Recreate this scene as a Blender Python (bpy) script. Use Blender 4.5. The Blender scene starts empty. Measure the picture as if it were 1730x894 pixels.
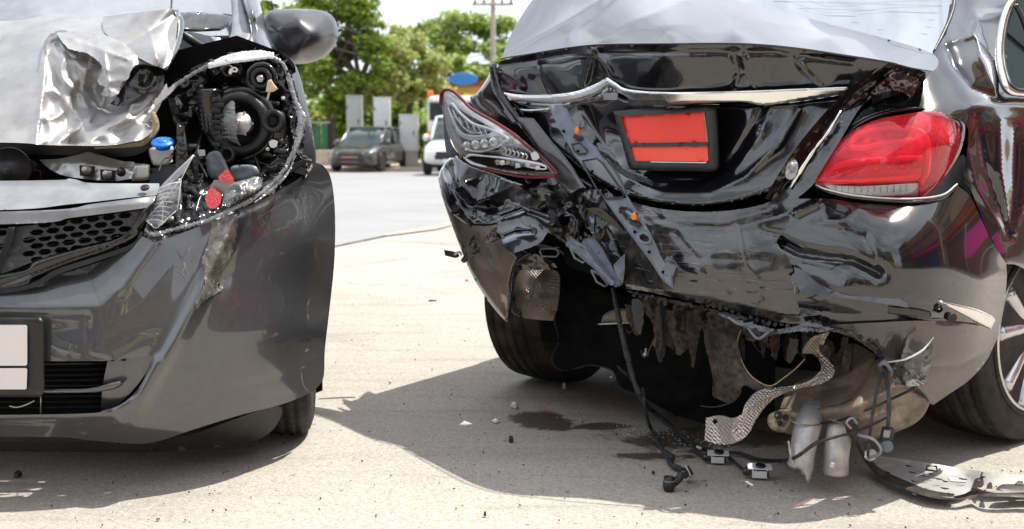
import bpy, math, random
import numpy as np
from mathutils import Vector, Matrix, noise
from mathutils.geometry import delaunay_2d_cdt
random.seed(7)
rnd = random.Random(11)
SC = bpy.context.scene
COL = SC.collection

# ------------------------------------------------------------------ camera
FPX, CX, CY, CAMZ = 2028.0, 865.0, 447.0, 0.89
PITCH = math.radians(6.53)
cam_d = bpy.data.cameras.new('camera')
cam_d.lens = 36.0 * FPX / 1730.0
cam_d.sensor_width = 36.0
cam_d.clip_start = 0.05
cam_d.clip_end = 3000
cam_d.dof.use_dof = True
cam_d.dof.focus_distance = 3.1
cam_d.dof.aperture_fstop = 5.0
cam = bpy.data.objects.new('camera', cam_d)
cam.location = (0, 0, CAMZ)
cam.rotation_euler = (math.radians(90) - PITCH, 0, 0)
COL.objects.link(cam)
SC.camera = cam

# ------------------------------------------------------------------ sky and sun
SUN_DIR = Vector((-0.43, -0.15, -1.0)).normalized()     # the way the light travels
elev = math.asin(-SUN_DIR.z)
azim = math.atan2(-SUN_DIR.x, -SUN_DIR.y)              # measured from +Y towards +X
world = bpy.data.worlds.new("World")
SC.world = world
world.use_nodes = True
wt = world.node_tree
for n in list(wt.nodes): wt.nodes.remove(n)
w_out = wt.nodes.new('ShaderNodeOutputWorld')
w_bg = wt.nodes.new('ShaderNodeBackground')
w_sky = wt.nodes.new('ShaderNodeTexSky')
w_sky.sky_type = 'NISHITA'
w_sky.sun_disc = False
w_sky.sun_elevation = elev
w_sky.sun_rotation = azim
w_sky.dust_density = 3.0
w_sky.air_density = 1.0
w_tc = wt.nodes.new('ShaderNodeTexCoord')
w_map = wt.nodes.new('ShaderNodeMapping')
w_map.inputs['Scale'].default_value = (1.0, 1.0, 2.2)
w_n = wt.nodes.new('ShaderNodeTexNoise')
w_n.inputs['Scale'].default_value = 1.9
w_n.inputs['Detail'].default_value = 9
w_n.inputs['Roughness'].default_value = 0.58
w_ramp = wt.nodes.new('ShaderNodeValToRGB')
w_ramp.color_ramp.elements[0].position = 0.40
w_ramp.color_ramp.elements[1].position = 0.72
w_mix = wt.nodes.new('ShaderNodeMix')
w_mix.data_type = 'RGBA'
w_mix.inputs['B'].default_value = (14.0, 14.8, 16.2, 1)
w_sep = wt.nodes.new('ShaderNodeSeparateXYZ')
w_hor = wt.nodes.new('ShaderNodeMapRange')
for k_, v_ in (('From Min', .10), ('From Max', .85), ('To Min', .62), ('To Max', .38)): w_hor.inputs[k_].default_value = v_
w_add = wt.nodes.new('ShaderNodeMath'); w_add.operation = 'ADD'; w_add.use_clamp = True
wt.links.new(w_tc.outputs['Generated'], w_sep.inputs[0])
wt.links.new(w_sep.outputs['Z'], w_hor.inputs['Value'])
wt.links.new(w_tc.outputs['Generated'], w_map.inputs['Vector'])
wt.links.new(w_map.outputs[0], w_n.inputs['Vector'])
wt.links.new(w_n.outputs['Fac'], w_ramp.inputs[0])
wt.links.new(w_ramp.outputs[0], w_add.inputs[0])
wt.links.new(w_hor.outputs[0], w_add.inputs[1])
wt.links.new(w_add.outputs[0], w_mix.inputs['Factor'])
wt.links.new(w_sky.outputs[0], w_mix.inputs['A'])
wt.links.new(w_mix.outputs['Result'], w_bg.inputs['Color'])
w_bg.inputs['Strength'].default_value = 0.085
wt.links.new(w_bg.outputs[0], w_out.inputs['Surface'])
sun_d = bpy.data.lights.new('sun', 'SUN')
sun_d.energy = 4.9
sun_d.angle = math.radians(0.5)
sun_d.color = (1.0, 0.955, 0.88)
sun = bpy.data.objects.new('sun', sun_d)
sun.rotation_euler = SUN_DIR.to_track_quat('-Z', 'Y').to_euler()
sun.location = (8, 0, 20)
COL.objects.link(sun)
SC.view_settings.view_transform = 'Standard'
SC.view_settings.look = 'None'
SC.view_settings.gamma = 1.0
SC.view_settings.exposure = 0.32

# ------------------------------------------------------------------ pixel -> place
def P(px, py, D):
    u = (px - CX) / FPX; v = -(py - CY) / FPX
    y = math.cos(PITCH) + v * math.sin(PITCH)
    z = -math.sin(PITCH) + v * math.cos(PITCH)
    k = D / y
    return Vector((u * k, D, CAMZ + z * k))
def on_ground(px, py, z=0.0):
    v = -(py - CY) / FPX
    y = math.cos(PITCH) + v * math.sin(PITCH)
    zz = -math.sin(PITCH) + v * math.cos(PITCH)
    D = (z - CAMZ) / zz * y
    return P(px, py, D)
def Dg(px, py, z=0.0):
    return on_ground(px, py, z).y
def gz(y):                                             # the road falls away gently beyond the forecourt
    if y < 9: return 0.0
    return -0.0195 * (y - 9) * min(1, (y - 9) / 6 + .2) if y < 41 else -0.624

# ------------------------------------------------------------------ materials
def nd(nt, t, **kw):
    n = nt.nodes.new(t)
    for k, v in kw.items():
        if k in n.inputs: n.inputs[k].default_value = v
        else: setattr(n, k, v)
    return n
def lk(nt, a, b): nt.links.new(a, b)
def rgba(c): return (c[0], c[1], c[2], 1)
def ramp(nt, src, stops):
    r = nt.nodes.new('ShaderNodeValToRGB')
    els = r.color_ramp.elements
    while len(els) < len(stops): els.new(0.5)
    for e, (p, c) in zip(els, stops):
        e.position = p
        e.color = rgba(c) if not isinstance(c, (int, float)) else (c, c, c, 1)
    lk(nt, src, r.inputs[0])
    return r.outputs[0]
def mixc(nt, fac, a, b, mode='MIX'):
    m = nt.nodes.new('ShaderNodeMix'); m.data_type = 'RGBA'; m.blend_type = mode
    for key, v in (('Factor', fac), ('A', a), ('B', b)):
        if isinstance(v, (int, float)): m.inputs[key].default_value = v
        elif isinstance(v, tuple): m.inputs[key].default_value = rgba(v)
        else: lk(nt, v, m.inputs[key])
    return m.outputs['Result']
def noi(nt, vec, scale, detail=4, rough=.5, dist=0.0):
    n = nd(nt, 'ShaderNodeTexNoise', Scale=scale, Detail=detail, Roughness=rough, Distortion=dist)
    lk(nt, vec, n.inputs['Vector'])
    return n.outputs['Fac']
MATS = {}
def material(name, base, coat_ior=1.5, rough=.5, metal=0.0, coat=0.0, coat_rough=.03, ior=1.5, trans=0.0, var=.12, vscale=9.0,
             dirt=None, dirt_amt=0.0, dirt_scale=6.0, bump=0.0, bscale=60.0, rvar=.1, scratch=0.0, spec=.5, alpha=1.0, sss=0):
    m = bpy.data.materials.new(name); m.use_nodes = True
    nt = m.node_tree
    b = nt.nodes['Principled BSDF']
    tc = nt.nodes.new('ShaderNodeTexCoord'); vec = tc.outputs['Object']
    n1 = noi(nt, vec, vscale, 5, .55)
    lo = tuple(c * (1 - var) for c in base); hi = tuple(min(1, c * (1 + var)) for c in base)
    col = ramp(nt, n1, [(.3, lo), (.7, hi)])
    rsrc = ramp(nt, noi(nt, vec, vscale * 2.3, 6, .6), [(.3, max(0, rough - rvar * rough)), (.7, min(1, rough + rvar))])
    if dirt and dirt_amt > 0:
        dn = noi(nt, vec, dirt_scale, 9, .68, .3)
        df = ramp(nt, dn, [(.62 - .35 * dirt_amt, 0.0), (.78, min(1, dirt_amt * 1.6))])
        col = mixc(nt, df, col, dirt)
        rsrc = mixc(nt, df, rsrc, (.7, .7, .7))
        b.inputs['Metallic'].default_value = metal
        if metal > 0:
            lk(nt, ramp(nt, df, [(0, metal), (1, 0.0)]), b.inputs['Metallic'])
        if coat > 0:
            lk(nt, ramp(nt, df, [(0, coat), (1, coat * .3)]), b.inputs['Coat Weight'])
    else:
        b.inputs['Metallic'].default_value = metal
        b.inputs['Coat Weight'].default_value = coat
    if scratch > 0:
        mp = nd(nt, 'ShaderNodeMapping'); mp.inputs['Scale'].default_value = (7, 7, 160); mp.inputs['Rotation'].default_value = (.1, .25, .1)
        lk(nt, vec, mp.inputs['Vector'])
        sn = noi(nt, mp.outputs[0], 1.0, 3, .7)
        ms = noi(nt, vec, 5, 4, .6)
        sf = ramp(nt, sn, [(.64, 0.0), (.70, scratch)])
        mf = ramp(nt, ms, [(.48, 0.0), (.62, 1.0)])
        f = mixc(nt, 1.0, sf, mf, 'MULTIPLY')
        col = mixc(nt, f, col, (.42, .41, .39))
        rsrc = mixc(nt, f, rsrc, (.6, .6, .6))
    lk(nt, col, b.inputs['Base Color'])
    lk(nt, rsrc, b.inputs['Roughness'])
    b.inputs['Coat Roughness'].default_value = coat_rough; b.inputs['Coat IOR'].default_value = coat_ior
    b.inputs['IOR'].default_value = ior
    b.inputs['Transmission Weight'].default_value = trans
    b.inputs['Specular IOR Level'].default_value = spec
    b.inputs['Alpha'].default_value = alpha
    if bump > 0:
        bn = nd(nt, 'ShaderNodeBump', Strength=bump, Distance=.01)
        lk(nt, noi(nt, vec, bscale, 6, .6), bn.inputs['Height'])
        lk(nt, bn.outputs[0], b.inputs['Normal'])
    MATS[name] = m
    return m

def glass_mat(name, tint, ior=1.5, rough=.02, extra=.0, milk=(.75, .75, .75), dust0=.0, dust1=.25):       # thin clear or tinted shell: sees through, mirrors at a slant
    m = bpy.data.materials.new(name); m.use_nodes = True
    nt = m.node_tree
    for n in list(nt.nodes): nt.nodes.remove(n)
    out = nt.nodes.new('ShaderNodeOutputMaterial')
    tr = nt.nodes.new('ShaderNodeBsdfTransparent'); tr.inputs[0].default_value = rgba(tint)
    gl = nt.nodes.new('ShaderNodeBsdfGlossy'); gl.inputs['Roughness'].default_value = rough
    fr = nd(nt, 'ShaderNodeFresnel', IOR=ior)
    ad = nt.nodes.new('ShaderNodeMath'); ad.operation = 'ADD'; ad.use_clamp = True; ad.inputs[1].default_value = extra
    lk(nt, fr.outputs[0], ad.inputs[0])
    mx = nt.nodes.new('ShaderNodeMixShader')
    bf = nt.nodes.new('ShaderNodeNewGeometry'); fm = nt.nodes.new('ShaderNodeMath'); fm.operation = 'MULTIPLY'; iv = nt.nodes.new('ShaderNodeMath'); iv.operation = 'SUBTRACT'; iv.inputs[0].default_value = 1.0
    lk(nt, bf.outputs['Backfacing'], iv.inputs[1]); lk(nt, ad.outputs[0], fm.inputs[0]); lk(nt, iv.outputs[0], fm.inputs[1])
    lk(nt, fm.outputs[0], mx.inputs[0]); lk(nt, tr.outputs[0], mx.inputs[1]); lk(nt, gl.outputs[0], mx.inputs[2])
    df = nt.nodes.new('ShaderNodeBsdfDiffuse'); df.inputs[0].default_value = rgba(milk)
    tc = nt.nodes.new('ShaderNodeTexCoord')
    dust = ramp(nt, noi(nt, tc.outputs['Object'], 22, 9, .7), [(.4, dust0), (.8, dust1)])
    m2 = nt.nodes.new('ShaderNodeMixShader')
    lk(nt, dust, m2.inputs[0]); lk(nt, mx.outputs[0], m2.inputs[1]); lk(nt, df.outputs[0], m2.inputs[2])
    lk(nt, m2.outputs[0], out.inputs['Surface'])
    MATS[name] = m
    return m

DUST = (.23, .19, .15)
material('black_paint', (.006, .006, .008), coat_ior=1.55, rough=.10, spec=.5, coat=1.0, coat_rough=.006, var=.1, dirt=(.12, .10, .08), dirt_amt=.10, dirt_scale=11, rvar=.05)
material('grey_paint_dimmed', (.045, .046, .052), rough=.42, metal=.4, coat=.5, coat_rough=.06, var=.06)  # mirror and wing: grey paint darkened, dark reflections put into the colour
material('black_paint_scuffed', (.010, .010, .011), coat_ior=1.5, rough=.16, spec=.7, coat=1.0, coat_rough=.03, dirt=(.12, .10, .085), dirt_amt=.42, dirt_scale=14, scratch=.7)
material('dust_and_ground_tint', (.05, .04, .033), rough=.22, spec=.7, coat=1.0, coat_ior=1.9, coat_rough=.04, dirt=(.30, .235, .18), dirt_amt=.75, dirt_scale=3, var=.3)  # beige holds both dust and the reflection of the sunlit ground
material('dusty_paint', (.022, .019, .017), rough=.25, spec=.6, coat=1.0, coat_rough=.05, dirt=(.17, .135, .105), dirt_amt=.55, dirt_scale=4, var=.3, scratch=.25)
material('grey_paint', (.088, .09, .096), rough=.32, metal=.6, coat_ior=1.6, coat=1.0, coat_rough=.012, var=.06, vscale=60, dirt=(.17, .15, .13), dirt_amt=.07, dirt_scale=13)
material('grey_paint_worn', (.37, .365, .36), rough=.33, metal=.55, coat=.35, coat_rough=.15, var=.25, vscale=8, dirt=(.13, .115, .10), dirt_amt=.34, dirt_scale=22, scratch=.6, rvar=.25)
material('scraped_paint', (.20, .19, .175), rough=.40, metal=.5, var=.6, vscale=30, dirt=(.50, .46, .40), dirt_amt=.32, dirt_scale=34, scratch=.9, bump=.5, bscale=90)
material('black_plastic', (.012, .012, .013), rough=.38, var=.3, dirt=DUST, dirt_amt=.12, dirt_scale=18, bump=.1, bscale=240)
material('black_gloss', (.008, .008, .008), rough=.12, var=.2, spec=.7, dirt=DUST, dirt_amt=.15, dirt_scale=20)
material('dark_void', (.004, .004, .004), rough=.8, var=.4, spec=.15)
material('slate_plastic', (.14, .155, .19), rough=.36, var=.25, vscale=20, dirt=(.02, .02, .022), dirt_amt=.3, dirt_scale=14, bump=.1, bscale=120)
material('grey_plastic', (.28, .29, .31), rough=.42, metal=.3, var=.2, vscale=12, dirt=(.12, .11, .10), dirt_amt=.25, dirt_scale=17)
material('silver_metal', (.55, .54, .52), rough=.33, metal=.85, var=.15, dirt=(.30, .27, .23), dirt_amt=.25, dirt_scale=25)
material('chrome', (.85, .84, .82), rough=.2, metal=1.0, var=.05, rvar=.1, dirt=(.4, .37, .33), dirt_amt=.08, dirt_scale=30)
material('alloy', (.62, .63, .65), rough=.24, metal=.8, coat=.4, var=.08)
material('rubber', (.020, .018, .017), rough=.72, var=.4, vscale=14, dirt=(.11, .09, .075), dirt_amt=.45, dirt_scale=9, bump=.25, bscale=180, spec=.35)
material('cable', (.022, .023, .026), rough=.55, var=.35, vscale=60, dirt=(.16, .15, .15), dirt_amt=.35, dirt_scale=50, bump=.4, bscale=300)
material('felt', (.075, .062, .056), rough=.95, var=.5, vscale=70, dirt=(.20, .17, .15), dirt_amt=.4, dirt_scale=45, bump=.8, bscale=220, spec=.1)
material('muffler_metal', (.30, .24, .18), rough=.5, metal=.3, var=.55, vscale=9, dirt=(.07, .05, .04), dirt_amt=.6, dirt_scale=13, bump=.35, bscale=45)
material('exhaust_metal', (.50, .48, .47), rough=.45, metal=.5, var=.2, vscale=20, dirt=(.16, .12, .10), dirt_amt=.42, dirt_scale=26, bump=.2, bscale=90)
material('white_plastic', (.60, .61, .60), rough=.4, var=.06, dirt=(.35, .33, .3), dirt_amt=.15, dirt_scale=60)
material('ice_plastic', (.62, .63, .65), rough=.25, var=.15, coat=.4, dirt=(.35, .34, .33), dirt_amt=.25, dirt_scale=50)
material('cream_plastic', (.62, .52, .34), rough=.45, var=.1)
material('blue_cap', (.012, .17, .72), rough=.35, var=.12, vscale=40)
material('orange_clip', (.85, .22, .02), rough=.3, var=.08)
material('plate_red', (.80, .035, .014), rough=.38, var=.05, vscale=5)
material('plate_orange', (.86, .07, .022), rough=.38, var=.05, vscale=5)
material('plate_white', (.74, .71, .70), rough=.4, var=.03)
material('red_reflector', (.62, .012, .012), rough=.16, var=.2, coat=1.0, bump=.9, bscale=260)
material('maroon_gasket', (.16, .008, .018), rough=.4, var=.2)
material('red_housing', (.97, .60, .62), rough=.30, var=.12, vscale=20)
material('red_housing_dark', (.60, .08, .10), rough=.25, var=.3, vscale=24)
material('lamp_grey', (.30, .27, .265), rough=.22, metal=.55, var=.15)
material('sealant', (.32, .27, .15), rough=.7, var=.35, vscale=40, dirt=(.12, .10, .06), dirt_amt=.5, dirt_scale=40, bump=.5, bscale=90)
material('copper', (.5, .25, .1), rough=.4, metal=.7)
material('strap_green', (.11, .115, .085), rough=.6, var=.3)
material('trim_silver', (.40,.39,.37), rough=.5, metal=.2, var=.15, dirt=(.2,.18,.15), dirt_amt=.3, dirt_scale=22)
material('brown_plastic', (.040,.032,.028), rough=.45, var=.2, dirt=DUST, dirt_amt=.3, dirt_scale=20)
glass_mat('clear_lens', (.94, .95, .96), rough=.02, extra=.03)
glass_mat('broken_lens', (.70, .71, .73), rough=.28, extra=.08, milk=(.42, .42, .43), dust0=.10, dust1=.5)
glass_mat('red_lens', (.99, .40, .46), rough=.01, extra=.01, milk=(.95, .12, .20), dust0=.07, dust1=.18)
material('rear_glass', (.40,.45,.48), rough=.02, metal=.75, spec=1.0, coat=1, coat_rough=.005, var=.03, rvar=.01)
glass_mat('windscreen_glass', (.30, .33, .34), ior=1.9, rough=.01, extra=.42, dust1=.12)
glass_mat('window_glass', (.10, .12, .13), ior=1.9, rough=.004, extra=.05)

def foil(name, base):
    m = material(name, base, rough=.3, metal=.95, var=.2, dirt=(.24, .19, .14), dirt_amt=.22, dirt_scale=16)
    nt = m.node_tree; b = nt.nodes['Principled BSDF']
    tc = nt.nodes.new('ShaderNodeTexCoord')
    mp = nd(nt, 'ShaderNodeMapping'); mp.inputs['Rotation'].default_value = (0, math.radians(45), 0)
    lk(nt, tc.outputs['Object'], mp.inputs['Vector'])
    v = nd(nt, 'ShaderNodeTexVoronoi', Scale=150.0, Randomness=.08); v.voronoi_dimensions = '3D'
    lk(nt, mp.outputs[0], v.inputs['Vector'])
    bn = nd(nt, 'ShaderNodeBump', Strength=1.0, Distance=.006)
    lk(nt, v.outputs['Distance'], bn.inputs['Height']); lk(nt, bn.outputs[0], b.inputs['Normal'])
foil('foil', (.55, .50, .44))
foil('foil_dark', (.30, .26, .22))

# ------------------------------------------------------------------ geometry helpers
class G:
    def __init__(s): s.v = []; s.f = []
    def add(s, v, f):
        n = len(s.v); s.v += [Vector(a) for a in v]; s.f += [tuple(i + n for i in q) for q in f]
        return s
    def join(s, o): return s.add(o.v, o.f)
def root(name, loc, label, cat, group=None):
    o = bpy.data.objects.new(name, None); o.location = loc; o.empty_display_size = .2
    COL.objects.link(o)
    o['label'] = label; o['category'] = cat
    if group: o['group'] = group
    return o
def world_loc(o):
    l = Vector(o.location)
    while o.parent: o = o.parent; l += o.location
    return l
def obj(name, g, mat, parent=None, origin=None, smooth=True, thick=0, label=None, cat=None, kind=None, group=None, bevel=0, mirror_off=-1):
    base = world_loc(parent) if parent else Vector((0, 0, 0))
    org = Vector(origin) if origin is not None else (base if parent else Vector((0, 0, 0)))
    me = bpy.data.meshes.new(name)
    me.from_pydata([v - org for v in g.v], [], g.f)
    me.validate()
    me.polygons.foreach_set('use_smooth', [smooth] * len(me.polygons))
    me.materials.append(MATS[mat] if isinstance(mat, str) else mat)
    o = bpy.data.objects.new(name, me); COL.objects.link(o)
    if parent: o.parent = parent; o.location = org - base
    else: o.location = org
    if bevel:
        b = o.modifiers.new('bevel', 'BEVEL'); b.width = bevel; b.segments = 2; b.limit_method = 'ANGLE'; b.angle_limit = math.radians(40)
    if thick:
        s = o.modifiers.new('solid', 'SOLIDIFY'); s.thickness = thick; s.offset = mirror_off; s.use_even_offset = False
    if label: o['label'] = label
    if cat: o['category'] = cat
    if kind: o['kind'] = kind
    if group: o['group'] = group
    return o
def cr(p, n):                                          # Catmull-Rom through p (tuples), n points a span
    p = [np.array(a, float) for a in p]
    if len(p) < 3: n2 = n * 2; return [tuple(p[0] + (p[-1] - p[0]) * i / n2) for i in range(n2 + 1)]
    q = [2 * p[0] - p[1]] + p + [2 * p[-1] - p[-2]]
    out = []
    for i in range(1, len(q) - 2):
        a, b, c, d = q[i - 1], q[i], q[i + 1], q[i + 2]
        for k in range(n):
            t = k / n
            out.append(tuple(.5 * ((2 * b) + (c - a) * t + (2 * a - 5 * b + 4 * c - d) * t * t + (3 * b - a - 3 * c + d) * t ** 3)))
    out.append(tuple(p[-1]))
    return out
def outline(pts, step, round_=True):                   # a third item in a point marks a corner
    n = len(pts)
    if not round_:
        ring = [tuple(p[:2]) for p in pts]
    else:
        cs = [i for i, p in enumerate(pts) if len(p) > 2]
        ring = []
        if not cs:
            pp = [p[:2] for p in pts]
            full = cr([pp[-2], pp[-1]] + pp + [pp[0], pp[1]], 6)
            ring = full[12:12 + 6 * n]
        else:
            for a, b in zip(cs, cs[1:] + [cs[0] + n]):
                seg = [pts[i % n][:2] for i in range(a, b + 1)]
                ring += cr(seg, 6)[:-1]
    out = []
    for a, b in zip(ring, ring[1:] + ring[:1]):
        L = math.hypot(b[0] - a[0], b[1] - a[1])
        k = max(1, int(round(L / step)))
        if L < step * .4 and out and math.hypot(a[0] - out[-1][0], a[1] - out[-1][1]) < step * .35: continue
        for i in range(k): out.append((a[0] + (b[0] - a[0]) * i / k, a[1] + (b[1] - a[1]) * i / k))
    return np.array(out)
def inside(poly, X, Y):
    r = np.zeros(X.shape, bool); n = len(poly)
    for i in range(n):
        x1, y1 = poly[i]; x2, y2 = poly[(i + 1) % n]
        if y1 == y2: continue
        c = ((y1 > Y) != (y2 > Y)) & (X < (x2 - x1) * (Y - y1) / (y2 - y1) + x1)
        r ^= c
    return r
def pdist(line, X, Y, closed=False):
    line = np.asarray(line, float)
    best = np.full(X.shape, 1e9)
    m = len(line) if closed else len(line) - 1
    for i in range(m):
        a = line[i]; b = line[(i + 1) % len(line)]
        d = b - a; L = d @ d + 1e-12
        t = np.clip(((X - a[0]) * d[0] + (Y - a[1]) * d[1]) / L, 0, 1)
        best = np.minimum(best, np.hypot(X - a[0] - t * d[0], Y - a[1] - t * d[1]))
    return best
def tps(pts, smooth=0.0):
    p = np.array([q[:2] for q in pts], float) / 100.; z = np.array([q[2] for q in pts], float)
    n = len(p)
    d2 = ((p[:, None] - p[None]) ** 2).sum(-1)
    K = np.where(d2 > 0, d2 * np.log(d2 + 1e-12) * .5, 0) + smooth * np.eye(n)
    A = np.zeros((n + 3, n + 3)); A[:n, :n] = K; A[:n, n] = 1; A[:n, n + 1:] = p; A[n, :n] = 1; A[n + 1:, :n] = p.T
    w = np.linalg.solve(A, np.concatenate([z, [0, 0, 0]]))
    def f(X, Y):
        X = np.asarray(X, float) / 100.; Y = np.asarray(Y, float) / 100.
        r = w[n] + w[n + 1] * X + w[n + 2] * Y
        for i in range(n):
            q = (X - p[i, 0]) ** 2 + (Y - p[i, 1]) ** 2
            r = r + w[i] * q * np.log(q + 1e-12) * .5
        return r
    return f
def crumple(X, Y, amp, freq, seed=0.0, octaves=3, ridged=True):
    out = np.zeros(X.shape)
    for i in range(X.size):
        s = 0; a = 1; fq = freq
        for o in range(octaves):
            v = noise.noise(Vector((X.flat[i] / 100 * fq + seed, Y.flat[i] / 100 * fq - seed, seed * .37 + o)))
            s += a * ((abs(v) * 2 - .5) if ridged else v)
            a *= .5; fq *= 2.05
        out.flat[i] = s * amp
    return out
def sheet_geo(pts, depth, sp=6, holes=(), rnd_=True, creases=(), bump=None, roll=None, jag=0, extra=None, hround=True, back=0):
    """a surface whose outline and depth are given over the picture, set down at its real place"""
    ring = outline(pts, sp, rnd_)
    if jag:
        ring = ring + np.array([[rnd.uniform(-jag, jag), rnd.uniform(-jag, jag)] for _ in ring])
    hs = [outline(h, sp * .8, hround) for h in holes]
    x0, y0 = ring.min(0); x1, y1 = ring.max(0)
    gx = np.arange(x0 + sp * .5, x1, sp); gy = np.arange(y0 + sp * .5, y1, sp * .866)
    X, Y = np.meshgrid(gx, gy); X = X + (np.arange(len(gy)) % 2)[:, None] * sp * .5
    X = X.ravel(); Y = Y.ravel()
    k = inside(ring, X, Y) & (pdist(ring, X, Y, True) > sp * .42)
    X, Y = X[k], Y[k]
    for h in hs:
        k = ~inside(h, X, Y) & (pdist(h, X, Y, True) > sp * .38)
        X, Y = X[k], Y[k]
    pl = [tuple(a) for a in ring]; ed = [(i, (i + 1) % len(ring)) for i in range(len(ring))]
    for h in hs:
        n = len(pl); pl += [tuple(a) for a in h]; ed += [(n + i, n + (i + 1) % len(h)) for i in range(len(h))]
    pl += list(zip(X, Y))
    res = delaunay_2d_cdt([Vector(a) for a in pl], ed, [], 0, 1e-5)
    V = np.array([tuple(a) for a in res[0]]); F = np.array([f for f in res[2] if len(f) == 3])
    C = V[F].mean(1)
    k = inside(ring, C[:, 0], C[:, 1])
    for h in hs: k &= ~inside(h, C[:, 0], C[:, 1])
    F = F[k]
    D = depth(V[:, 0], V[:, 1]) if callable(depth) else np.full(len(V), float(depth))
    D = np.array(D, float)
    for line, amp, w in creases:
        D = D + amp * np.exp(-pdist(line, V[:, 0], V[:, 1]) / w)
    if bump:
        amp, fq, seed = bump[:3]
        D = D + crumple(V[:, 0], V[:, 1], amp, fq, seed, bump[3] if len(bump) > 3 else 3, bump[4] if len(bump) > 4 else True)
    if roll:
        t = np.clip(pdist(ring, V[:, 0], V[:, 1], True) / roll[0], 0, 1)
        D = D + roll[1] * (1 - np.sqrt(1 - (1 - t) ** 2))
    if extra is not None: D = D + extra(V[:, 0], V[:, 1])
    g = G()
    W = [P(a[0], a[1], d) for a, d in zip(V, D)]
    fs = []
    camp = Vector((0, 0, CAMZ))
    for f in F:
        a, b, c = (W[i] for i in f)
        if (b - a).cross(c - a).dot(camp - a) < 0: f = f[::-1]
        fs.append(tuple(int(i) for i in f))
    g.add(W, fs)
    if back:                                           # the far skin and the rim between them
        n = len(W); g.v += [P(a[0], a[1], d + back) for a, d in zip(V, D)]
        g.f += [tuple(i + n for i in f[::-1]) for f in fs]
        cnt = {}
        for f in fs:
            for i in range(3):
                e = (f[i], f[(i + 1) % 3]); cnt[e] = 1
        for (a, b) in list(cnt):
            if (b, a) not in cnt:
                m = len(g.v); g.v += [W[a].copy(), W[b].copy(), g.v[n + b].copy(), g.v[n + a].copy()]; g.f.append((m + 1, m, m + 3, m + 2))
    return g
def sheet(name, pts, depth, mat, parent, thick=.003, sp=6, smooth=True, **kw):
    okw = {k: kw.pop(k) for k in ('label', 'cat', 'kind', 'group', 'origin') if k in kw}
    return obj(name, sheet_geo(pts, depth, sp, back=thick, **kw), mat, parent, smooth=smooth, **okw)
def tube_geo(pts, r, seg=8, n=6, raw=False, closed=False, flat=1.0, wob=0):
    p = pts if raw else cr([tuple(a) for a in pts], n)
    p = [Vector(a[:3]) for a in p]
    rs = r if isinstance(r, (list, tuple)) else [r] * 2
    g = G(); N = len(p); up = Vector((0, 0, 1)); prev = None
    for i, c in enumerate(p):
        t = (p[min(i + 1, N - 1)] - p[max(i - 1, 0)])
        if t.length < 1e-9: t = Vector((0, 0, 1))
        t.normalize()
        if prev is None:
            a = t.cross(up)
            if a.length < .05: a = t.cross(Vector((1, 0, 0)))
        else: a = prev - t * prev.dot(t)
        a.normalize(); prev = a; b = t.cross(a)
        u = i / max(1, N - 1) * (len(rs) - 1); k = min(int(u), len(rs) - 2); rr = rs[k] + (rs[k + 1] - rs[k]) * (u - k)
        if wob: rr *= 1 + wob * noise.noise(c * 60)
        g.v += [c + (a * math.cos(q) + b * math.sin(q) * flat) * rr for q in (2 * math.pi * j / seg for j in range(seg))]
    for i in range(N - 1):
        for j in range(seg):
            k = (j + 1) % seg
            g.f.append((i * seg + j, i * seg + k, (i + 1) * seg + k, (i + 1) * seg + j))
    g.f.append(tuple(range(seg))[::-1]); g.f.append(tuple(range((N - 1) * seg, N * seg)))
    return g
def ptube(pts, rpx, **kw):                             # a tube through (px, py, depth); radius in photo pixels at the mean depth
    W = [P(*a) for a in pts]; D = sum(a[2] for a in pts) / len(pts)
    r = [x * D / FPX for x in rpx] if isinstance(rpx, (list, tuple)) else rpx * D / FPX
    return tube_geo([tuple(a) for a in W], r, **kw)
def lathe(prof, c, axis, seg=32, squash=None, fn=None):    # prof: (distance along axis, radius)
    axis = Vector(axis).normalized(); a = axis.cross(Vector((0, 0, 1)))
    if a.length < .05: a = Vector((1, 0, 0))
    a.normalize(); b = axis.cross(a).normalized(); c = Vector(c); g = G()
    for h, r in prof:
        for j in range(seg):
            q = 2 * math.pi * j / seg
            rr = r + (fn(h, r, j) if fn else 0)
            g.v.append(c + axis * h + (a * math.cos(q) + b * math.sin(q)) * rr)
    m = len(prof)
    for i in range(m - 1):
        for j in range(seg):
            k = (j + 1) % seg
            g.f.append((i * seg + j, (i + 1) * seg + j, (i + 1) * seg + k, i * seg + k))
    if prof[0][1] > 1e-4: g.f.append(tuple(range(seg)))
    if prof[-1][1] > 1e-4: g.f.append(tuple(range((m - 1) * seg, m * seg))[::-1])
    return g
def box_geo(c, size, rot=(0, 0, 0), R=None, taper=1.0):
    c = Vector(c); hx, hy, hz = (s / 2 for s in size)
    M = R if R else Matrix.Rotation(rot[2], 3, 'Z') @ Matrix.Rotation(rot[1], 3, 'Y') @ Matrix.Rotation(rot[0], 3, 'X')
    v = [c + M @ Vector((x * hx * (taper if z > 0 else 1), y * hy * (taper if z > 0 else 1), z * hz)) for z in (-1, 1) for y in (-1, 1) for x in (-1, 1)]
    return G().add(v, [(0, 2, 3, 1), (4, 5, 7, 6), (0, 1, 5, 4), (2, 6, 7, 3), (0, 4, 6, 2), (1, 3, 7, 5)])
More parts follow.
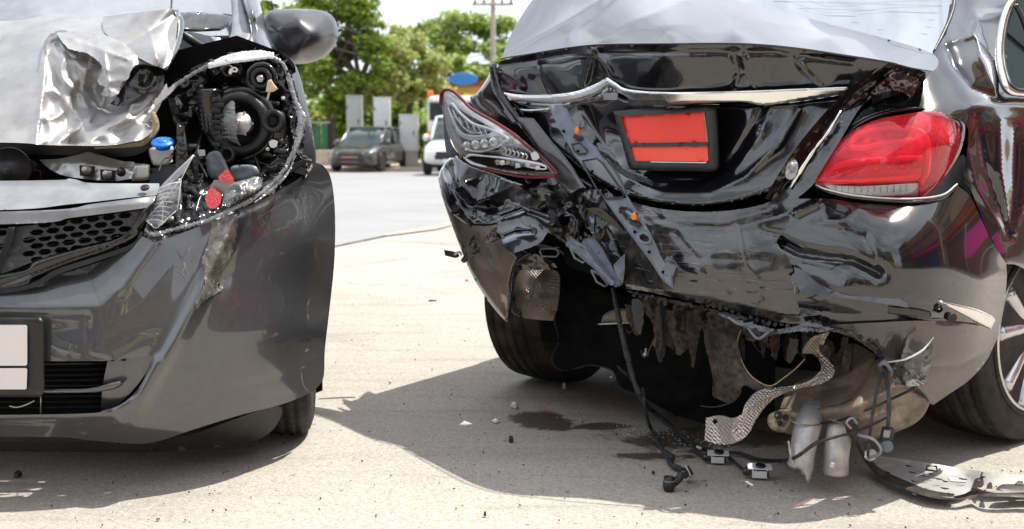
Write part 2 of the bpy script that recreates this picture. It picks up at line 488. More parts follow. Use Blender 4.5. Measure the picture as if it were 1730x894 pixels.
def ribbon(path, w):                                   # outline (picture) of a band along a path; w scalar or list
    p = np.array([a[:2] for a in cr(path, 5)]); n = len(p)
    ws = np.interp(np.linspace(0, 1, n), np.linspace(0, 1, len(w)), w) if isinstance(w, (list, tuple)) else np.full(n, w)
    t = np.gradient(p, axis=0); t /= np.linalg.norm(t, axis=1)[:, None] + 1e-9
    nn = np.stack([-t[:, 1], t[:, 0]], 1)
    a = p + nn * ws[:, None] / 2; b = p - nn * ws[:, None] / 2
    return [tuple(x) for x in a] + [tuple(x) for x in b[::-1]]
def off(f, d): return lambda X, Y: f(X, Y) + d
# ================================================================== THE SETTING
def ground_mat(name, base, spk, specks, stains, stain_col, bump=.35, rough=.85, oil=False, streak=1.0):
    m = bpy.data.materials.new(name); m.use_nodes = True; nt = m.node_tree; b = nt.nodes['Principled BSDF']
    ge = nt.nodes.new('ShaderNodeNewGeometry'); vec = ge.outputs['Position']
    big = noi(nt, vec, .55, 8, .6, .4)
    col = ramp(nt, big, [(.3, tuple(c * .86 for c in base)), (.52, base), (.75, tuple(min(1, c * 1.1) for c in base))])
    mp = nd(nt, 'ShaderNodeMapping'); mp.inputs['Scale'].default_value = (.8, 5.5, 1); mp.inputs['Rotation'].default_value = (0, 0, .12)
    lk(nt, vec, mp.inputs['Vector'])
    st = noi(nt, mp.outputs[0], 1.3, 8, .66, .5)
    col = mixc(nt, ramp(nt, st, [(.50, 0.0), (.72, stains)]), col, stain_col)
    n2 = noi(nt, vec, 130, 3, .75)
    col = mixc(nt, ramp(nt, n2, [(.38, spk), (.56, 0.0)]), col, tuple(c * .38 for c in base))
    n3 = noi(nt, vec, 85, 2, .6)
    col = mixc(nt, ramp(nt, n3, [(.60, 0.0), (.70, spk)]), col, tuple(min(.9, c * 1.35) for c in base))
    v = nd(nt, 'ShaderNodeTexVoronoi', Scale=95.0, Randomness=1.0); lk(nt, vec, v.inputs['Vector'])
    dots = ramp(nt, v.outputs['Distance'], [(.16, specks), (.26, 0.0)])
    hue = ramp(nt, nd(nt, 'ShaderNodeSeparateColor').outputs[0], [(0, 0.0), (1, 1.0)])
    sep = nt.nodes.new('ShaderNodeSeparateColor'); lk(nt, v.outputs['Color'], sep.inputs[0])
    dcol = ramp(nt, sep.outputs[0], [(0, (.14, .11, .09)), (.35, (.30, .17, .11)), (.6, (.40, .36, .30)), (1, (.72, .66, .58))])
    col = mixc(nt, dots, col, dcol)
    sp = noi(nt, vec, 2.7, 6, .7)
    col = mixc(nt, ramp(nt, sp, [(.66, 0.0), (.73, stains * .9)]), col, tuple(c * .5 for c in base))
    # small dark pits
    v2 = nd(nt, 'ShaderNodeTexVoronoi', Scale=11.0, Randomness=1.0); lk(nt, vec, v2.inputs['Vector'])
    col = mixc(nt, ramp(nt, v2.outputs['Distance'], [(.05, .65), (.09, 0.0)]), col, (.08, .07, .06))
    ro = None
    if oil:
        def blot(c, rx, ry, a, ns):
            mp = nd(nt, 'ShaderNodeMapping'); mp.inputs['Location'].default_value = (-c[0] / rx, -c[1] / ry, 0); mp.inputs['Scale'].default_value = (1 / rx, 1 / ry, 0)
            mp.vector_type = 'POINT'
            lk(nt, vec, mp.inputs['Vector'])
            ln = nt.nodes.new('ShaderNodeVectorMath'); ln.operation = 'LENGTH'; lk(nt, mp.outputs[0], ln.inputs[0])
            nz = noi(nt, vec, ns, 7, .7, .6)
            ad = nt.nodes.new('ShaderNodeMath'); ad.operation = 'MULTIPLY_ADD'; ad.inputs[1].default_value = 1.9; lk(nt, nz, ad.inputs[0]); lk(nt, ln.outputs['Value'], ad.inputs[2])
            return ramp(nt, ad.outputs[0], [(min(.99, .42 + a), 1.0), (min(1, .55 + a), 0.0)]) if False else ramp(nt, mul(nt, ad.outputs[0], .4), [(.60, 1.0), (.70, 0.0)])
        def mul(nt, s, k):
            q = nt.nodes.new('ShaderNodeMath'); q.operation = 'MULTIPLY'; q.inputs[1].default_value = k; lk(nt, s, q.inputs[0]); return q.outputs[0]
        tot = None
        for (px, py, rx, ry, ns) in OIL:
            c = on_ground(px, py)
            f = blot(c, rx, ry, 0, ns)
            tot = f if tot is None else mixc(nt, 1.0, tot, f, 'LIGHTEN')
        col = mixc(nt, mul(nt, tot, .88), col, (.045, .032, .022))
        ro = mixc(nt, tot, (rough, rough, rough), (.55, .55, .55))
    lk(nt, col, b.inputs['Base Color'])
    if ro is not None: lk(nt, ro, b.inputs['Roughness'])
    else: b.inputs['Roughness'].default_value = rough
    b.inputs['Specular IOR Level'].default_value = .3
    bn = nd(nt, 'ShaderNodeBump', Strength=bump, Distance=.004)
    lk(nt, mixc(nt, .5, n2, v.outputs['Distance']), bn.inputs['Height']); lk(nt, bn.outputs[0], b.inputs['Normal'])
    MATS[name] = m
OIL = [(908, 706, .13, .15, 9), (938, 716, .10, .10, 12), (1010, 718, .16, .06, 12), (1150, 742, .28, .16, 8), (1100, 768, .14, .05, 15), (1235, 735, .3, .16, 9)]
ground_mat('concrete', (.45, .415, .36), .48, .8, .68, (.27, .24, .205), oil=True)
ground_mat('asphalt', (.315, .315, .315), .35, .5, .5, (.25, .245, .24))
ground_mat('paving', (.50, .43, .34), .2, .2, .2, (.34, .28, .22))
ground_mat('earth', (.16, .17, .08), .3, .2, .4, (.10, .12, .05))

def yrows(a, b): return sorted(set([a, b] + [v for v in (-200, -60, -20, 0, 5, 9, 9.5, 10, 10.6, 11.3, 12, 13, 14, 15, 17, 19, 22, 26, 30, 34, 38, 41, 43, 46, 60, 90, 150, 400, 900) if a < v < b]))
def strip_ground(name, y0, y1, xl, xr, dz, mat, nx=6):
    g = G(); ys = yrows(y0, y1)
    for y in ys:
        a = xl(y) if callable(xl) else xl; b = xr(y) if callable(xr) else xr
        g.v += [Vector((a + (b - a) * i / nx, y, gz(y) + dz)) for i in range(nx + 1)]
    for j in range(len(ys) - 1):
        for i in range(nx):
            k = j * (nx + 1) + i; g.f.append((k, k + 1, k + nx + 2, k + nx + 1))
    return obj(name, g, mat, smooth=False, kind='structure')
p1 = on_ground(570, 415); p2 = on_ground(750, 375)
slope = (p2.x - p1.x) / (p2.y - p1.y)
line_x = lambda y: p1.x + (y - p1.y) * slope
strip_ground('ground', -400, 900, -600, 600, -.012, 'earth')
strip_ground('concrete_forecourt', -24, 41, -40, 40, -.004, 'concrete', 10)
strip_ground('road', -24, 41, -60, line_x, .004, 'asphalt', 8)
strip_ground('road_edge_patch', 9.9, 11.6, lambda y: line_x(y) - .02, lambda y: line_x(y) + .22 - abs(y - 10.8) * .2, .0075, 'paving', 2)
# recessed joints in the forecourt slab
jg = G()
def groove(a, b, w):
    a = Vector(a); b = Vector(b); d = (b - a).normalized(); n = Vector((-d.y, d.x, 0)) * w / 2; L = (b - a).length; k = max(2, int(L / .12)); vs = []
    for i in range(k + 1):
        c = a + (b - a) * i / k; c = c + n.normalized() * noise.noise(c * 3.1) * .02; ww = .6 + .7 * abs(noise.noise(c * 9))
        vs += [c + n * ww, c - n * ww]
    for v in vs: v.z = gz(v.y) + .0045
    jg.add(vs, [(2 * i, 2 * i + 1, 2 * i + 3, 2 * i + 2) for i in range(k)])
groove((line_x(3) + .02, 3, 0), (line_x(20) + .02, 20, 0), .035)
q1 = on_ground(640, 405); q2 = on_ground(765, 413)
groove(q1, q1 + (q2 - q1) * 12, .022)
groove(on_ground(570, 452), on_ground(700, 436), .012)
r_ = random.Random(5)
for (a, b) in (((600, 520), (700, 505)), ((575, 575), (640, 590)), ((700, 640), (780, 655)), ((640, 470), (770, 500))):
    groove(on_ground(*a), on_ground(*b), .0035)
material('joint_fill', (.085, .075, .065), rough=.9, var=.4)
obj('slab_joint', jg, 'joint_fill', smooth=False, kind='structure')
# pavement with kerb beyond the road
strip_ground('pavement', 41.4, 50, -40, 40, .13, 'paving', 4)
kg = G()
for i in range(70):
    x = -30 + i * .9
    kg.join(box_geo((x + .44, 41.25, gz(41) + .05), (.88, .3, .17)))
obj('kerb', kg, 'paving', smooth=False, kind='structure')

# ------------------------------------------------------------------ trees
def leaf_mat(name, base, dark, light):
    m = bpy.data.materials.new(name); m.use_nodes = True; nt = m.node_tree; b = nt.nodes['Principled BSDF']
    ge = nt.nodes.new('ShaderNodeNewGeometry')
    c = ramp(nt, ge.outputs['Random Per Island'], [(0, dark), (.5, base), (1, light)])
    n = noi(nt, ge.outputs['Position'], .9, 3)
    c = mixc(nt, ramp(nt, n, [(.35, .45), (.65, 0.0)]), c, dark)
    lk(nt, c, b.inputs['Base Color']); b.inputs['Roughness'].default_value = .5
    tl = nt.nodes.new('ShaderNodeBsdfTranslucent'); lk(nt, c, tl.inputs[0])
    mx = nt.nodes.new('ShaderNodeMixShader'); mx.inputs[0].default_value = .42
    out = nt.nodes['Material Output']
    lk(nt, b.outputs[0], mx.inputs[1]); lk(nt, tl.outputs[0], mx.inputs[2]); lk(nt, mx.outputs[0], out.inputs['Surface'])
    MATS[name] = m
leaf_mat('leaf_deep', (.27, .37, .05), (.12, .21, .03), (.46, .54, .10))
leaf_mat('leaf_pale', (.48, .52, .18), (.26, .34, .08), (.66, .68, .34))
leaf_mat('leaf_lime', (.38, .50, .12), (.20, .32, .06), (.54, .62, .22))
leaf_mat('leaf_yellow', (.32, .38, .05), (.20, .27, .03), (.48, .50, .12))
material('bark', (.085, .062, .045), rough=.95, var=.4, vscale=6, bump=.8, bscale=18)
def leaves_geo(clumps, n, size, r_, droop=.5):
    g = G()
    tot = sum(c[3] ** 2 for c in clumps)
    for (cx, cy, cz, rr) in clumps:
        k = int(n * rr * rr / tot)
        for _ in range(k):
            d = Vector((r_.gauss(0, 1), r_.gauss(0, 1), r_.gauss(0, 1))).normalized() * rr * (r_.random() ** .45)
            p = Vector((cx, cy, cz)) + Vector((d.x, d.y, d.z * .75))
            s = size * r_.uniform(.6, 1.35)
            a = Vector((r_.uniform(-1, 1), r_.uniform(-1, 1), r_.uniform(-1, .3) * droop - .2)).normalized() * s
            b = a.cross(Vector((r_.uniform(-1, 1), r_.uniform(-1, 1), 1.2))).normalized() * s * .42
            n0 = len(g.v)
            g.v += [p, p + a * .5 + b, p + a, p + a * .5 - b]
            g.f.append((n0, n0 + 1, n0 + 2, n0 + 3))
    return g
def tree(label, name, px, D, trunk_px, crowns, mat, n=7000, size=.2, seed=1, group='street trees beyond the road', droop=.5, depth=1.0, stems=1):
    r_ = random.Random(seed)
    base = P(px, 200, D); z0 = gz(min(D, 900)) + .0
    t = root(name, (base.x, D, z0), label, 'tree', group)
    cl = []
    for (cx, cy, cr_) in crowns:
        R = cr_ * D / FPX
        for _ in range(7):
            c = P(cx + r_.uniform(-1, 1) * cr_ * .62, cy + r_.uniform(-.8, .9) * cr_ * .62, D + r_.uniform(-1, 1) * R * depth)
            cl.append((c.x, c.y, c.z, R * r_.uniform(.28, .58)))
    tw = trunk_px * D / FPX
    g = G()
    for s in range(stems):
        dx = (s - (stems - 1) / 2) * tw * 1.2
        top = Vector((base.x + dx * 2.2 + r_.uniform(-.2, .2), D, z0 + 3.2))
        b0 = Vector((base.x + dx, D, z0 - .05)); md = b0.lerp(top, .5) + Vector((r_.uniform(-.1, .1), 0, 0))
        g.join(tube_geo([tuple(b0), tuple(md), tuple(top)], [tw * .62, tw * .45, tw * .35], seg=9, n=5, wob=.2))
        for c in r_.sample(cl, min(7, len(cl))):
            e = Vector(c[:3]); m_ = top.lerp(e, .5) + Vector((0, 0, .3))
            g.join(tube_geo([tuple(top), tuple(m_), tuple(e)], [tw * .28, tw * .07], seg=6, n=4))
    obj('trunk', g, 'bark', t)
    obj('crown', leaves_geo(cl, n, size, r_, droop), mat, t, smooth=False)
    return t
tree('big dark green tree with twin trunk behind the wing mirror of the grey hatchback', 'leafy_tree', 578, 46, 17, [(590, 150, 40), (560, 165, 36), (470, -10, 80), (560, 10, 85), (520, 80, 75), (600, 95, 58), (610, 40, 40), (450, 110, 55), (545, 130, 50), (585, -60, 40), (630, 60, 40), (625, 120, 40)], 'leaf_deep', n=24000, size=.17, seed=3, stems=2)
tree('pale yellow-green drooping tree behind the white utility cabinets', 'drooping_tree', 690, 48, 13, [(650, 95, 52), (690, 70, 40), (735, 95, 30), (700, 110, 55), (650, 140, 42), (735, 130, 36), (700, 75, 34), (625, 170, 26), (745, 165, 26), (700, 160, 30)], 'leaf_pale', n=12000, size=.17, seed=5, droop=1.4)
tree('dark tree in shade right behind the tallest grey cabinet', 'shade_tree', 640, 52, 12, [(590, 200, 36), (700, 210, 34), (640, 190, 40), (600, 170, 40), (560, 185, 34), (680, 185, 34)], 'leaf_deep', n=7000, size=.2, seed=8)
tree('bright green spreading tree far behind the utility pole', 'spreading_tree', 770, 75, 8, [(740, 60, 40), (790, 55, 48), (840, 55, 40), (765, 95, 40), (820, 95, 40), (700, 60, 26), (860, 95, 30)], 'leaf_lime', n=10000, size=.26, seed=9)
tree('low lime green tree above the orange shop roof', 'roadside_tree', 735, 62, 6, [(735, 95, 28), (770, 112, 25), (820, 122, 22), (850, 115, 28), (700, 130, 25)], 'leaf_lime', n=6000, size=.22, seed=12)
def shrub(label, name, px, py, rpx, D, mat, seed, cat='shrub', n=1400, rows=((0, 0, 1),)):
    r_ = random.Random(seed); cl = []
    for _ in range(9):
        c = P(px + r_.uniform(-1, 1) * rpx, py + r_.uniform(-.5, .5) * rpx, D + r_.uniform(-.4, .4))
        cl.append((c.x, c.y, c.z, rpx * D / FPX * r_.uniform(.35, .6)))
    b = P(px, py, D)
    t = root(name, (b.x, D, gz(D)), label, cat)
    obj('foliage', leaves_geo(cl, n, .13, r_), mat, t, smooth=False)
    g = G()
    for c in cl[:6]: g.join(tube_geo([(b.x, D, gz(D) + .1), ((b.x + c[0]) / 2, D, (gz(D) + c[2]) / 2 + .1), c[:3]], [.04, .015], seg=5, n=3))
    obj('stem', g, 'bark', t)
shrub('yellow-green shrub between the wing of the grey hatchback and the twin trunk', 'garden_shrub', 538, 200, 16, 50, 'leaf_yellow', 21)
shrub('small bush at the foot of the lowest grey cabinet', 'low_bush', 694, 258, 12, 44.5, 'leaf_yellow', 22)
shrub('dark hedge bush behind the roof of the parked dark car', 'hedge_bush', 625, 225, 26, 49, 'leaf_deep', 23, n=2500)
shrub('green bush left of the orange shop under the drooping tree', 'wall_bush', 715, 205, 20, 52, 'leaf_lime', 24, n=2000)
# far wood behind everything
r_ = random.Random(31); cl = []
for i in range(90):
    c = P(150 + i * 14, 205 - abs(math.sin(i * .7)) * 20, 110 + r_.uniform(-6, 6)); cl.append((c.x, c.y, c.z, r_.uniform(3, 4.6)))
for i in range(60):
    c = P(200 + i * 17, 245, 100 + r_.uniform(-5, 5)); cl.append((c.x, c.y, c.z, r_.uniform(3, 4)))
obj('distant_wood', leaves_geo(cl, 16000, .75, r_), 'leaf_deep', smooth=False, kind='stuff', label='distant green wood closing the end of the road', cat='wood')

# ------------------------------------------------------------------ cabinets, pole, shop, wires
material('cabinet_paint', (.60, .61, .59), rough=.5, var=.05, dirt=(.35, .33, .3), dirt_amt=.12, dirt_scale=3)
material('cabinet_grey_green', (.36, .38, .36), rough=.5, var=.06)  # darker grey-green tone for the leftmost cabinet and the kiosk roof
material('pole_concrete', (.42, .38, .35), rough=.9, var=.1)
material('shop_orange', (.62, .34, .09), rough=.8, var=.1)
material('shop_maroon', (.36, .07, .04), rough=.7, var=.1)
material('sign_blue', (.04, .22, .60), rough=.5, var=.05)
def cabinet(label, x0, x1, y0, y1, D, mat, door=True, zb=None):
    a = P(x0, y0, D); b = P(x1, y1, D); w = b.x - a.x; h = a.z - b.z; d = .45
    t = root('utility_cabinet', ((a.x + b.x) / 2, D, gz(D) + .13), label, 'utility cabinet', 'roadside utility cabinets')
    c = Vector(((a.x + b.x) / 2, D, (a.z + b.z) / 2))
    obj('housing', box_geo(c, (w, d, h)), mat, t, smooth=False, bevel=.02)
    obj('door', box_geo(c + Vector((-w * .02, -d / 2 - .012, 0)), (w * .86, .02, h * .9)), mat, t, smooth=False, bevel=.012)
    obj('cap', box_geo(c + Vector((0, 0, h / 2 + .025)), (w * 1.06, d * 1.08, .05)), mat, t, smooth=False, bevel=.01)
    obj('handle', box_geo(c + Vector((w * .28, -d / 2 - .035, h * .02)), (.03, .03, .16)), 'black_plastic', t, smooth=False)
    for s in (-.3, .3): obj('hinge', box_geo(c + Vector((-w * .42, -d / 2 - .03, h * s)), (.03, .03, .12)), 'black_plastic', t, smooth=False)
    pz = c.z - h / 2; z0 = gz(D) + .12
    if pz > z0: obj('plinth', box_geo((c.x, D, (pz + z0) / 2 - .003), (w * .9, d * .8, pz - z0)), 'pole_concrete', t, smooth=False)
cabinet('grey-green utility cabinet under the trees, leftmost of three', 586, 613, 164, 250, 43.6, 'cabinet_grey_green')
cabinet('whitest and tallest utility cabinet, between the other two', 632, 660, 167, 252, 43.2, 'cabinet_paint')
cabinet('squat utility cabinet right of the parked dark car', 675, 707, 196, 256, 42.6, 'cabinet_paint')

D = 68
b = P(833, 0, D)
t = root('utility_pole', (b.x, D, gz(D)), 'grey concrete utility pole with crossarm against the white sky', 'utility pole')
obj('post', tube_geo([(b.x, D, gz(D)), (b.x, D, 5), (b.x, D, 9.8)], [.19, .13], seg=10, n=4), 'pole_concrete', t)
z = P(0, 8, D).z
obj('crossarm', box_geo((b.x, D - .17, z), (2.3, .14, .13)), 'pole_concrete', t, smooth=False)
for s in (-1.0, -.5, .5, 1.0): obj('insulator', lathe([(0, .06), (.06, .09), (.12, .05), (.2, .07), (.26, .03)], (b.x + s, D - .17, z + .06), (0, 0, 1), 10), 'bark', t)
z2 = P(0, 52, D).z
wires = [((803, 3, 68), (740, 60, 60), (640, -30, 48)), ((866, 3, 68), (760, 40, 60), (650, -60, 45)), ((833, 90, 68), (740, 100, 58), (560, 40, 40)), ((833, 99, 68), (720, 120, 58), (560, 60, 40)), ((833, 108, 68), (740, 125, 58), (560, 80, 40)), ((833, 60, 68), (900, 66, 75), (1000, 60, 80)), ((833, 100, 68), (900, 92, 75), (1000, 90, 80))]
for i, wv in enumerate(wires):
    lab = ['overhead wire from the left end of the crossarm', 'overhead wire from the right end of the crossarm', 'topmost sagging cable in front of the drooping tree', 'middle sagging cable in front of the drooping tree', 'lowest sagging cable in front of the drooping tree', 'upper cable running right from the pole', 'lower cable running right from the pole'][i]
    obj('overhead_wire', ptube(wv, .55 if i < 2 else .8, seg=5, n=8), 'cable', origin=P(*wv[0]), label=lab, cat='overhead wire', group='wires of the utility pole')

D = 58
t = root('roadside_shop', (P(790, 200, D).x, D + 2, gz(D)), 'low orange shop with maroon fascia behind the white pickup', 'shop')
a = P(735, 128, D); e = P(905, 262, D)
wall_w = e.x - a.x; cx = (a.x + e.x) / 2
obj('wall', box_geo((cx, D + 3, (P(0, 162, D).z + gz(D)) / 2), (wall_w * .96, 4.6, P(0, 162, D).z - gz(D))), 'shop_orange', t, smooth=False)
obj('fascia', box_geo((cx, D + .4, P(0, 150, D).z), (wall_w, .5, .45)), 'shop_orange', t, smooth=False)
obj('fascia_trim', box_geo((cx, D + .1, P(0, 141, D).z), (wall_w * 1.01, .3, .16)), 'shop_maroon', t, smooth=False)
for k in range(9): obj('railing_post', box_geo((a.x + .25 + k * wall_w / 8.4, D + .3, P(0, 133, D).z), (.07, .07, .42)), 'shop_maroon', t, smooth=False)
for s in (.04, .5, .97): obj('column', box_geo((a.x + wall_w * s, D + .25, (P(0, 165, D).z + gz(D)) / 2), (.3, .3, P(0, 158, D).z - gz(D))), 'shop_orange', t, smooth=False)
obj('opening', box_geo((cx, D + .66, P(0, 200, D).z), (wall_w * .8, .1, 2.2)), 'dark_void', t, smooth=False)
sx = P(783, 134, D)
obj('shop_sign', lathe([(0, .02), (0, .99), (.12, 1.0), (.14, .95), (.14, .02)], (0, 0, 0), (0, -1, 0), 28), 'sign_blue', origin=(0, 0, 0), smooth=False, label='blue oval sign panel on the roof of the orange shop', cat='sign').location = (sx.x, D - .1, sx.z)
bpy.data.objects['shop_sign'].scale = (.72, 1, .30)

# phone booth like glass case and low wall left of the dark car
D = 46
c = P(543, 232, D)
t = root('glass_kiosk', (c.x, D, gz(D) + .13), 'narrow glass kiosk with green panels beside the twin trunk', 'kiosk')
material('bottle_green', (.03, .16, .08), rough=.25, var=.3)
for dx in (-.32, .32):
    for dy in (-.25, .25): obj('corner_post', box_geo((c.x + dx, D + dy, c.z), (.05, .05, 1.05)), 'black_plastic', t, smooth=False)
for dx in (-.17, .15): obj('green_panel', box_geo((c.x + dx, D, c.z - .02), (.24, .35, .95)), 'bottle_green', t, smooth=False)
obj('kiosk_roof', box_geo((c.x, D, c.z + .56), (.75, .6, .07)), 'cabinet_grey_green', t, smooth=False)
obj('kiosk_base', box_geo((c.x, D, c.z - .62), (.72, .58, .2)), 'pole_concrete', t, smooth=False)
c = P(545, 263, 44)
t = root('low_wall', (c.x, 44, gz(44)), 'low cream wall beside the parked dark car', 'wall')
for k in range(5): obj('stone', box_geo((c.x - .9 + k * .46, 44, c.z - .02), (.45, .35, .44 - .03 * (k % 2))), 'paving', t, smooth=False, bevel=.02)
c = P(865, 100, 40)

# ------------------------------------------------------------------ whole cars at a distance
material('car_dark', (.03, .027, .024), rough=.3, coat=1, var=.1, dirt=(.25, .22, .17), dirt_amt=.3, dirt_scale=1.5)
material('car_white', (.70, .70, .68), rough=.3, coat=.8, var=.04)
material('car_yellow', (.80, .62, .02), rough=.3, coat=.8, var=.05)
material('plate_pink', (.50, .20, .17), rough=.5, var=.05)
material('head_lamp', (.8, .8, .8), rough=.15, metal=.5, var=.2)
def whole_car(name, label, cat, loc, rz, L, W, H, paint, plate='plate_white', tall=False, group=None):
    """front at local -Y; sections lofted along the length"""
    t = root(name, loc, label, cat, group); t.rotation_euler = (0, 0, rz)
    save = t.location.copy(); t.location = (0, 0, 0)
    hw = W / 2
    def loft(stations, n=14):
        g = G()
        for (y, w, z0, z1, k) in stations:
            zc = (z0 + z1) / 2; hz = (z1 - z0) / 2
            for j in range(n):
                q = 2 * math.pi * j / n + math.pi / n
                cx_ = math.copysign(abs(math.cos(q)) ** k, math.cos(q)) * w; cz_ = math.copysign(abs(math.sin(q)) ** k, math.sin(q)) * hz
                g.v.append(Vector((cx_ * (1 - .06 * max(0, cz_ / hz)), y, zc + cz_)))
        m = len(stations)
        for i in range(m - 1):
            for j in range(n):
                k2 = (j + 1) % n; g.f.append((i * n + j, i * n + k2, (i + 1) * n + k2, (i + 1) * n + j))
        g.f.append(tuple(range(n))[::-1]); g.f.append(tuple(range((m - 1) * n, m * n)))
        return g
    belt = H * (.62 if not tall else .60); gr = .2 if not tall else .32
    body = loft([(-L / 2, hw * .72, gr + .15, belt * .68, .5), (-L / 2 + .12, hw * .9, gr, belt * .78, .42), (-L / 2 + .5, hw * .98, gr, belt * .9, .36), (-L * .25, hw, gr, belt * .98, .34), (0, hw, gr, belt * 1.02, .34), (L * .3, hw, gr, belt * 1.03, .36), (L / 2 - .25, hw * .96, gr, belt * 1.02, .4), (L / 2, hw * .8, gr + .12, belt * .95, .45)], 20)
    obj('body', body, paint, t)
    f0, f1, r0, r1 = (-L * .27, -L * .08, L * .30, L * .44) if not tall else (-L * .24, -L * .12, L * .36, L * .47)
    cab = loft([(f0, hw * .86, belt * .86, belt * 1.0, .35), (f1, hw * .80, belt * .86, H * .985, .35), (L * .1, hw * .80, belt * .86, H * .99, .35), (r0, hw * .78, belt * .86, H * .96, .35), (r1, hw * .74, belt * .86, belt * 1.05, .4)], 20)
    obj('glasshouse', cab, 'window_solid', t)
    obj('roof', loft([(f1 - .05, hw * .72, H * .955, H * .985, .4), (f1 + .15, hw * .77, H * .95, H * 1.003, .4), (L * .1, hw * .77, H * .95, H * 1.01, .4), (r0, hw * .74, H * .93, H * .98, .4)], 16), paint, t)
    for s in (-1, 1):
        for (ya, za, yb, zb) in ((f0 + .02, belt * .98, f1 + .02, H * .97), (L * .08, belt * .98, L * .08, H * .97), (r1 - .02, belt, r0, H * .95)):
            obj('pillar', tube_geo([(s * hw * .845, ya, za), (s * hw * .80, (ya + yb) / 2, (za + zb) / 2), (s * hw * .735, yb, zb)], [.045, .04], seg=6, n=3), paint, t)
        obj('wing_mirror', lathe([(0, .02), (.04, .10), (.14, .11), (.19, .05)], (s * hw * .93, f0 + .25, belt * 1.04), (s, 0, 0), 12), paint, t)
        obj('headlight', loft_lamp(s, hw, L, belt, gr), 'head_lamp', t)
        for y in (-L * .31, L * .31):
            r = .31 if not tall else .37
            w = obj('tyre', lathe([(0, r * .62), (0, r * .93), (.03, r), (.17, r), (.2, r * .93), (.2, r * .62)], (s * (hw + .012), y, r), (-s, 0, 0), 28), 'rubber', t)
            rim = G()
            rim.join(lathe([(.03, .02), (.02, .06), (.035, .08), (.035, r * .3)], (s * (hw + .012), y, r), (-s, 0, 0), 20))
            for k in range(7):
                q = k * 2 * math.pi / 7
                rim.join(box_geo((s * (hw - .015), y + math.cos(q) * r * .36, r + math.sin(q) * r * .36), (.03, r * .55, r * .13), R=Matrix.Rotation(q, 3, 'X')))
            rim.join(lathe([(.02, r * .58), (0, r * .66), (.03, r * .66), (.04, r * .58)], (s * (hw + .012), y, r), (-s, 0, 0), 28))
            obj('rim', rim, 'alloy', w, smooth=False)
            obj('wheel_arch', tube_geo([(s * (hw + .004), y + math.cos(a) * (r + .05), r + math.sin(a) * (r + .05)) for a in [math.pi * k / 10 for k in range(11)]], .028, seg=6, raw=True), 'black_plastic', t)
    obj('grille', box_geo((0, -L / 2 + .02, belt * .62), (W * .52, .07, .10)), 'black_gloss', t, smooth=False, bevel=.02)
    obj('lower_intake', box_geo((0, -L / 2 + .0, gr + .22), (W * .55, .12, .14)), 'black_plastic', t, smooth=False, bevel=.03)
    obj('number_plate', box_geo((0, -L / 2 - .035, belt * .46), (.55, .03, .17)), plate, t, smooth=False, bevel=.006)
    t.location = save
    return t
def loft_lamp(s, hw, L, belt, gr):
    g = G(); pts = [(.48, .66), (.62, .62), (.86, .66), (.93, .80), (.78, .80), (.55, .74)]
    ys = [-.02, .04, .20, .42, .30, .10]
    g.v = [Vector((s * hw * a, -L / 2 + y - .01, belt * b)) for (a, b), y in zip(pts, ys)] + [Vector((s * hw * a * .95, -L / 2 + y + .15, belt * b)) for (a, b), y in zip(pts, ys)]
    n = 6
    g.f = [tuple(range(n)), tuple(range(n, 2 * n))[::-1]] + [(i, i + n, (i + 1) % n + n, (i + 1) % n) for i in range(n)]
    return g
material('window_solid', (.015, .03, .03), rough=.03, spec=.9, coat=1, var=.3, vscale=1.5)
D = 39.5; c = P(607, 250, D)
whole_car('parked_car', 'dark dusty hatchback with pink number plate on the far side of the road', 'car', (c.x + .15, D + 2.0, gz(D) + .004), math.radians(-13), 4.1, 1.72, 1.50, 'car_dark', 'plate_pink')
D = 34; c = P(768, 250, D)
whole_car('pickup_car', 'white off-roader half hidden behind the corner of the black saloon', 'car', (c.x + .12, D + 2.2, gz(D) + .004), math.radians(-4), 4.7, 1.85, 1.72, 'car_white', 'plate_white', tall=True)
# truck cab behind it
D = 41.0; c = P(775, 200, D)
t = root('truck', (c.x, D + 2, gz(D)), 'tall truck with dark windscreen behind the white off-roader', 'truck')
zt = P(0, 163, D).z; zb = gz(D)
obj('cab', box_geo((c.x, D + 1, (zt + zb + .5) / 2), (2.15, 1.9, zt - zb - .5)), 'car_white', t, smooth=False, bevel=.12)
obj('windscreen', box_geo((c.x, D + .03, P(0, 188, D).z), (2.0, .06, .62)), 'window_solid', t, smooth=False, bevel=.03)
obj('bumper', box_geo((c.x, D - .05, P(0, 243, D).z), (2.25, .3, .3)), 'black_plastic', t, smooth=False, bevel=.04)
obj('cargo_body', box_geo((c.x, D + 4.2, (zt + zb + .9) / 2), (2.2, 4.2, zt - zb - .7)), 'shop_orange', t, smooth=False, bevel=.05)
obj('cab_mirror', box_geo((c.x - 1.28, D, P(0, 176, D).z), (.16, .12, .32)), 'black_plastic', t, smooth=False, bevel=.03)
obj('marker_lamp', box_geo((c.x - .96, D - .02, zt + .1), (.2, .2, .2)), 'orange_clip', t, smooth=False, bevel=.04)
for s in (-1, 1): obj('truck_wheel', lathe([(0, .2), (0, .42), (.03, .45), (.25, .45), (.28, .42), (.28, .2)], (c.x + s * 1.05, D + .9, zb + .45), (-s, 0, 0), 24), 'rubber', t)
for s in (-1, 1): obj('turn_lamp', box_geo((c.x + s * .97, D - .01, P(0, 228, D).z), (.16, .12, .3)), 'orange_clip', t, smooth=False, bevel=.03)

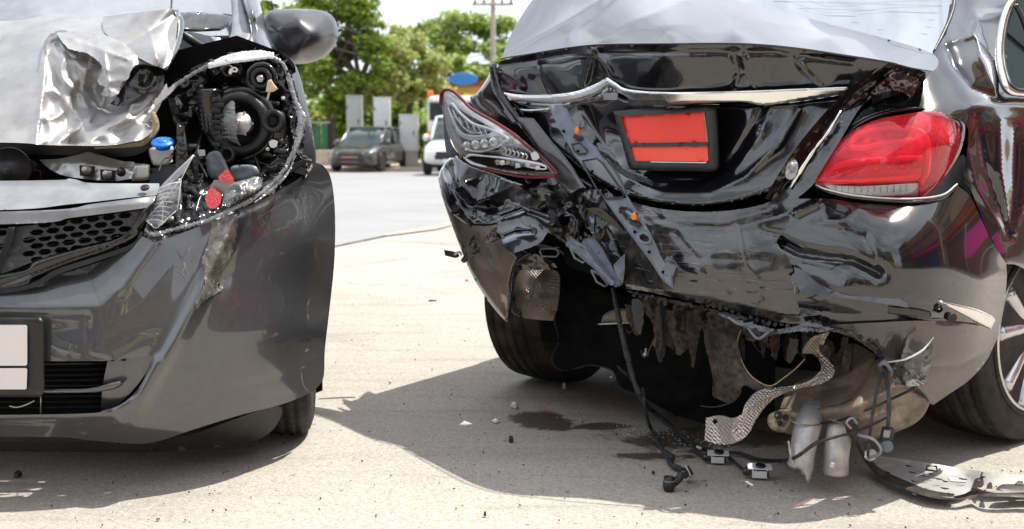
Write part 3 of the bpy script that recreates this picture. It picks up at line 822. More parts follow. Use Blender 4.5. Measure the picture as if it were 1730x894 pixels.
# ------------------------------------------------------------------ the street behind the photographer, seen in the paintwork
def shophouse(i, x, y, rz, w, h, wallc, shut, awn, label):
    wm = material('facade_%d' % i, wallc, rough=.85, var=.12, vscale=.8); sm = material('shutter_%d' % i, shut, rough=.5, var=.1, vscale=2); am = material('awning_%d' % i, awn, rough=.8, var=.08)
    t = root('shophouse', (x, y, 0), label, 'shophouse', 'shophouses behind the photographer')
    R = Matrix.Rotation(rz, 3, 'Z'); o = Vector((x, y, 0))
    def bx(n, c, s, m): return obj(n, box_geo(o + R @ Vector(c), s, R=R), m, t, smooth=False)
    bx('wall', (0, 2.5, h / 2), (w, 5, h), wm)
    bx('shutter', (0, -.03, 1.35), (w * .8, .08, 2.7), sm)
    bx('awning', (0, -.9, 3.1), (w * .95, 1.8, .12), am)
    bx('signboard', (0, -.12, 3.75), (w * .8, .14, .8), am)
    for fl in range(int(h // 3.2) - 1):
        for k in (-.3, 0, .3):
            bx('window', (k * w, -.02, 5.6 + fl * 3.1), (w * .2, .07, 1.5), 'window_solid')
        bx('balcony', (0, -.45, 4.55 + fl * 3.1), (w * .92, .9, .14), wm)
specs = [(-17, -13, math.pi, 6.5, 10.2, (.52, .44, .34), (.10, .16, .22), (.42, .08, .05), 'cream shophouse with red awning, reflected only in paintwork'),
         (-10, -15, math.pi, 6.5, 12.5, (.36, .34, .32), (.25, .22, .2), (.08, .22, .12), 'grey shophouse with green awning, reflected only in paintwork'),
         (-3.2, -15, math.pi, 6.5, 9.6, (.42, .30, .20), (.07, .07, .08), (.10, .16, .40), 'tan shophouse with blue awning, reflected only in paintwork'),
         (3.6, -15, math.pi, 6.5, 10.5, (.50, .47, .42), (.30, .08, .05), (.5, .30, .06), 'pale shophouse with orange awning, reflected only in paintwork'),
         (12.5, -10, math.pi * 1.5, 8, 12.8, (.40, .13, .07), (.30, .30, .29), (.12, .25, .06), 'brick red shophouse with green awning, right of the forecourt'),
         (12.5, -1.6, math.pi * 1.5, 8, 11.5, (.46, .17, .09), (.08, .10, .2), (.85, .04, .34), 'red shophouse with pink awning, right of the forecourt'),
         (12.5, 6.6, math.pi * 1.5, 8, 10.6, (.50, .36, .22), (.2, .08, .05), (.55, .10, .04), 'ochre shophouse with scarlet awning, right of the forecourt')]
for i, s in enumerate(specs): shophouse(i, *s)
material('magenta_cloth', (.80, .03, .30), rough=.6, var=.12, vscale=3)
material('leaf_green_cloth', (.10, .45, .12), rough=.6, var=.1)
t = root('banner_stand', (8.0, 5.4, 0), 'magenta banner on two posts beside the forecourt, seen in the flank of the saloon', 'banner')
obj('banner_cloth', box_geo((8.0, 5.6, 1.1), (.03, 1.1, .9)), 'magenta_cloth', t, smooth=False)
obj('banner_edge', box_geo((7.98, 6.22, 1.1), (.03, .12, .9)), 'leaf_green_cloth', t, smooth=False)
for y in (5.02, 6.30): obj('post', tube_geo([(8.0, y, 0), (8.0, y, 1), (8.0, y, 2.05)], [.03, .03], seg=8, n=2), 'silver_metal', t)
whole_car('taxi_car', 'yellow hatchback parked behind the photographer, seen in the bumper reflection', 'car', (2.6, -7.5, 0), math.radians(160), 4.2, 1.75, 1.5, 'car_yellow')
whole_car('parked_van', 'white van parked behind the photographer, seen in the bumper reflection', 'van', (-3.8, -8.5, 0), math.radians(200), 4.8, 1.9, 1.95, 'car_white', tall=True)
# ================================================================== THE GREY HATCHBACK (left)
P_true = P
def P(px, py, D):                                      # the nose sits a little farther off than first measured
    return P_true(px, py, D if D > 3.4 else 3.4 - (3.4 - D) * .78)
H0 = root('hatchback_car', (-1.5, 3.4, 0), 'damaged grey hatchback with smashed headlamp and crumpled bonnet at the left', 'car')
def hs(name, pts, d, mat, **kw): return sheet(name, pts, d, mat, kw.pop('parent', H0), **kw)
C = 1
HB = tps([(-380, 500, 2.60), (-380, 620, 2.61), (-380, 745, 2.70), (100, 460, 2.63), (100, 560, 2.60), (100, 700, 2.62), (100, 748, 2.72),
          (262, 408, 2.70), (250, 520, 2.66), (240, 640, 2.64), (230, 720, 2.66), (230, 750, 2.75), (380, 365, 2.80), (380, 500, 2.76), (380, 640, 2.76), (370, 715, 2.84),
          (470, 325, 2.98), (470, 480, 2.91), (470, 620, 2.89), (460, 690, 2.96), (530, 275, 3.16), (530, 400, 3.04), (530, 560, 3.02), (522, 665, 3.09), (560, 300, 3.30), (566, 400, 3.22), (558, 520, 3.20), (546, 640, 3.23)], .12)
# --- bumper
bump_out = [(-380, 500, C), (0, 491), (60, 474), (130, 455), (190, 434), (228, 408), (238, 398, C), (262, 409, C), (300, 397), (380, 366), (450, 334), (500, 305), (522, 288), (532, 274, C), (548, 282), (560, 305), (566, 360), (565, 440), (557, 520), (549, 590), (546, 640), (528, 662, C), (480, 682), (400, 703), (320, 728), (270, 745), (228, 750), (150, 744), (60, 738), (-380, 738, C)]
intake = [(-380, 612, C), (176, 610, C), (262, 600, C), (256, 612), (238, 650), (215, 676), (180, 692), (100, 700), (-380, 703, C)]
def bump_extra(X, Y):
    d = np.zeros(X.shape)
    # upper shelf turns to the sky; a soft valley lies under it
    s = pdist([(-380, 522), (60, 520), (170, 516), (215, 480), (262, 412)], X, Y)
    above = inside(np.array([(-80, 523), (60, 521), (170, 516), (215, 480), (264, 409), (240, 380), (-80, 380)]), X, Y)
    d += np.where(above, .00085 * np.minimum(s, 60), .00018 * np.minimum(s, 40))
    # scoop ridge running down to the intake corner
    r = pdist([(396, 372), (368, 430), (338, 500), (300, 575), (262, 640), (232, 690), (205, 712)], X, Y)
    d += -.028 * np.exp(-(r / 14) ** 2)
    side = inside(np.array([(400, 300), (396, 372), (368, 430), (338, 500), (300, 575), (262, 640), (232, 690), (205, 712), (150, 900), (900, 900), (900, 200)]), X, Y)
    d += np.where(side, .020 * (1 - np.exp(-r / 16)), 0) * np.clip((730 - Y) / 60, 0, 1)
    # low bulge at the foot of the ridge, lip above the intake
    d += -.022 * np.exp(-(((X - 232) / 55) ** 2 + ((Y - 722) / 17) ** 2))
    d += -.012 * np.exp(-((pdist([(-380, 708), (120, 706), (190, 700), (235, 668), (265, 610)], X, Y)) / 8) ** 2)
    # dent pushed in by the blow
    d += .02 * np.exp(-(((X - 365) / 22) ** 2 + ((Y - 470) / 26) ** 2))
    # plate recess line
    return d
hs('front_bumper', bump_out, HB, 'grey_paint', sp=4.5, thick=.004, holes=[intake], extra=bump_extra,
   creases=[([(262, 412), (240, 440), (200, 492)], -.004, 6), ([(280, 700), (380, 660), (470, 640), (545, 600)], .006, 16), ([(395, 372), (450, 350), (533, 283)], -.006, 7), ([(148, 532), (148, 600), (180, 609)], .004, 2.2), ([(-380, 530), (148, 532)], .003, 2.2)])
hs('intake_corner_panel', [(182, 609, C), (262, 600, C), (240, 640), (212, 672), (190, 690), (170, 692, C), (174, 650)], off(HB, .02), 'grey_paint', sp=5, extra=lambda X, Y: .0009 * (262 - X) * .5)
g = G()
for k in range(9): g.join(ptube([(-380, 616 + k * 9, 2.78), (80, 616 + k * 9, 2.78), (178, 614 + k * 9, 2.80)], 1.6, seg=6, n=2))
obj('radiator_fin', g, 'black_plastic', H0, kind='stuff')
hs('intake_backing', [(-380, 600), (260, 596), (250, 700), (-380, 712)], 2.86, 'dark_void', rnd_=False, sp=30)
hs('intake_vane', [(-380, 655, C), (60, 657), (150, 656), (190, 645), (206, 644), (204, 652), (180, 660), (100, 664), (-380, 663, C)], off(HB, .005), 'grey_paint', sp=4, thick=.03, roll=(4, .01))
obj('intake_stay', ptube([(69, 670, 2.68), (69, 705, 2.69)], 1.2, seg=6, n=2), 'silver_metal', H0)
obj('broken_clip', ptube([(16, 686, 2.66), (28, 688, 2.66), (44, 684, 2.66), (58, 677, 2.66)], 1.1, seg=6), 'white_plastic', H0)
hs('lower_splitter', [(-380, 742, C), (120, 747), (235, 752), (330, 732), (470, 686), (440, 742), (300, 762), (150, 764), (-380, 760, C)], off(HB, .09), 'black_plastic', sp=10, thick=.01)
# number plate
np_ = obj('number_plate', sheet_geo([(-186, 536, C), (68, 536), (75, 543, C), (75, 664), (68, 671, C), (-186, 668, C)], 2.565, 6, rnd_=False, roll=(5, .006)), 'black_plastic', H0, thick=.014)
hs('plate_window', [(-186, 549, C), (44, 549), (46, 551, C), (46, 615), (44, 618, C), (-186, 618, C)], 2.556, 'plate_white', parent=np_, rnd_=False, sp=8, thick=.003)
hs('plate_window', [(-186, 623, C), (44, 622), (46, 624, C), (45, 656), (43, 658, C), (-186, 658, C)], 2.556, 'plate_white', parent=np_, rnd_=False, sp=8, thick=.003)
# scraped streak over the shoulder of the bumper, a torn flake of paint
hs('scraped_patch', [(358, 376, C), (402, 360, C), (398, 400), (388, 440), (372, 462), (380, 476), (372, 492), (350, 505), (330, 524, C), (333, 505), (345, 480), (346, 450), (340, 440), (352, 410)], off(HB, -.005), 'scraped_paint', sp=3, jag=1.2, thick=.002, extra=lambda X, Y: bump_extra(X, Y), bump=(.003, 7, 4.0))
obj('paint_tear', ptube([(345, 462, 2.775), (352, 478, 2.78), (362, 486, 2.78), (372, 480, 2.785)], 1.5, seg=5), 'dark_void', H0)
for k, (a, b_) in enumerate([((300, 425), (318, 470)), ((312, 440), (306, 462)), ((322, 412), (308, 436)), ((330, 432), (318, 450)), ((296, 455), (312, 468))]):
    hs('scratch', ribbon([a, ((a[0] + b_[0]) / 2 + 3, (a[1] + b_[1]) / 2), b_], [1, 3, .8]), off(HB, -.004), 'scraped_paint', sp=2, thick=.001, jag=.5, extra=lambda X, Y: bump_extra(X, Y))
# --- front tyre
tc_ = P(482, 700, 3.42); R_ = .292
tread = lambda h, r, j: (-.006 if (j % 3 == 0 and r > R_ * .96) else 0) - (.008 if any(abs(h - q) < .006 for q in (.045, .075, .105, .135)) else 0)
tprof = [(0, .2), (.002, .25), (.012, R_ * .955), (.024, R_ * .985)] + [(.03 + i * .0075, R_) for i in range(16)] + [(.161, R_ * .985), (.175, R_ * .95), (.185, .25), (.185, .2)]
wx = P(527, 700, 3.42).x
ax = Vector((-1, -.12, 0)).normalized()
fw = obj('front_tyre', lathe(tprof, (wx, 3.47, R_), ax, 150, fn=tread), 'rubber', H0)
obj('wheel_rim', lathe([(.02, .19), (.03, .02), (.15, .02), (.16, .19)], (wx, 3.47, R_), ax, 30), 'alloy', fw)
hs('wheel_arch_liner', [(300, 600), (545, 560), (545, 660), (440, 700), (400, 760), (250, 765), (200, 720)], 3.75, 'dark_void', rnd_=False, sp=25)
# --- bonnet, buckled upwards
HD = tps([(-380, 242, 2.88), (75, 244, 2.86), (150, 247, 2.86), (250, 232, 2.90), (-380, 140, 3.06), (60, 140, 3.02), (-380, 60, 3.42), (-380, 36, 3.6), (90, 60, 3.22), (90, 25, 3.50), (190, 60, 3.20), (190, 26, 3.45), (290, 18, 3.34), (150, 150, 3.03), (260, 170, 3.02), (270, 110, 3.08)])
def hood_extra(X, Y):
    return hood_extra_(X, Y)
def hood_extra_(X, Y):
    zone = inside(np.array([(74, 90), (100, 52), (160, 62), (215, 84), (285, 118), (290, 200), (262, 240), (60, 246), (68, 170)]), X, Y)
    s = pdist([(60, 246), (68, 170), (74, 90), (100, 52), (160, 62), (215, 84), (285, 118)], X, Y)
    inn = np.where(zone, 1 - np.exp(-s / 9), 0)
    a = crumple(X, Y, .042, 1.25, 3.3, 2); b2 = crumple(X + Y * .35, Y * .32, .010, 2.6, 9.1, 2, False)
    d = inn * (.028 + a + b2)
    d += np.where(zone, .018 * np.cos((X - 60) / 26.0 + Y / 60.0) * inn, 0)
    d += .004 * crumple(X, Y, 1, .5, 6, 2, False)
    return d
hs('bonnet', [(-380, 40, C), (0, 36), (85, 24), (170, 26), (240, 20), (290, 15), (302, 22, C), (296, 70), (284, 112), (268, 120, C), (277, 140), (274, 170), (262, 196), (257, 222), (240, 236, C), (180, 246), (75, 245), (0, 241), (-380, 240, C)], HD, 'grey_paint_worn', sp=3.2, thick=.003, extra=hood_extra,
   creases=[([(78, 85), (73, 150), (66, 200), (60, 246)], -.018, 5), ([(100, 52), (180, 66), (240, 100)], -.014, 5), ([(90, 72), (120, 96), (170, 110)], .016, 4), ([(78, 95), (100, 150), (120, 240)], .012, 6), ([(150, 100), (140, 150), (165, 180), (150, 205)], -.016, 5), ([(165, 182), (205, 175), (262, 150)], .018, 6), ([(185, 215), (225, 200), (262, 175)], -.012, 5)])
flap = [(96, 56, C), (130, 54), (180, 60), (216, 80), (240, 100), (276, 112, C), (236, 108), (222, 118), (217, 132), (205, 140, C), (200, 158), (186, 164, C), (172, 160), (178, 148, C), (165, 138), (172, 112), (150, 92), (120, 84), (104, 70)]
hs('bonnet_tear_dark', [(276, 114, C), (277, 136), (266, 152), (246, 158), (226, 170), (206, 180), (186, 176, C), (196, 164), (205, 150), (214, 138), (222, 120), (240, 110)], off(HD, -.022), 'black_gloss', sp=3, thick=.003, bump=(.012, 3, 4.1, 2))  # black sheet standing in for the shaded hollow under the torn flap
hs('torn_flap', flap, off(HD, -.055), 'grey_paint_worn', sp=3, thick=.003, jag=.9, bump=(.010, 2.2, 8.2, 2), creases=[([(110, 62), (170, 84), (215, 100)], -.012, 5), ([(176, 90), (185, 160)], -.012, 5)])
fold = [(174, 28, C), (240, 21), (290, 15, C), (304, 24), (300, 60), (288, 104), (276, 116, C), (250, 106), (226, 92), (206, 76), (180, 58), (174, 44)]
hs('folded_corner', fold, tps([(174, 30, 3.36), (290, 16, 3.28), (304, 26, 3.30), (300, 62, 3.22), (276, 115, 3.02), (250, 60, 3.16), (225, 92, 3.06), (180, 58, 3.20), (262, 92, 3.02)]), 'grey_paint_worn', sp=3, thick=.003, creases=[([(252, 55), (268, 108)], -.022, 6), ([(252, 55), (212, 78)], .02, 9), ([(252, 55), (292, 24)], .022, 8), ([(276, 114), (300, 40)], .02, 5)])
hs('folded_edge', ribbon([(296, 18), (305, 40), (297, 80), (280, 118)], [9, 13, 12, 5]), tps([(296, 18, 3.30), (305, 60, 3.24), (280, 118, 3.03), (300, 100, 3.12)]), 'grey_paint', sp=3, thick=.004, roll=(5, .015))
hs('torn_rim', ribbon([(78, 92), (76, 75), (84, 62), (100, 54), (118, 57), (135, 66)], [2, 5, 5, 6, 4, 2]), off(HD, -.05), 'scraped_paint', sp=2, jag=1.2, thick=.002)
obj('sealant_bead', ptube([(258, 190, 2.98), (263, 210, 2.97), (256, 228, 2.95), (238, 240, 2.94), (210, 246, 2.94), (160, 250, 2.95)], [4, 7, 6, 7, 4, 2], seg=8, wob=.3), 'sealant', H0)
hs('bonnet_underside', [(-380, 236), (60, 244), (150, 246), (240, 236), (268, 224), (230, 262), (100, 262), (-380, 256)], 3.02, 'black_plastic', sp=12, thick=.01)
# --- windscreen, cowl, pillar
hs('windscreen', [(-380, -60, C), (425, -60, C), (395, 20), (400, 60, C), (300, 60), (150, 50), (-380, 60, C)], tps([(-380, -60, 4.3), (-380, 60, 3.75), (300, 60, 3.8), (400, 60, 3.9), (425, -60, 4.35), (200, 0, 3.98)]), 'windscreen_glass', sp=16, thick=.005)
hs('dashboard', [(-380, 20), (390, 20), (400, 90), (-380, 80)], 4.3, 'grey_plastic', sp=20, rnd_=False)
hs('cowl_panel', [(290, 22, C), (330, 20), (386, 26), (392, 34, C), (388, 44), (372, 52, C), (330, 54), (298, 52, C)], tps([(290, 22, 3.5), (390, 30, 3.62), (372, 52, 3.5), (298, 52, 3.38)]), 'black_gloss', sp=4, thick=.01, roll=(4, .02), bump=(.006, 4, 2.2))
hs('cowl_grey_plate', [(288, 66, C), (316, 54), (350, 60), (372, 64, C), (374, 78), (330, 86), (300, 100), (286, 104, C)], tps([(288, 66, 3.5), (372, 70, 3.66), (286, 104, 3.4), (330, 86, 3.5)]), 'grey_plastic', sp=5, thick=.006, bump=(.01, 4, 1.5))
obj('bonnet_hinge', ptube([(300, 50, 3.42), (320, 66, 3.42), (350, 84, 3.44), (385, 100, 3.46)], [5, 8, 7, 6], seg=10), 'black_plastic', H0)
obj('bonnet_stay', ptube([(282, 104, 3.38), (310, 92, 3.4), (345, 80, 3.46)], [6, 7, 5], seg=10), 'black_plastic', H0)
obj('wiper_arm', ptube([(288, -40, 3.75), (290, -5, 3.7), (289, 18, 3.62)], 1.6, seg=6), 'black_plastic', H0)
hs('screen_corner_trim', [(384, -60, C), (398, -60, C), (412, 0), (422, 40), (425, 62), (418, 72), (398, 74), (380, 82), (372, 76, C), (388, 62), (392, 40), (390, 0)], tps([(384, -60, 4.1), (422, 40, 3.85), (372, 76, 3.72), (392, 20, 3.92)]), 'grey_plastic', sp=4, thick=.01, roll=(6, .02))
hs('front_pillar', [(396, -60, C), (432, -60, C), (438, 0), (449, 40), (462, 74), (474, 98, C), (462, 98), (440, 88), (426, 66, C), (424, 40), (410, 0)], tps([(396, -60, 4.1), (432, -60, 4.2), (449, 40, 3.9), (474, 98, 3.62), (426, 66, 3.72), (412, 0, 3.9), (430, 20, 3.84)]), 'grey_paint', sp=4, thick=.03, roll=(10, .05), creases=[([(414, -40), (426, 20), (446, 80)], -.02, 4)])
hs('fender_tip', [(458, 78, C), (466, 82), (484, 92), (497, 108), (500, 122, C), (488, 114), (470, 106), (462, 96)], tps([(458, 80, 3.42), (500, 120, 3.30), (480, 98, 3.32)]), 'scraped_paint', sp=3, thick=.004, bump=(.008, 6, 3.3))
# --- wing mirror
mirr = tps([(442, 30, 4.02), (441, 60, 4.02), (455, 86, 4.02), (480, 104, 4.03), (512, 108, 4.05), (548, 96, 4.06), (568, 72, 4.08), (571, 42, 4.08), (556, 22, 4.07), (520, 15, 4.04), (470, 16, 4.03), (500, 60, 3.905), (470, 50, 3.93), (540, 60, 3.93), (505, 90, 3.925), (505, 30, 3.925)])
hs('side_mirror', [(452, 20), (470, 16), (500, 15), (530, 16), (553, 21), (567, 35), (571, 55), (567, 76), (549, 96), (520, 107), (497, 108), (478, 103), (458, 89), (446, 72), (441, 50), (443, 32)], mirr, 'grey_paint_dimmed', sp=4, thick=.08, roll=(9, .03))
obj('mirror_stalk', ptube([(462, 92, 3.98), (478, 96, 4.0), (492, 96, 4.03)], [8, 9, 7], seg=10), 'black_plastic', H0)
# --- wing (fender) right of the lamp
FD = tps([(480, 92, 3.40), (500, 120, 3.34), (512, 160, 3.29), (526, 210, 3.27), (533, 270, 3.27), (505, 300, 3.16), (498, 230, 3.14), (484, 130, 3.22), (516, 240, 3.20)])
hs('front_wing', [(470, 88, C), (488, 96), (500, 112), (510, 140), (518, 175), (527, 215), (533, 255), (534, 282, C), (522, 300), (502, 308, C), (506, 280), (509, 240), (505, 200), (494, 150), (480, 110)], FD, 'grey_paint_dimmed', sp=4, thick=.005, roll=(4, .008))
hs('wing_inner_edge', ribbon([(470, 92), (488, 130), (500, 170), (507, 205), (508, 245), (496, 290)], [6, 10, 12, 15, 12, 6]), off(FD, -.015), 'black_gloss', sp=3, thick=.01, bump=(.01, 8, 5.5), jag=.8)
# body shell behind, so that it throws its shadow and closes the engine bay
shell = G()
for (y, zt, hw) in ((3.72, .70, .80), (3.85, .82, .80), (4.0, .93, .84), (4.15, 1.0, .84), (6.6, 1.0, .84), (6.8, .7, .8)):
    cx = -1.40 - (y - 3.0) * .19
    for (sx, z) in ((-1, .24), (-1, zt * .7), (-.93, zt), (.93, zt), (1, zt * .7), (1, .24)):
        shell.v.append(Vector((cx + sx * hw + (.03 if sx > 0 else 0), y, z)))
for i in range(5):
    for j in range(6): shell.f.append((i * 6 + j, i * 6 + (j + 1) % 6, (i + 1) * 6 + (j + 1) % 6, (i + 1) * 6 + j))
shell.f.append(tuple(range(6))[::-1]); shell.f.append(tuple(range(30, 36)))
obj('body_shell', shell, 'grey_paint', H0, smooth=False)
roof = G()
for (y, z, hw) in ((4.2, 1.02, .78), (4.9, 1.46, .62), (6.3, 1.48, .62), (6.75, 1.05, .7)):
    cx = -1.40 - (y - 3.0) * .19
    roof.v += [Vector((cx - hw, y, z)), Vector((cx + hw, y, z)), Vector((cx + hw * 1.1, y, 1.0)), Vector((cx - hw * 1.1, y, 1.0))]
roof.f = [(4 * i + j, 4 * i + (j + 1) % 4, 4 * i + 4 + (j + 1) % 4, 4 * i + 4 + j) for i in range(1, 3) for j in range(4)] + [(4, 5, 6, 7), (12, 13, 14, 15)]
obj('roof', roof, 'grey_paint', H0, smooth=False, bevel=.05)
# --- engine bay
obj('bay_light_block', box_geo((-1.52, 3.45, .43), (1.70, .78, .36)), 'dark_void', H0, smooth=False, bevel=.03)  # hidden dark box added to stop sun leaking through the bay
obj('bay_light_lid', box_geo((-1.50, 3.50, .67), (1.66, .60, .10)), 'dark_void', H0, smooth=False)  # second hidden slab added above it against the same sun leak
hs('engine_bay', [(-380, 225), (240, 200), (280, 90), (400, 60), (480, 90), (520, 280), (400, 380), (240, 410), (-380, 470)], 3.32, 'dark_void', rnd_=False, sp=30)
brk = hs('bay_bracket', [(66, 270, C), (100, 268), (130, 262), (148, 257), (162, 260), (205, 272), (228, 276), (222, 302, C), (190, 306), (140, 302), (105, 296), (82, 284)], tps([(66, 270, 2.98), (148, 257, 2.96), (228, 276, 2.96), (220, 304, 2.93), (140, 302, 2.92)]), 'silver_metal', sp=4, thick=.004, creases=[([(80, 275), (140, 276), (225, 290)], -.006, 5)], bump=(.004, 4, 7))
hs('bracket_box', [(226, 276, C), (250, 278), (254, 284, C), (250, 304), (222, 306, C)], 2.93, 'silver_metal', sp=4, thick=.05, roll=(4, .01))
for (x, y) in ((147, 287), (182, 294)):
    hs('clamp', [(x - 13, y - 8), (x + 14, y - 6), (x + 13, y + 12), (x - 12, y + 10)], 2.905, 'black_plastic', sp=4, rnd_=False, thick=.01, parent=brk)
for (x, y) in ((147, 287), (182, 294), (205, 291)):
    c = P(x, y, 2.90)
    b_ = lathe([(0, .012), (.004, .012), (.005, .009), (.012, .009), (.014, .006)], c, (0, -1, .15), 12)
    b_.join(lathe([(.012, .0075), (.019, .0075), (.020, .004)], c, (0, -1, .15), 6))
    obj('bolt', b_, 'silver_metal' if x < 200 else 'black_plastic', brk)
horn = lathe([(0, .052), (.006, .056), (.010, .054), (.012, .046), (.016, .044), (.018, .036), (.022, .034), (.024, .022), (.027, .020), (.028, .0)], P(16, 287, 2.90), (.1, -1, .2), 36)
hr = obj('horn', horn, 'black_plastic', H0)
obj('horn_nut', lathe([(0, .012), (.008, .012), (.009, .006), (.016, .005)], P(14, 288, 2.872), (.1, -1, .2), 6), 'cable', hr)
hose = ptube([(-380, 262, 2.98), (0, 263, 2.98), (30, 266, 2.98), (55, 276, 2.98), (62, 284, 3.0)], 5, seg=12, n=26)
for i, v in enumerate(hose.v):
    pass
obj('ribbed_hose', hose, 'cable', H0)
obj('red_bracket', ptube([(49, 302, 3.0), (48, 290, 3.0), (56, 288, 3.0), (68, 289, 3.0), (69, 302, 3.0)], 1.2, seg=6, raw=True), 'maroon_gasket', H0)
rg = G()
rs_ = obj('washer_reservoir', sheet_geo([(254, 250), (290, 246), (292, 262), (284, 278), (262, 280), (254, 268)], 2.98, 4, roll=(5, .02)), 'white_plastic', H0, thick=.05)
capc = P(275, 243, 2.93)
cap = lathe([(-.012, .018), (-.001, .018), (0, .028), (.004, .029), (.0075, .026), (.008, .0)], capc, (.06, -.42, 1), 40, fn=lambda h, r, j: -.0012 if (j % 4 == 0 and r > .026) else 0)
cp = obj('filler_cap', cap, 'blue_cap', rs_)
obj('cap_mark', lathe([(0, .014), (.0025, .013), (.003, 0)], capc + Vector((0, -.002, .007)), (.06, -.42, 1), 24), 'blue_cap', cp)
hs('bay_cross_bar', [(255, 285), (330, 270), (335, 290), (270, 320), (250, 318)], 3.02, 'slate_plastic', sp=6, rnd_=False, thick=.02)
# --- latch panel and grille
LP_ = tps([(-380, 308, 2.80), (130, 302, 2.80), (268, 310, 2.84), (266, 330, 2.76), (130, 345, 2.70), (-380, 358, 2.70)])
lat = hs('latch_panel', [(-380, 308, C), (60, 305), (118, 302), (150, 309), (210, 310), (269, 310, C), (269, 322), (264, 330, C), (220, 334), (120, 345), (0, 355), (-380, 359, C)], LP_, 'grey_plastic', sp=4, thick=.006, creases=[([(-380, 316), (120, 314), (150, 322), (268, 322)], .006, 3), ([(-380, 306), (118, 303), (152, 310), (268, 311)], -.01, 2.5)])
for (x, y) in ((27, 324), (245, 318)): obj('fixing_plug', lathe([(0, .011), (.003, .011), (.005, .007), (.005, 0)], P(x, y, 2.765), (0, -.75, 1), 16), 'black_gloss', lat)
GT = tps([(-380, 360, 2.69), (262, 332, 2.74), (-380, 384, 2.66), (240, 352, 2.70), (120, 370, 2.67), (230, 400, 2.70), (130, 445, 2.64), (0, 490, 2.61), (-380, 500, 2.60)])
hs('grille_top_trim', [(-380, 362, C), (60, 356), (160, 344), (262, 331, C), (258, 341), (248, 351, C), (200, 358), (120, 368), (40, 378), (-380, 384, C)], GT, 'grey_plastic', sp=4, thick=.02, creases=[([(-380, 371), (120, 357), (250, 342)], -.006, 4)])
hs('grille_surround', [(262, 332, C), (264, 340), (248, 372), (232, 398, C), (220, 406), (180, 424), (120, 444), (60, 468), (0, 490), (-380, 500, C), (-380, 470, C), (0, 462), (60, 440), (130, 420), (190, 406), (222, 386), (240, 352, C)], GT, 'black_gloss', sp=4, thick=.02, roll=(6, .014), creases=[([(240, 384), (200, 410), (120, 436), (0, 482)], .014, 3)])
hs('grille_lower_lip', ribbon([(240, 392), (226, 414), (180, 432), (100, 458), (0, 492), (-380, 502)], [4, 7, 8, 9, 8, 8]), off(GT, .006), 'black_plastic', sp=3, thick=.01)
cells = []
for row in range(8):
    for c_ in range(14):
        x = 22 + c_ * 27 + (13.5 if row % 2 else 0); y = 386 + row * 11.5 - (x - 20) * .115
        lo = 452 - max(0, (x - 40)) * .24
        if y > lo - 3 or x > 232 - (y - 355) * .55 or y < 381 - (x - 20) * .115: continue
        if x < 44 + (430 - y) * .18: continue
        cells.append([(x - 12, y + .8), (x - 6, y - 4.4), (x + 6.5, y - 5.2), (x + 12, y - 1), (x + 6, y + 4.4), (x - 6.5, y + 5.2)])
cells_l = []
for row in range(9):
    for c_ in range(16):
        x = -376 + c_ * 27 + (13.5 if row % 2 else 0); y = 392 + row * 11.5 - (x - 20) * .10
        if x > 10 + (430 - y) * .18 - 4 or y > 462 or x < -366: continue
        cells_l.append([(x - 12, y + .8), (x - 6, y - 4.4), (x + 6.5, y - 5.2), (x + 12, y - 1), (x + 6, y + 4.4), (x - 6.5, y + 5.2)])
hs('grille_mesh', [(24, 384, C), (120, 372), (241, 355, C), (228, 384), (200, 402, C), (130, 418), (62, 440), (10, 460), (-2, 462, C), (8, 430)], off(GT, .012), 'cable', sp=7, thick=.016, holes=cells, hround=False)
hs('grille_mesh', [(-380, 388, C), (14, 386, C), (8, 410), (-4, 446), (-14, 466, C), (-380, 472, C)], off(GT, .012), 'cable', sp=7, thick=.016, holes=cells_l, hround=False)
hs('grille_divider', [(14, 384, C), (26, 383, C), (20, 410), (6, 444), (-6, 466, C), (-16, 468, C), (0, 430)], off(GT, -.002), 'black_gloss', sp=4, thick=.02)
g = G()
for k in range(9): g.join(ptube([(-40, 500 - k * 9, 2.80), (60, 466 - k * 9 + 8, 2.80), (200, 424 - k * 5, 2.82)], 1.3, seg=5, n=3))
obj('condenser_fin', g, 'cable', H0, kind='stuff')
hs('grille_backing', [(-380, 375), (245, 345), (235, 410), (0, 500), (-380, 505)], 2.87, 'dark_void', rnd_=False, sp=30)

# --- smashed headlamp
LMP = tps([(290, 150, 3.10), (400, 95, 3.16), (480, 110, 3.22), (508, 200, 3.12), (470, 300, 3.00), (380, 366, 2.86), (250, 395, 2.76), (270, 300, 2.86), (300, 220, 3.05), (400, 220, 3.22), (340, 200, 3.20), (430, 280, 3.10), (340, 300, 2.98)])
HLr = hs('headlamp', [(286, 150), (330, 112), (400, 94), (455, 94), (484, 110), (500, 150), (508, 205), (502, 255), (480, 296), (440, 334), (380, 366), (310, 390), (252, 402), (244, 388), (268, 340), (300, 300), (312, 250), (292, 200)], off(LMP, .02), 'black_gloss', sp=4, thick=.006, bump=(.030, 2.6, 12.0, 3))
def hl(name, pts, d, mat, **kw): return sheet(name, pts, d, mat, HLr, **kw)
def ring(c, ax_, r0, r1, h, mat, name, parent=HLr, seg=40, fn=None): return obj(name, lathe([(0, r0), (0, r1), (h * .5, r1 * 1.03), (h, r1 * .98), (h * 1.1, (r0 + r1) / 2), (h, r0), (0, r0 * .96)], c, ax_, seg, fn=fn), mat, parent)
axr = Vector((-.10, -1, .10)).normalized()
cR = P(408, 211, 3.12)
ring(cR, axr, .060, .083, .030, 'black_plastic', 'reflector_ring')
ring(P(408, 211, 3.14), axr, .082, .098, .018, 'black_gloss', 'outer_ring')
obj('lamp_cup', lathe([(.0, .064), (-.03, .060), (-.06, .045), (-.07, .0)], cR, axr, 32), 'black_gloss', HLr)
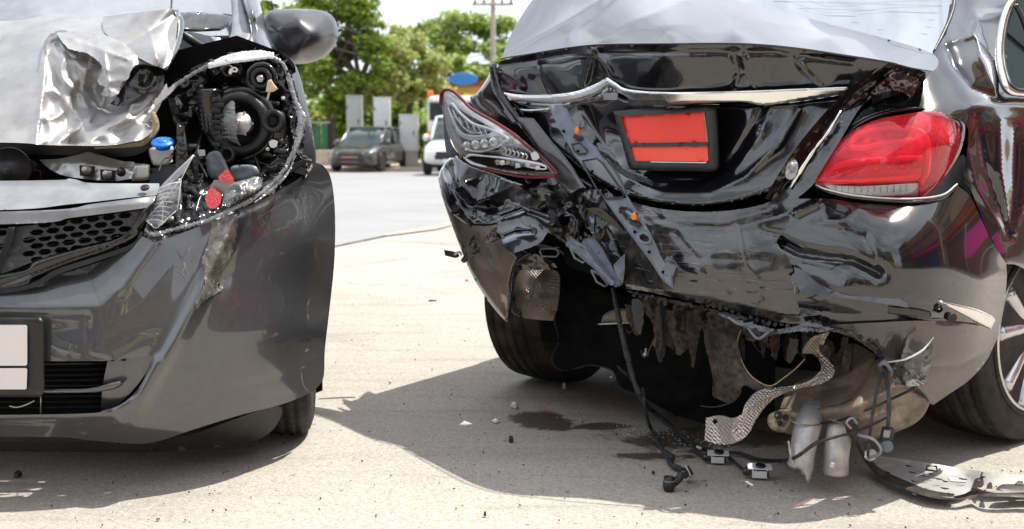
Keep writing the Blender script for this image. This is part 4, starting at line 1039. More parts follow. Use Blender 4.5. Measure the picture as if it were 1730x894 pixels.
for k in range(8):
    q = k * math.pi / 4 + .2
    obj('reflector_rib', tube_geo([tuple(cR - axr * .03 + Vector((math.cos(q) * .02, 0, math.sin(q) * .02))), tuple(cR + Vector((math.cos(q) * .058, 0, math.sin(q) * .058)))], .0028, seg=5, n=2), 'cable', HLr)
bc = P(408, 209, 3.06)
bh = obj('bulb_holder', lathe([(-.03, .020), (0, .021), (.001, .029), (.004, .029), (.005, .018), (.012, .018), (.013, .011), (.022, .010), (.023, .006), (.020, .005), (.019, 0)], bc, (-.25, -1, .15), 36), 'exhaust_metal', HLr)
obj('bulb_slot', lathe([(0, .008), (.003, .007), (.003, 0)], bc + Vector((-.006, -.024, .004)), (-.25, -1, .15), 14), 'silver_metal', bh)
for k in range(5):
    q = k * 1.257
    obj('holder_tab', box_geo(bc + Vector((math.cos(q) * .027, -.002, math.sin(q) * .027)), (.010, .004, .006), rot=(0, -q, 0)), 'silver_metal', bh, smooth=False, bevel=.001)
sh = hl('reflector_shard', [(391, 171, C), (396, 172), (398, 196), (402, 212), (398, 226, C), (404, 240), (407, 247, C), (396, 241), (384, 236), (370, 233, C), (370, 214), (374, 192), (382, 178)], tps([(391, 171, 3.04), (370, 233, 3.05), (407, 247, 3.02), (386, 205, 3.01)]), 'broken_lens', sp=2.5, thick=.005, jag=.5)
for k in range(8):
    y0 = 180 + k * 7.2
    obj('prism_rib', ptube([(max(371, 386 - k * 2.2), y0 + 3, 3.03), (384, y0 + 1, 3.018), (397 + k * .6, y0 + 4, 3.02)], 1.1, seg=5, n=3), 'broken_lens', sh)
# side columns and bellows
col_ = lathe([(i * .006, .030 + (.006 if i % 2 else 0)) for i in range(20)], P(352, 150, 3.12), (.05, .08, -1), 20)
obj('bellows', col_, 'black_gloss', HLr)
g = G(); c0 = P(372, 170, 3.06)
for k in range(9):
    g.join(box_geo(P(366 + (k % 2) * 5, 168 + k * 9.5, 3.03), (.022, .016, .010), rot=(0, .2 * (k % 3 - 1), 0)))
obj('ribbed_column', g, 'black_plastic', HLr, smooth=False, bevel=.002)
for (x, y, d, r, nm) in ((443, 133, 3.12, .027, 'side_lamp_socket'), (388, 121, 3.14, .016, 'round_plug'), (385, 262, 3.05, .022, 'lower_plug'), (463, 205, 3.08, .030, 'indicator_cup')):
    s_ = ring(P(x, y, d), axr, r * .62, r, .016, 'black_plastic', nm, seg=28)
    obj('socket_floor', lathe([(0, r * .7), (-.012, r * .6), (-.014, 0)], P(x, y, d), axr, 24), 'dark_void', s_)
ring(P(443, 133, 3.15), axr, .030, .042, .012, 'black_gloss', 'side_lamp_dish')
obj('socket_nut', lathe([(0, .010), (.010, .010), (.011, .006), (.006, .005), (.006, 0)], P(441, 134, 3.10), axr, 6), 'silver_metal', HLr)
hl('cream_clip', [(449, 154, C), (452, 137, C), (458, 134), (463, 142), (470, 150, C), (462, 155), (452, 156)], 3.06, 'cream_plastic', sp=2.5, thick=.012, roll=(2, .004))
obj('cream_stem', ptube([(455, 155, 3.07), (452, 168, 3.08)], 2.2, seg=7), 'cream_plastic', HLr)
hl('white_clip', [(386, 124, C), (388, 117), (396, 113), (402, 117), (400, 122), (393, 122), (390, 126)], 3.05, 'white_plastic', sp=2, thick=.008, holes=[[(394, 116), (398, 116), (398, 119), (394, 119)]])
hl('white_tab', [(334, 253), (346, 253), (347, 263), (336, 264)], 3.0, 'white_plastic', sp=3, rnd_=False, thick=.012)
hl('broken_socket', [(455, 239), (463, 236), (469, 240), (467, 247), (461, 250), (456, 247)], 3.03, 'ice_plastic', sp=2, thick=.012, jag=.6)
obj('white_bead', lathe([(0, .001), (.003, .005), (.008, .005), (.011, .001)], P(479, 166, 3.10), (0, -1, 0), 10), 'white_plastic', HLr)
obj('white_bead', lathe([(0, .001), (.003, .005), (.008, .005), (.011, .001)], P(453, 252, 3.05), (0, -1, 0), 10), 'white_plastic', HLr)
hl('lamp_step', [(462, 190), (480, 190), (484, 220), (478, 255), (462, 262), (455, 240), (458, 210)], 3.10, 'black_gloss', sp=4, thick=.02, roll=(6, .03))
for (pts, d, mt) in (([(424, 150), (438, 148), (440, 168), (470, 172), (468, 180), (430, 176)], 3.13, 'black_plastic'), ([(350, 262), (372, 258), (390, 300), (372, 306), (352, 296)], 3.0, 'slate_plastic'), ([(390, 282), (430, 280), (436, 300), (400, 306)], 2.98, 'slate_plastic'), ([(318, 268), (330, 264), (336, 300), (328, 330), (318, 310)], 2.95, 'black_plastic'), ([(300, 205, C), (312, 225), (318, 262), (314, 300), (306, 325, C), (298, 290), (297, 240)], 2.93, 'black_gloss')):
    hl('housing_fragment', pts, d, mt, sp=4, thick=.012, roll=(4, .012), bump=(.006, 6, pts[0][0] * .01))
for k in range(26):
    a = rnd.uniform(0, 6.28); x = 400 + math.cos(a) * rnd.uniform(58, 98); y = 222 + math.sin(a) * rnd.uniform(55, 100)
    if x < 300 or x > 500: continue
    w = rnd.uniform(6, 18); h = rnd.uniform(4, 12)
    q = rnd.uniform(0, 3)
    pts = [(x + math.cos(q + t) * w * rnd.uniform(.6, 1), y + math.sin(q + t) * h * rnd.uniform(.6, 1)) for t in (0, 1.3, 2.5, 3.9, 5.1)]
    hl('inner_piece', pts, float(LMP(np.array([x]), np.array([y]))[0]) - rnd.uniform(.0, .05), rnd.choice(['black_plastic', 'black_gloss', 'black_gloss', 'cable']), sp=4, thick=.01, rnd_=False, roll=(3, .008))
# broken clear rim all round
rimD = tps([(262, 175, 3.0), (345, 112, 3.06), (400, 97, 3.08), (460, 98, 3.12), (494, 140, 3.10), (508, 190, 3.06), (500, 245, 3.0), (470, 300, 2.92), (400, 355, 2.80), (300, 390, 2.72), (245, 396, 2.70)])
for nm, pts, w, jg_, mt in (('lens_rim_top', [(262, 180), (276, 164), (292, 148), (318, 130), (345, 114), (372, 106)], [6, 14, 10, 9, 9, 7], 1.4, 'broken_lens'),
                        ('lens_rim_top', [(352, 112), (380, 102), (410, 96), (440, 93), (462, 94)], [9, 15, 18, 16, 9], .8, 'ice_plastic'),
                        ('lens_rim_side', [(455, 94), (476, 106), (490, 135), (498, 165), (507, 192), (506, 222), (498, 252), (484, 280)], [7, 8, 8, 9, 12, 16, 12, 9], 1.3, 'broken_lens'),
                        ('lens_rim_side', [(496, 180), (512, 192), (513, 205), (504, 240), (496, 262)], [3, 8, 12, 10, 3], 1.5, 'broken_lens'),
                        ('lens_rim_bottom', [(484, 280), (468, 302), (446, 322), (420, 340), (390, 354), (350, 372), (300, 386), (258, 396), (244, 386)], [9, 10, 9, 8, 9, 9, 8, 9, 6], 1.5, 'broken_lens'),
                        ('lens_rim_bottom', [(500, 262), (486, 292), (462, 318), (430, 342)], [2, 6, 7, 3], 1.2, 'broken_lens')):
    w = [q * .72 for q in w] if mt != 'ice_plastic' else w
    hl(nm, ribbon(pts, w), off(rimD, -.012 if mt != 'ice_plastic' else -.02), mt, sp=2.8, jag=jg_ * .9, thick=.002, bump=(.0012, 3, len(pts) * 1.3, 2, False), roll=(3, .004))
for k in range(34):
    t_ = k / 33; q_ = cr([(262, 180), (300, 142), (345, 113), (400, 96), (460, 94), (492, 135), (506, 195), (500, 250), (468, 302), (400, 352), (310, 386), (248, 392)], 6); i_ = int(t_ * (len(q_) - 1)); x, y = q_[i_]
    a_ = rnd.uniform(0, 6.28); L = rnd.uniform(7, 20); w_ = rnd.uniform(2, 6)
    hl('lens_splinter', [(x, y, C), (x + math.cos(a_) * L + math.sin(a_) * w_, y + math.sin(a_) * L - math.cos(a_) * w_, C), (x + math.cos(a_) * L * .5 - math.sin(a_) * w_, y + math.sin(a_) * L * .5 + math.cos(a_) * w_, C)], float(rimD(np.array([x]), np.array([y]))[0]) - rnd.uniform(.01, .03), rnd.choice(['broken_lens', 'clear_lens', 'broken_lens', 'black_gloss']), sp=3, thick=.003, rnd_=False)
for k, pts in enumerate(([(300, 240), (290, 262), (276, 270), (268, 290)], [(312, 282), (300, 300), (306, 340), (296, 352)], [(420, 160), (430, 190), (424, 240), (440, 290)], [(330, 180), (340, 220), (334, 262), (350, 300)], [(360, 310), (340, 330), (330, 360)], [(430, 270), (456, 280), (470, 268)])):
    obj('lamp_wire', ptube([(a, b_, float(LMP(np.array([float(a)]), np.array([float(b_)]))[0]) - .03) for a, b_ in pts], rnd.uniform(1.2, 2.4), seg=7), rnd.choice(['cable', 'black_gloss']), HLr)
hl('silver_flake', [(260, 178, C), (266, 166), (276, 150), (281, 142), (284, 150, C), (296, 142), (290, 156), (280, 164), (270, 174)], 2.97, 'ice_plastic', sp=2.5, jag=.7, thick=.003, bump=(.01, 8, 2))
# lens shards
ls = hl('lens_shard', [(327, 262, C), (318, 280), (306, 302), (306, 330), (298, 356, C), (276, 378), (262, 386), (245, 372, C), (254, 352), (266, 330), (270, 316, C), (292, 292)], tps([(327, 262, 2.90), (245, 372, 2.70), (276, 378, 2.70), (306, 320, 2.80)]), 'clear_lens', sp=4, thick=.006)
for k in range(9):
    t_ = k / 8; x0 = 268 - t_ * 22 + (t_ * 6); y0 = 320 + t_ * 52; x1 = 305 - t_ * 26; y1 = 308 + t_ * 68
    obj('prism_rib', ptube([(x0, y0, 2.755), ((x0 + x1) / 2, (y0 + y1) / 2 - 3, 2.745), (x1, y1, 2.765)], 1.0, seg=5, n=3), 'ice_plastic', ls)
hl('shard_face', [(270, 318, C), (292, 294), (327, 262, C), (312, 290), (298, 302), (285, 316), (276, 318)], tps([(327, 262, 2.885), (270, 318, 2.80), (298, 302, 2.83)]), 'broken_lens', sp=3, thick=.004)
for a_, b_ in (((245, 372), (276, 340)), ((276, 340), (306, 302)), ((276, 340), (274, 380)), ((245, 372), (262, 386)), ((298, 356), (266, 384)), ((306, 303), (300, 356)), ((327, 262), (270, 318)), ((327, 262), (306, 303))):
    obj('shard_edge', ptube([(*a_, 2.76), ((a_[0] + b_[0]) / 2, (a_[1] + b_[1]) / 2, 2.755), (*b_, 2.76)], 1.0, seg=5, n=2), 'ice_plastic', ls)
hl('dark_blade', [(310, 208, C), (300, 222), (300, 260), (306, 300), (318, 330), (332, 342, C), (338, 326), (328, 300), (318, 270), (314, 235)], 2.90, 'black_gloss', sp=4, thick=.006, bump=(.012, 5, 6.6))
hl('red_reflector', [(380, 287, C), (386, 288), (395, 301, C), (393, 308), (370, 304, C), (369, 299)], tps([(380, 287, 2.83), (395, 301, 2.83), (370, 304, 2.82)]), 'red_reflector', sp=3, thick=.01)
hl('red_reflector', [(352, 320, C), (360, 318), (374, 328, C), (372, 344), (362, 353, C), (352, 350), (346, 336, C)], tps([(352, 320, 2.79), (374, 328, 2.80), (362, 353, 2.77)]), 'red_reflector', sp=3, thick=.01)
hl('reflector_backing', [(362, 304, C), (395, 306), (398, 318), (380, 330), (364, 322), (354, 318)], 2.83, 'lamp_grey', sp=4, thick=.008)
hl('lens_chunk', [(378, 326, C), (392, 310), (412, 304), (434, 298), (444, 302, C), (442, 316), (426, 328), (404, 338), (386, 350), (376, 346, C)], tps([(378, 326, 2.80), (444, 302, 2.90), (380, 348, 2.77), (410, 318, 2.80)]), 'broken_lens', sp=3, thick=.008, jag=.9, bump=(.014, 6, 4.4), roll=(3, .008))
hl('lens_chunk', [(440, 310, C), (468, 300), (480, 288, C), (476, 300), (470, 312), (462, 330, C), (455, 322), (446, 326)], 2.90, 'broken_lens', sp=3, thick=.004, jag=.9, bump=(.01, 6, 2.2))
for (x, y, r) in ((424, 320, 4), (290, 370, 3.5), (318, 372, 4)):
    obj('lamp_clip', lathe([(0, .006), (.004, .006), (.004, .003), (.008, .003), (.008, 0)], P(x, y, 2.80), (0, -1, .3), 12), 'silver_metal', HLr)
# teeth under the rim
g = G()
for k in range(26):
    t_ = k / 25; x = 398 + 118 * t_; y = 350 - 80 * t_ - 6 * math.sin(t_ * 3.1)
    g.join(box_geo(P(x, y + 3, 2.84 + .26 * t_), (.011, .05, .012), rot=(0, .35, 0)))
obj('bumper_teeth', g, 'black_plastic', H0, smooth=False, kind='stuff')
hs('bumper_ledge', ribbon([(250, 404), (310, 398), (390, 362), (460, 330), (510, 296), (528, 276)], [8, 12, 14, 14, 14, 6]), tps([(250, 404, 2.76), (390, 362, 2.88), (528, 276, 3.18), (460, 330, 3.03)]), 'black_plastic', sp=4, thick=.03, jag=.8, bump=(.008, 6, 1.9))
g = G()
for k in range(5):
    g.join(box_geo(P(500 + (k % 3) * 8, 262 + k * 6, 3.12), (.03, .04, .02), rot=(.1, .3, .2)))
    g.join(ptube([(492 + k * 6, 250 + k * 5, 3.1), (505 + k * 4, 262 + k * 6, 3.08), (520, 270 + k * 3, 3.12)], 1.5, seg=5, n=2))
obj('bumper_bracket', g, 'black_plastic', H0, smooth=False, bevel=.002)
# glass crumbs in the lamp
g = G()
for k in range(14):
    t_ = rnd.random(); a = rnd.uniform(-.6, 2.6)
    x = 405 + math.cos(a) * rnd.uniform(70, 96); y = 225 + math.sin(a) * rnd.uniform(62, 100)
    d = float(LMP(np.array([x]), np.array([y]))[0]) - .035
    g.join(box_geo(P(x, y, d), (rnd.uniform(.001, .003),) * 3, rot=(rnd.random() * 3, rnd.random() * 3, 0)))
obj('glass_crumb', g, 'ice_plastic', HLr, smooth=False, kind='stuff')

P = P_true
# ================================================================== THE BLACK SALOON (right)
AX = Vector((.841, -.541, 0)); FW = Vector((.541, .841, 0))     # axle direction and driving direction
OC = Vector((.783, 3.81, 0))                                     # middle of the rear axle, on the ground
S0 = root('saloon_car', tuple(OC), 'black saloon with torn rear bumper and crushed boot at the right', 'car')
def ss(name, pts, d, mat, **kw): return sheet(name, pts, d, mat, kw.pop('parent', S0), **kw)
def LW(u, w, z): return OC + AX * u + FW * w + Vector((0, 0, z))
SB = tps([(750, 150, 4.05), (745, 300, 3.92), (765, 420, 3.92), (800, 540, 3.98), (860, 95, 3.72), (860, 165, 3.70), (860, 250, 3.66), (860, 350, 3.56), (870, 450, 3.62), (860, 540, 3.66),
          (990, 95, 3.38), (990, 165, 3.40), (990, 250, 3.42), (990, 350, 3.30), (990, 450, 3.24), (1125, 78, 3.08), (1125, 155, 3.11), (1125, 230, 3.19), (1125, 345, 3.05), (1125, 420, 2.98), (1125, 510, 3.02),
          (1290, 78, 2.98), (1290, 160, 2.99), (1290, 330, 2.93), (1290, 440, 2.86), (1290, 540, 2.90), (1450, 100, 2.92), (1450, 160, 2.90), (1450, 260, 2.84), (1450, 340, 2.80), (1450, 430, 2.73), (1450, 520, 2.75), (1450, 600, 2.84),
          (1610, 200, 2.93), (1610, 330, 2.86), (1610, 440, 2.80), (1610, 540, 2.82), (1610, 640, 2.92), (1700, 100, 3.3), (1700, 250, 3.14), (1700, 340, 3.08), (1700, 450, 3.03), (1690, 560, 3.04)])
def sbd(x, y): return float(SB(np.array([float(x)]), np.array([float(y)]))[0])
# --- boot lid: buckled deck
DK = tps([(848, 97, 3.74), (870, 50, 3.95), (905, 0, 4.15), (905, -60, 4.5), (1000, 90, 3.37), (1000, 60, 3.46), (1000, 0, 3.80), (1000, -60, 4.25), (1125, 78, 3.08), (1125, 55, 3.17), (1125, 0, 3.56), (1125, -60, 4.1), (1240, 75, 3.00), (1240, 50, 3.12), (1240, 0, 3.52), (1400, 92, 2.92), (1400, 60, 3.12), (1400, 38, 3.36), (1585, 112, 2.90), (1560, 85, 3.12), (1500, 104, 2.90), (1500, 72, 3.18)])
lid = ss('boot_lid', [(848, 98, C), (858, 70), (873, 40), (892, 10), (912, -16, C), (1200, -16, C), (1236, 0), (1320, 20), (1420, 45), (1520, 72), (1570, 88), (1584, 100), (1584, 112), (1576, 120, C), (1540, 114), (1500, 104), (1430, 93), (1340, 80), (1250, 73), (1130, 73), (1020, 74), (960, 80), (890, 91)], DK, 'black_paint', sp=4.5, thick=.004,
   creases=[([(848, 97), (930, 52), (1010, 4), (1060, -40)], -.030, 20), ([(960, 60), (1020, 20), (1080, -40)], .022, 26), ([(1020, 72), (1090, 50), (1240, 30), (1380, 48)], -.008, 26), ([(1010, 72), (1060, 40), (1160, 0)], -.012, 18)],
   extra=lambda X, Y: .012 * np.exp(-(((X - 1225) / 60) ** 2 + ((Y - 40) / 18) ** 2)) )
def sl(name, pts, d, mat, **kw): return ss(name, pts, d, mat, parent=lid, **kw)
LF = tps([(845, 100, 3.73), (860, 165, 3.735), (960, 80, 3.48), (960, 160, 3.50), (1020, 74, 3.32), (1028, 133, 3.34), (1125, 74, 3.085), (1125, 156, 3.135), (1290, 75, 2.985), (1290, 160, 3.03), (1430, 94, 2.925), (1432, 152, 2.96), (1500, 104, 2.90)])
sl('lid_face', [(844, 104, C), (890, 92), (960, 81), (1020, 76), (1130, 75), (1250, 75), (1340, 82), (1430, 95), (1502, 106, C), (1470, 128), (1432, 152, C), (1300, 162), (1130, 160), (1060, 152), (1030, 138, C), (1000, 150), (930, 164), (857, 164, C), (848, 140), (843, 120)], off(LF, .008), 'black_paint', sp=3.6, thick=.004,
   creases=[([(1002, 84), (994, 112), (985, 150)], -.012, 7), ([(1002, 84), (1022, 108), (1034, 132)], -.016, 7), ([(1240, 95), (1248, 125), (1240, 150)], .014, 7), ([(1255, 92), (1262, 120), (1275, 148)], -.010, 6), ([(1335, 88), (1360, 120), (1390, 150)], -.012, 9), ([(905, 95), (912, 130), (925, 160)], .012, 12), ([(850, 122), (868, 132), (880, 150)], -.012, 8), ([(846, 112), (960, 92), (1130, 87), (1300, 88), (1440, 106)], .010, 7)],
   extra=lambda X, Y: np.where(inside(np.array([(1002, 84), (985, 150), (1034, 136)]), X, Y), .022, 0) * np.clip(pdist([(1002, 84), (985, 150), (1034, 136), (1002, 84)], X, Y) / 9, 0, 1) + .0045 * crumple(X, Y, 1, 1.1, 2, 3, False))
chp = [(850, 156, C), (880, 160), (930, 160), (970, 155), (1000, 145), (1026, 131, C), (1040, 140), (1062, 151), (1130, 156), (1250, 154), (1350, 150), (1432, 147, C), (1428, 158), (1350, 170), (1290, 178), (1250, 173), (1130, 175), (1075, 172), (1052, 160), (1028, 147, C), (1008, 160), (970, 172), (930, 176), (880, 172), (862, 170, C)]
sl('chrome_strip', chp, off(LF, -.022), 'chrome', sp=3, thick=.012, roll=(3, .004))
sl('chrome_under_strip', ribbon([(862, 183), (890, 187), (925, 185), (945, 180)], [2, 5, 5, 3]), off(LF, .0), 'chrome', sp=2.5, thick=.006, roll=(2.5, .006))
# lower panel with the plate recess
LL = tps([(862, 168, 3.76), (900, 215, 3.70), (960, 265, 3.50), (1020, 310, 3.30), (1100, 340, 3.10), (1200, 347, 3.02), (1290, 328, 2.97), (1340, 290, 2.96), (1400, 220, 2.95), (1436, 160, 2.97), (1300, 172, 3.04), (1130, 178, 3.15), (1000, 172, 3.46), (1125, 230, 3.24), (1180, 280, 3.17), (1225, 200, 3.14), (1050, 240, 3.38), (1110, 310, 3.16), (1270, 210, 3.05), (1250, 290, 3.05), (1360, 220, 2.99)])
lp = sl('lid_lower_panel', [(862, 168, C), (930, 176), (1000, 165), (1030, 152), (1060, 168), (1130, 174), (1300, 176), (1436, 158, C), (1416, 190), (1385, 236), (1340, 292), (1292, 326), (1200, 347), (1100, 340), (1020, 310), (960, 266), (900, 216)], LL, 'black_paint', sp=4, thick=.004,
   creases=[([(1288, 178), (1262, 230), (1232, 275), (1180, 306), (1110, 308), (1050, 285), (1010, 250)], .020, 8), ([(1020, 262), (1060, 300), (1120, 326), (1200, 326), (1260, 300), (1320, 240), (1350, 185)], -.016, 8), ([(985, 185), (1010, 230), (1040, 270)], .012, 10), ([(1302, 182), (1285, 232), (1240, 290)], -.008, 4)],
   extra=lambda X, Y: .006 * crumple(X, Y, 1, .9, 7, 3, False), roll=(6, .018))
pf = ss('plate_frame', [(1036, 188, C), (1100, 182), (1192, 177, C), (1206, 180), (1212, 196), (1215, 270), (1212, 286), (1204, 290, C), (1080, 288), (1064, 284), (1060, 276, C)], tps([(1036, 188, 3.26), (1192, 177, 3.10), (1212, 288, 3.06), (1062, 284, 3.20)]), 'black_plastic', parent=lid, sp=5, thick=.03, roll=(8, .012),
        holes=[[(1049, 197), (1192, 189), (1198, 273), (1072, 272)]], hround=False)
pD = tps([(1048, 196, 3.255), (1194, 189, 3.105), (1198, 274, 3.075), (1066, 272, 3.205)])
ss('plate_upper_field', [(1048, 197, C), (1191, 189, C), (1195, 240, C), (1061, 243, C)], pD, 'plate_red', parent=pf, rnd_=False, sp=7, thick=.004)
ss('plate_lower_field', [(1063, 248, C), (1195, 246, C), (1197, 271), (1192, 274, C), (1074, 273, C), (1070, 268)], pD, 'plate_orange', parent=pf, rnd_=False, sp=7, thick=.004)
ss('plate_backing', [(1045, 192), (1200, 184), (1204, 280), (1062, 280)], off(pD, .008), 'black_gloss', parent=pf, rnd_=False, sp=12, thick=.004)
ss('plate_divider', [(1060, 242, C), (1196, 240, C), (1197, 247, C), (1061, 248, C)], off(pD, -.006), 'black_plastic', parent=pf, rnd_=False, sp=4, thick=.008)
ss('plate_rim', ribbon([(1189, 189), (1192, 210), (1195, 240)], 2.0), off(pD, -.004), 'sealant', parent=pf, sp=1.5, thick=.002)
ss('plate_rim', ribbon([(1074, 273), (1120, 274), (1192, 275)], 1.6), off(pD, -.004), 'white_plastic', parent=pf, sp=1.5, thick=.002)
ss('emblem_bracket', [(1019, 158, C), (1044, 156, C), (1043, 169, C), (1020, 169, C)], 3.30, 'grey_plastic', parent=lid, rnd_=False, sp=4, thick=.02)
for x in (1028, 1034, 1040): obj('bracket_pin', ptube([(x, 140, 3.33), (x + 1, 158, 3.31)], 1.6, seg=6, n=2), 'black_plastic', lid)
ss('handle_recess', [(1062, 168, C), (1190, 171, C), (1150, 178), (1070, 176)], 3.125, 'black_plastic', parent=lid, sp=3, thick=.01)
obj('lid_lip', ptube([(846, 99, 3.735), (890, 92, 3.64), (960, 80.5, 3.475), (1020, 75, 3.31), (1130, 74, 3.07), (1250, 74, 2.985), (1340, 81, 2.945), (1430, 94, 2.91), (1500, 105, 2.895), (1540, 114.5, 2.885), (1574, 119, 2.89)], 1.6, seg=8, n=8), 'black_paint', lid)
# torn right edge of the lid
ss('lid_edge_fold', [(1500, 104, C), (1530, 110), (1564, 122, C), (1562, 136), (1550, 146), (1542, 150, C), (1520, 152), (1490, 158), (1466, 172), (1430, 204), (1395, 240), (1360, 284), (1332, 322, C), (1306, 338), (1292, 335, C), (1318, 290), (1352, 240), (1392, 192), (1430, 152), (1472, 122)], tps([(1500, 104, 2.92), (1564, 122, 3.0), (1430, 180, 2.93), (1310, 330, 2.94), (1480, 150, 2.98)]), 'black_gloss', sp=3.5, thick=.005, parent=lid, creases=[([(1500, 140), (1440, 178), (1380, 244), (1320, 320)], -.012, 5), ([(1515, 112), (1450, 152), (1390, 222)], .014, 5)], bump=(.007, 3, 6.6))
ss('lid_edge_flap', [(1508, 122, C), (1530, 124), (1562, 122, C), (1548, 150), (1540, 168, C), (1528, 158), (1508, 154), (1480, 160), (1462, 172, C), (1480, 146)], tps([(1508, 122, 2.96), (1562, 122, 3.02), (1540, 168, 3.0), (1462, 172, 2.97)]), 'black_paint_scuffed', sp=3, thick=.004, parent=lid, bump=(.008, 6, 1.1), jag=.6)
ss('torn_lid_strip', [(1424, 190, C), (1456, 178, C), (1444, 196), (1420, 236), (1395, 276), (1372, 314, C), (1350, 332), (1330, 336, C), (1352, 300), (1386, 246)], tps([(1424, 190, 2.88), (1456, 178, 2.88), (1372, 314, 2.83), (1330, 336, 2.87)]), 'black_paint', sp=3.5, thick=.006, bump=(.003, 3, 2.4))
obj('torn_bead', ptube([(1420, 188, 2.86), (1400, 222, 2.85), (1378, 250, 2.85), (1352, 290, 2.86), (1334, 320, 2.88)], [2, 3, 2, 5, 2], seg=7, wob=.6), 'chrome', S0)
ss('seal_hook', [(1330, 278), (1344, 270), (1348, 286), (1340, 302), (1328, 300)], 2.86, 'grey_paint_worn', sp=2.5, thick=.006, bump=(.01, 9, 3))
# --- rear window, quarter panel, side window
GLS_ = tps([(1180, -60, 3.80), (1240, 0, 3.60), (1320, 20, 3.46), (1420, 45, 3.36), (1520, 72, 3.24), (1580, 90, 3.20), (1600, 40, 3.34), (1615, -10, 3.46), (1625, -60, 3.6), (1400, -60, 3.78), (1400, 0, 3.56)])
GLS = off(GLS_, .055)
ss('rear_window', [(1160, -60, C), (1220, -6), (1236, 4), (1320, 26), (1420, 52), (1520, 80), (1572, 96, C), (1590, 64), (1604, 30), (1612, 0), (1614, -60, C)], GLS, 'rear_glass', sp=7, thick=.005, extra=lambda X, Y: .001 * np.sin(Y / 1.9) * 0)
obj('window_seal', ptube([(1577, 88, 3.18), (1592, 60, 3.24), (1606, 28, 3.31), (1612, 0, 3.38), (1613, -60, 3.52)], [1.5, 3, 3.4, 3.4, 3.4], seg=8), 'black_plastic', S0)
for k in range(16):
    y0 = -10 + k * 6
    if y0 < 62 and k % 2: obj('heater_wire', ptube([(1250 + k * 20, y0, 3.0)] * 0 or [(1240 + k * 22, y0 - 6, float(GLS(np.array([1240. + k * 22]), np.array([y0 - 6.]))[0]) - .002), (1600 - k * 3, y0 + 2, float(GLS(np.array([1600. - k * 3]), np.array([y0 + 2.]))[0]) - .002)], .16, seg=4, n=2), 'black_plastic', S0)
QP = tps([(1440, 208, 2.96), (1480, 168, 2.99), (1540, 150, 3.02), (1575, 118, 3.08), (1590, 70, 3.22), (1605, 20, 3.38), (1622, -60, 3.58), (1560, 190, 2.95), (1600, 140, 3.06), (1600, 190, 2.96), (1640, 180, 3.02), (1640, 215, 2.985), (1640, 330, 2.965), (1700, 440, 3.04), (1700, 330, 3.08), (1700, 250, 3.10), (1690, 180, 3.13), (1700, 160, 3.22), (1650, 100, 3.20), (1650, 40, 3.36), (1700, 60, 3.46), (1690, -40, 3.70), (1780, 450, 3.30), (1780, 300, 3.30), (1780, 190, 3.36), (1780, 160, 3.42), (1780, -60, 3.9)])
ss('quarter_panel', [(1436, 214, C), (1460, 186), (1490, 168), (1530, 156), (1560, 138), (1578, 112), (1588, 80), (1604, 30), (1614, -10), (1618, -60, C), (1800, -60, C), (1800, 500, C), (1726, 452), (1700, 446, C), (1672, 398), (1652, 350), (1640, 320), (1628, 300), (1636, 240), (1632, 212), (1600, 194), (1560, 190), (1500, 196)], QP, 'black_paint', sp=4.5, thick=.004,
   holes=[[(1722, -30), (1706, 4), (1694, 40), (1689, 80), (1691, 120), (1700, 146), (1730, 150), (1790, 152), (1790, -30)]],
   creases=[([(1597, 74), (1612, 112), (1642, 148), (1688, 168)], .030, 12), ([(1597, 74), (1640, 60), (1652, 30)], -.022, 9), ([(1648, 60), (1654, 95), (1680, 150)], -.018, 9), ([(1640, 182), (1690, 176), (1760, 186)], -.012, 6), ([(1650, 200), (1664, 280), (1690, 350), (1703, 395)], .020, 9), ([(1688, 200), (1690, 290), (1706, 392)], -.022, 8), ([(1715, 220), (1712, 320), (1706, 395)], .022, 8), ([(1634, 250), (1650, 320), (1690, 385)], -.012, 7), ([(1740, 230), (1735, 330), (1712, 395)], -.015, 7)],
   extra=lambda X, Y: .010 * crumple(X, Y, 1, 1.3, 5, 2, False) * np.exp(-((X - 1670) / 60) ** 2) * (Y > 20))
fr_ = [(1735, -60, 3.60), (1716, -10, 3.44), (1700, 18, 3.38), (1690, 56, 3.33), (1687, 96, 3.28), (1692, 128, 3.23), (1703, 152, 3.20), (1730, 158, 3.26), (1800, 161, 3.42)]
obj('side_window_trim', ptube(fr_, 6, seg=10), 'chrome', S0)
obj('side_window_seal', ptube([(a + 7, b_ - 3, d + .01) for a, b_, d in fr_], 4.5, seg=8), 'black_plastic', S0)
ss('side_window', [(1724, -60), (1708, 4), (1697, 40), (1692, 80), (1694, 118), (1704, 146), (1740, 152), (1800, 154), (1800, -60)], tps([(1724, -60, 3.6), (1697, 60, 3.36), (1704, 146, 3.24), (1800, 154, 3.46), (1800, -60, 3.8)]), 'window_solid', sp=8, rnd_=False, thick=.004)
obj('door_pillar_trim', ptube([(1716, 8, 3.38), (1730, 40, 3.40), (1745, 90, 3.42)], 4, seg=8), 'black_gloss', S0)
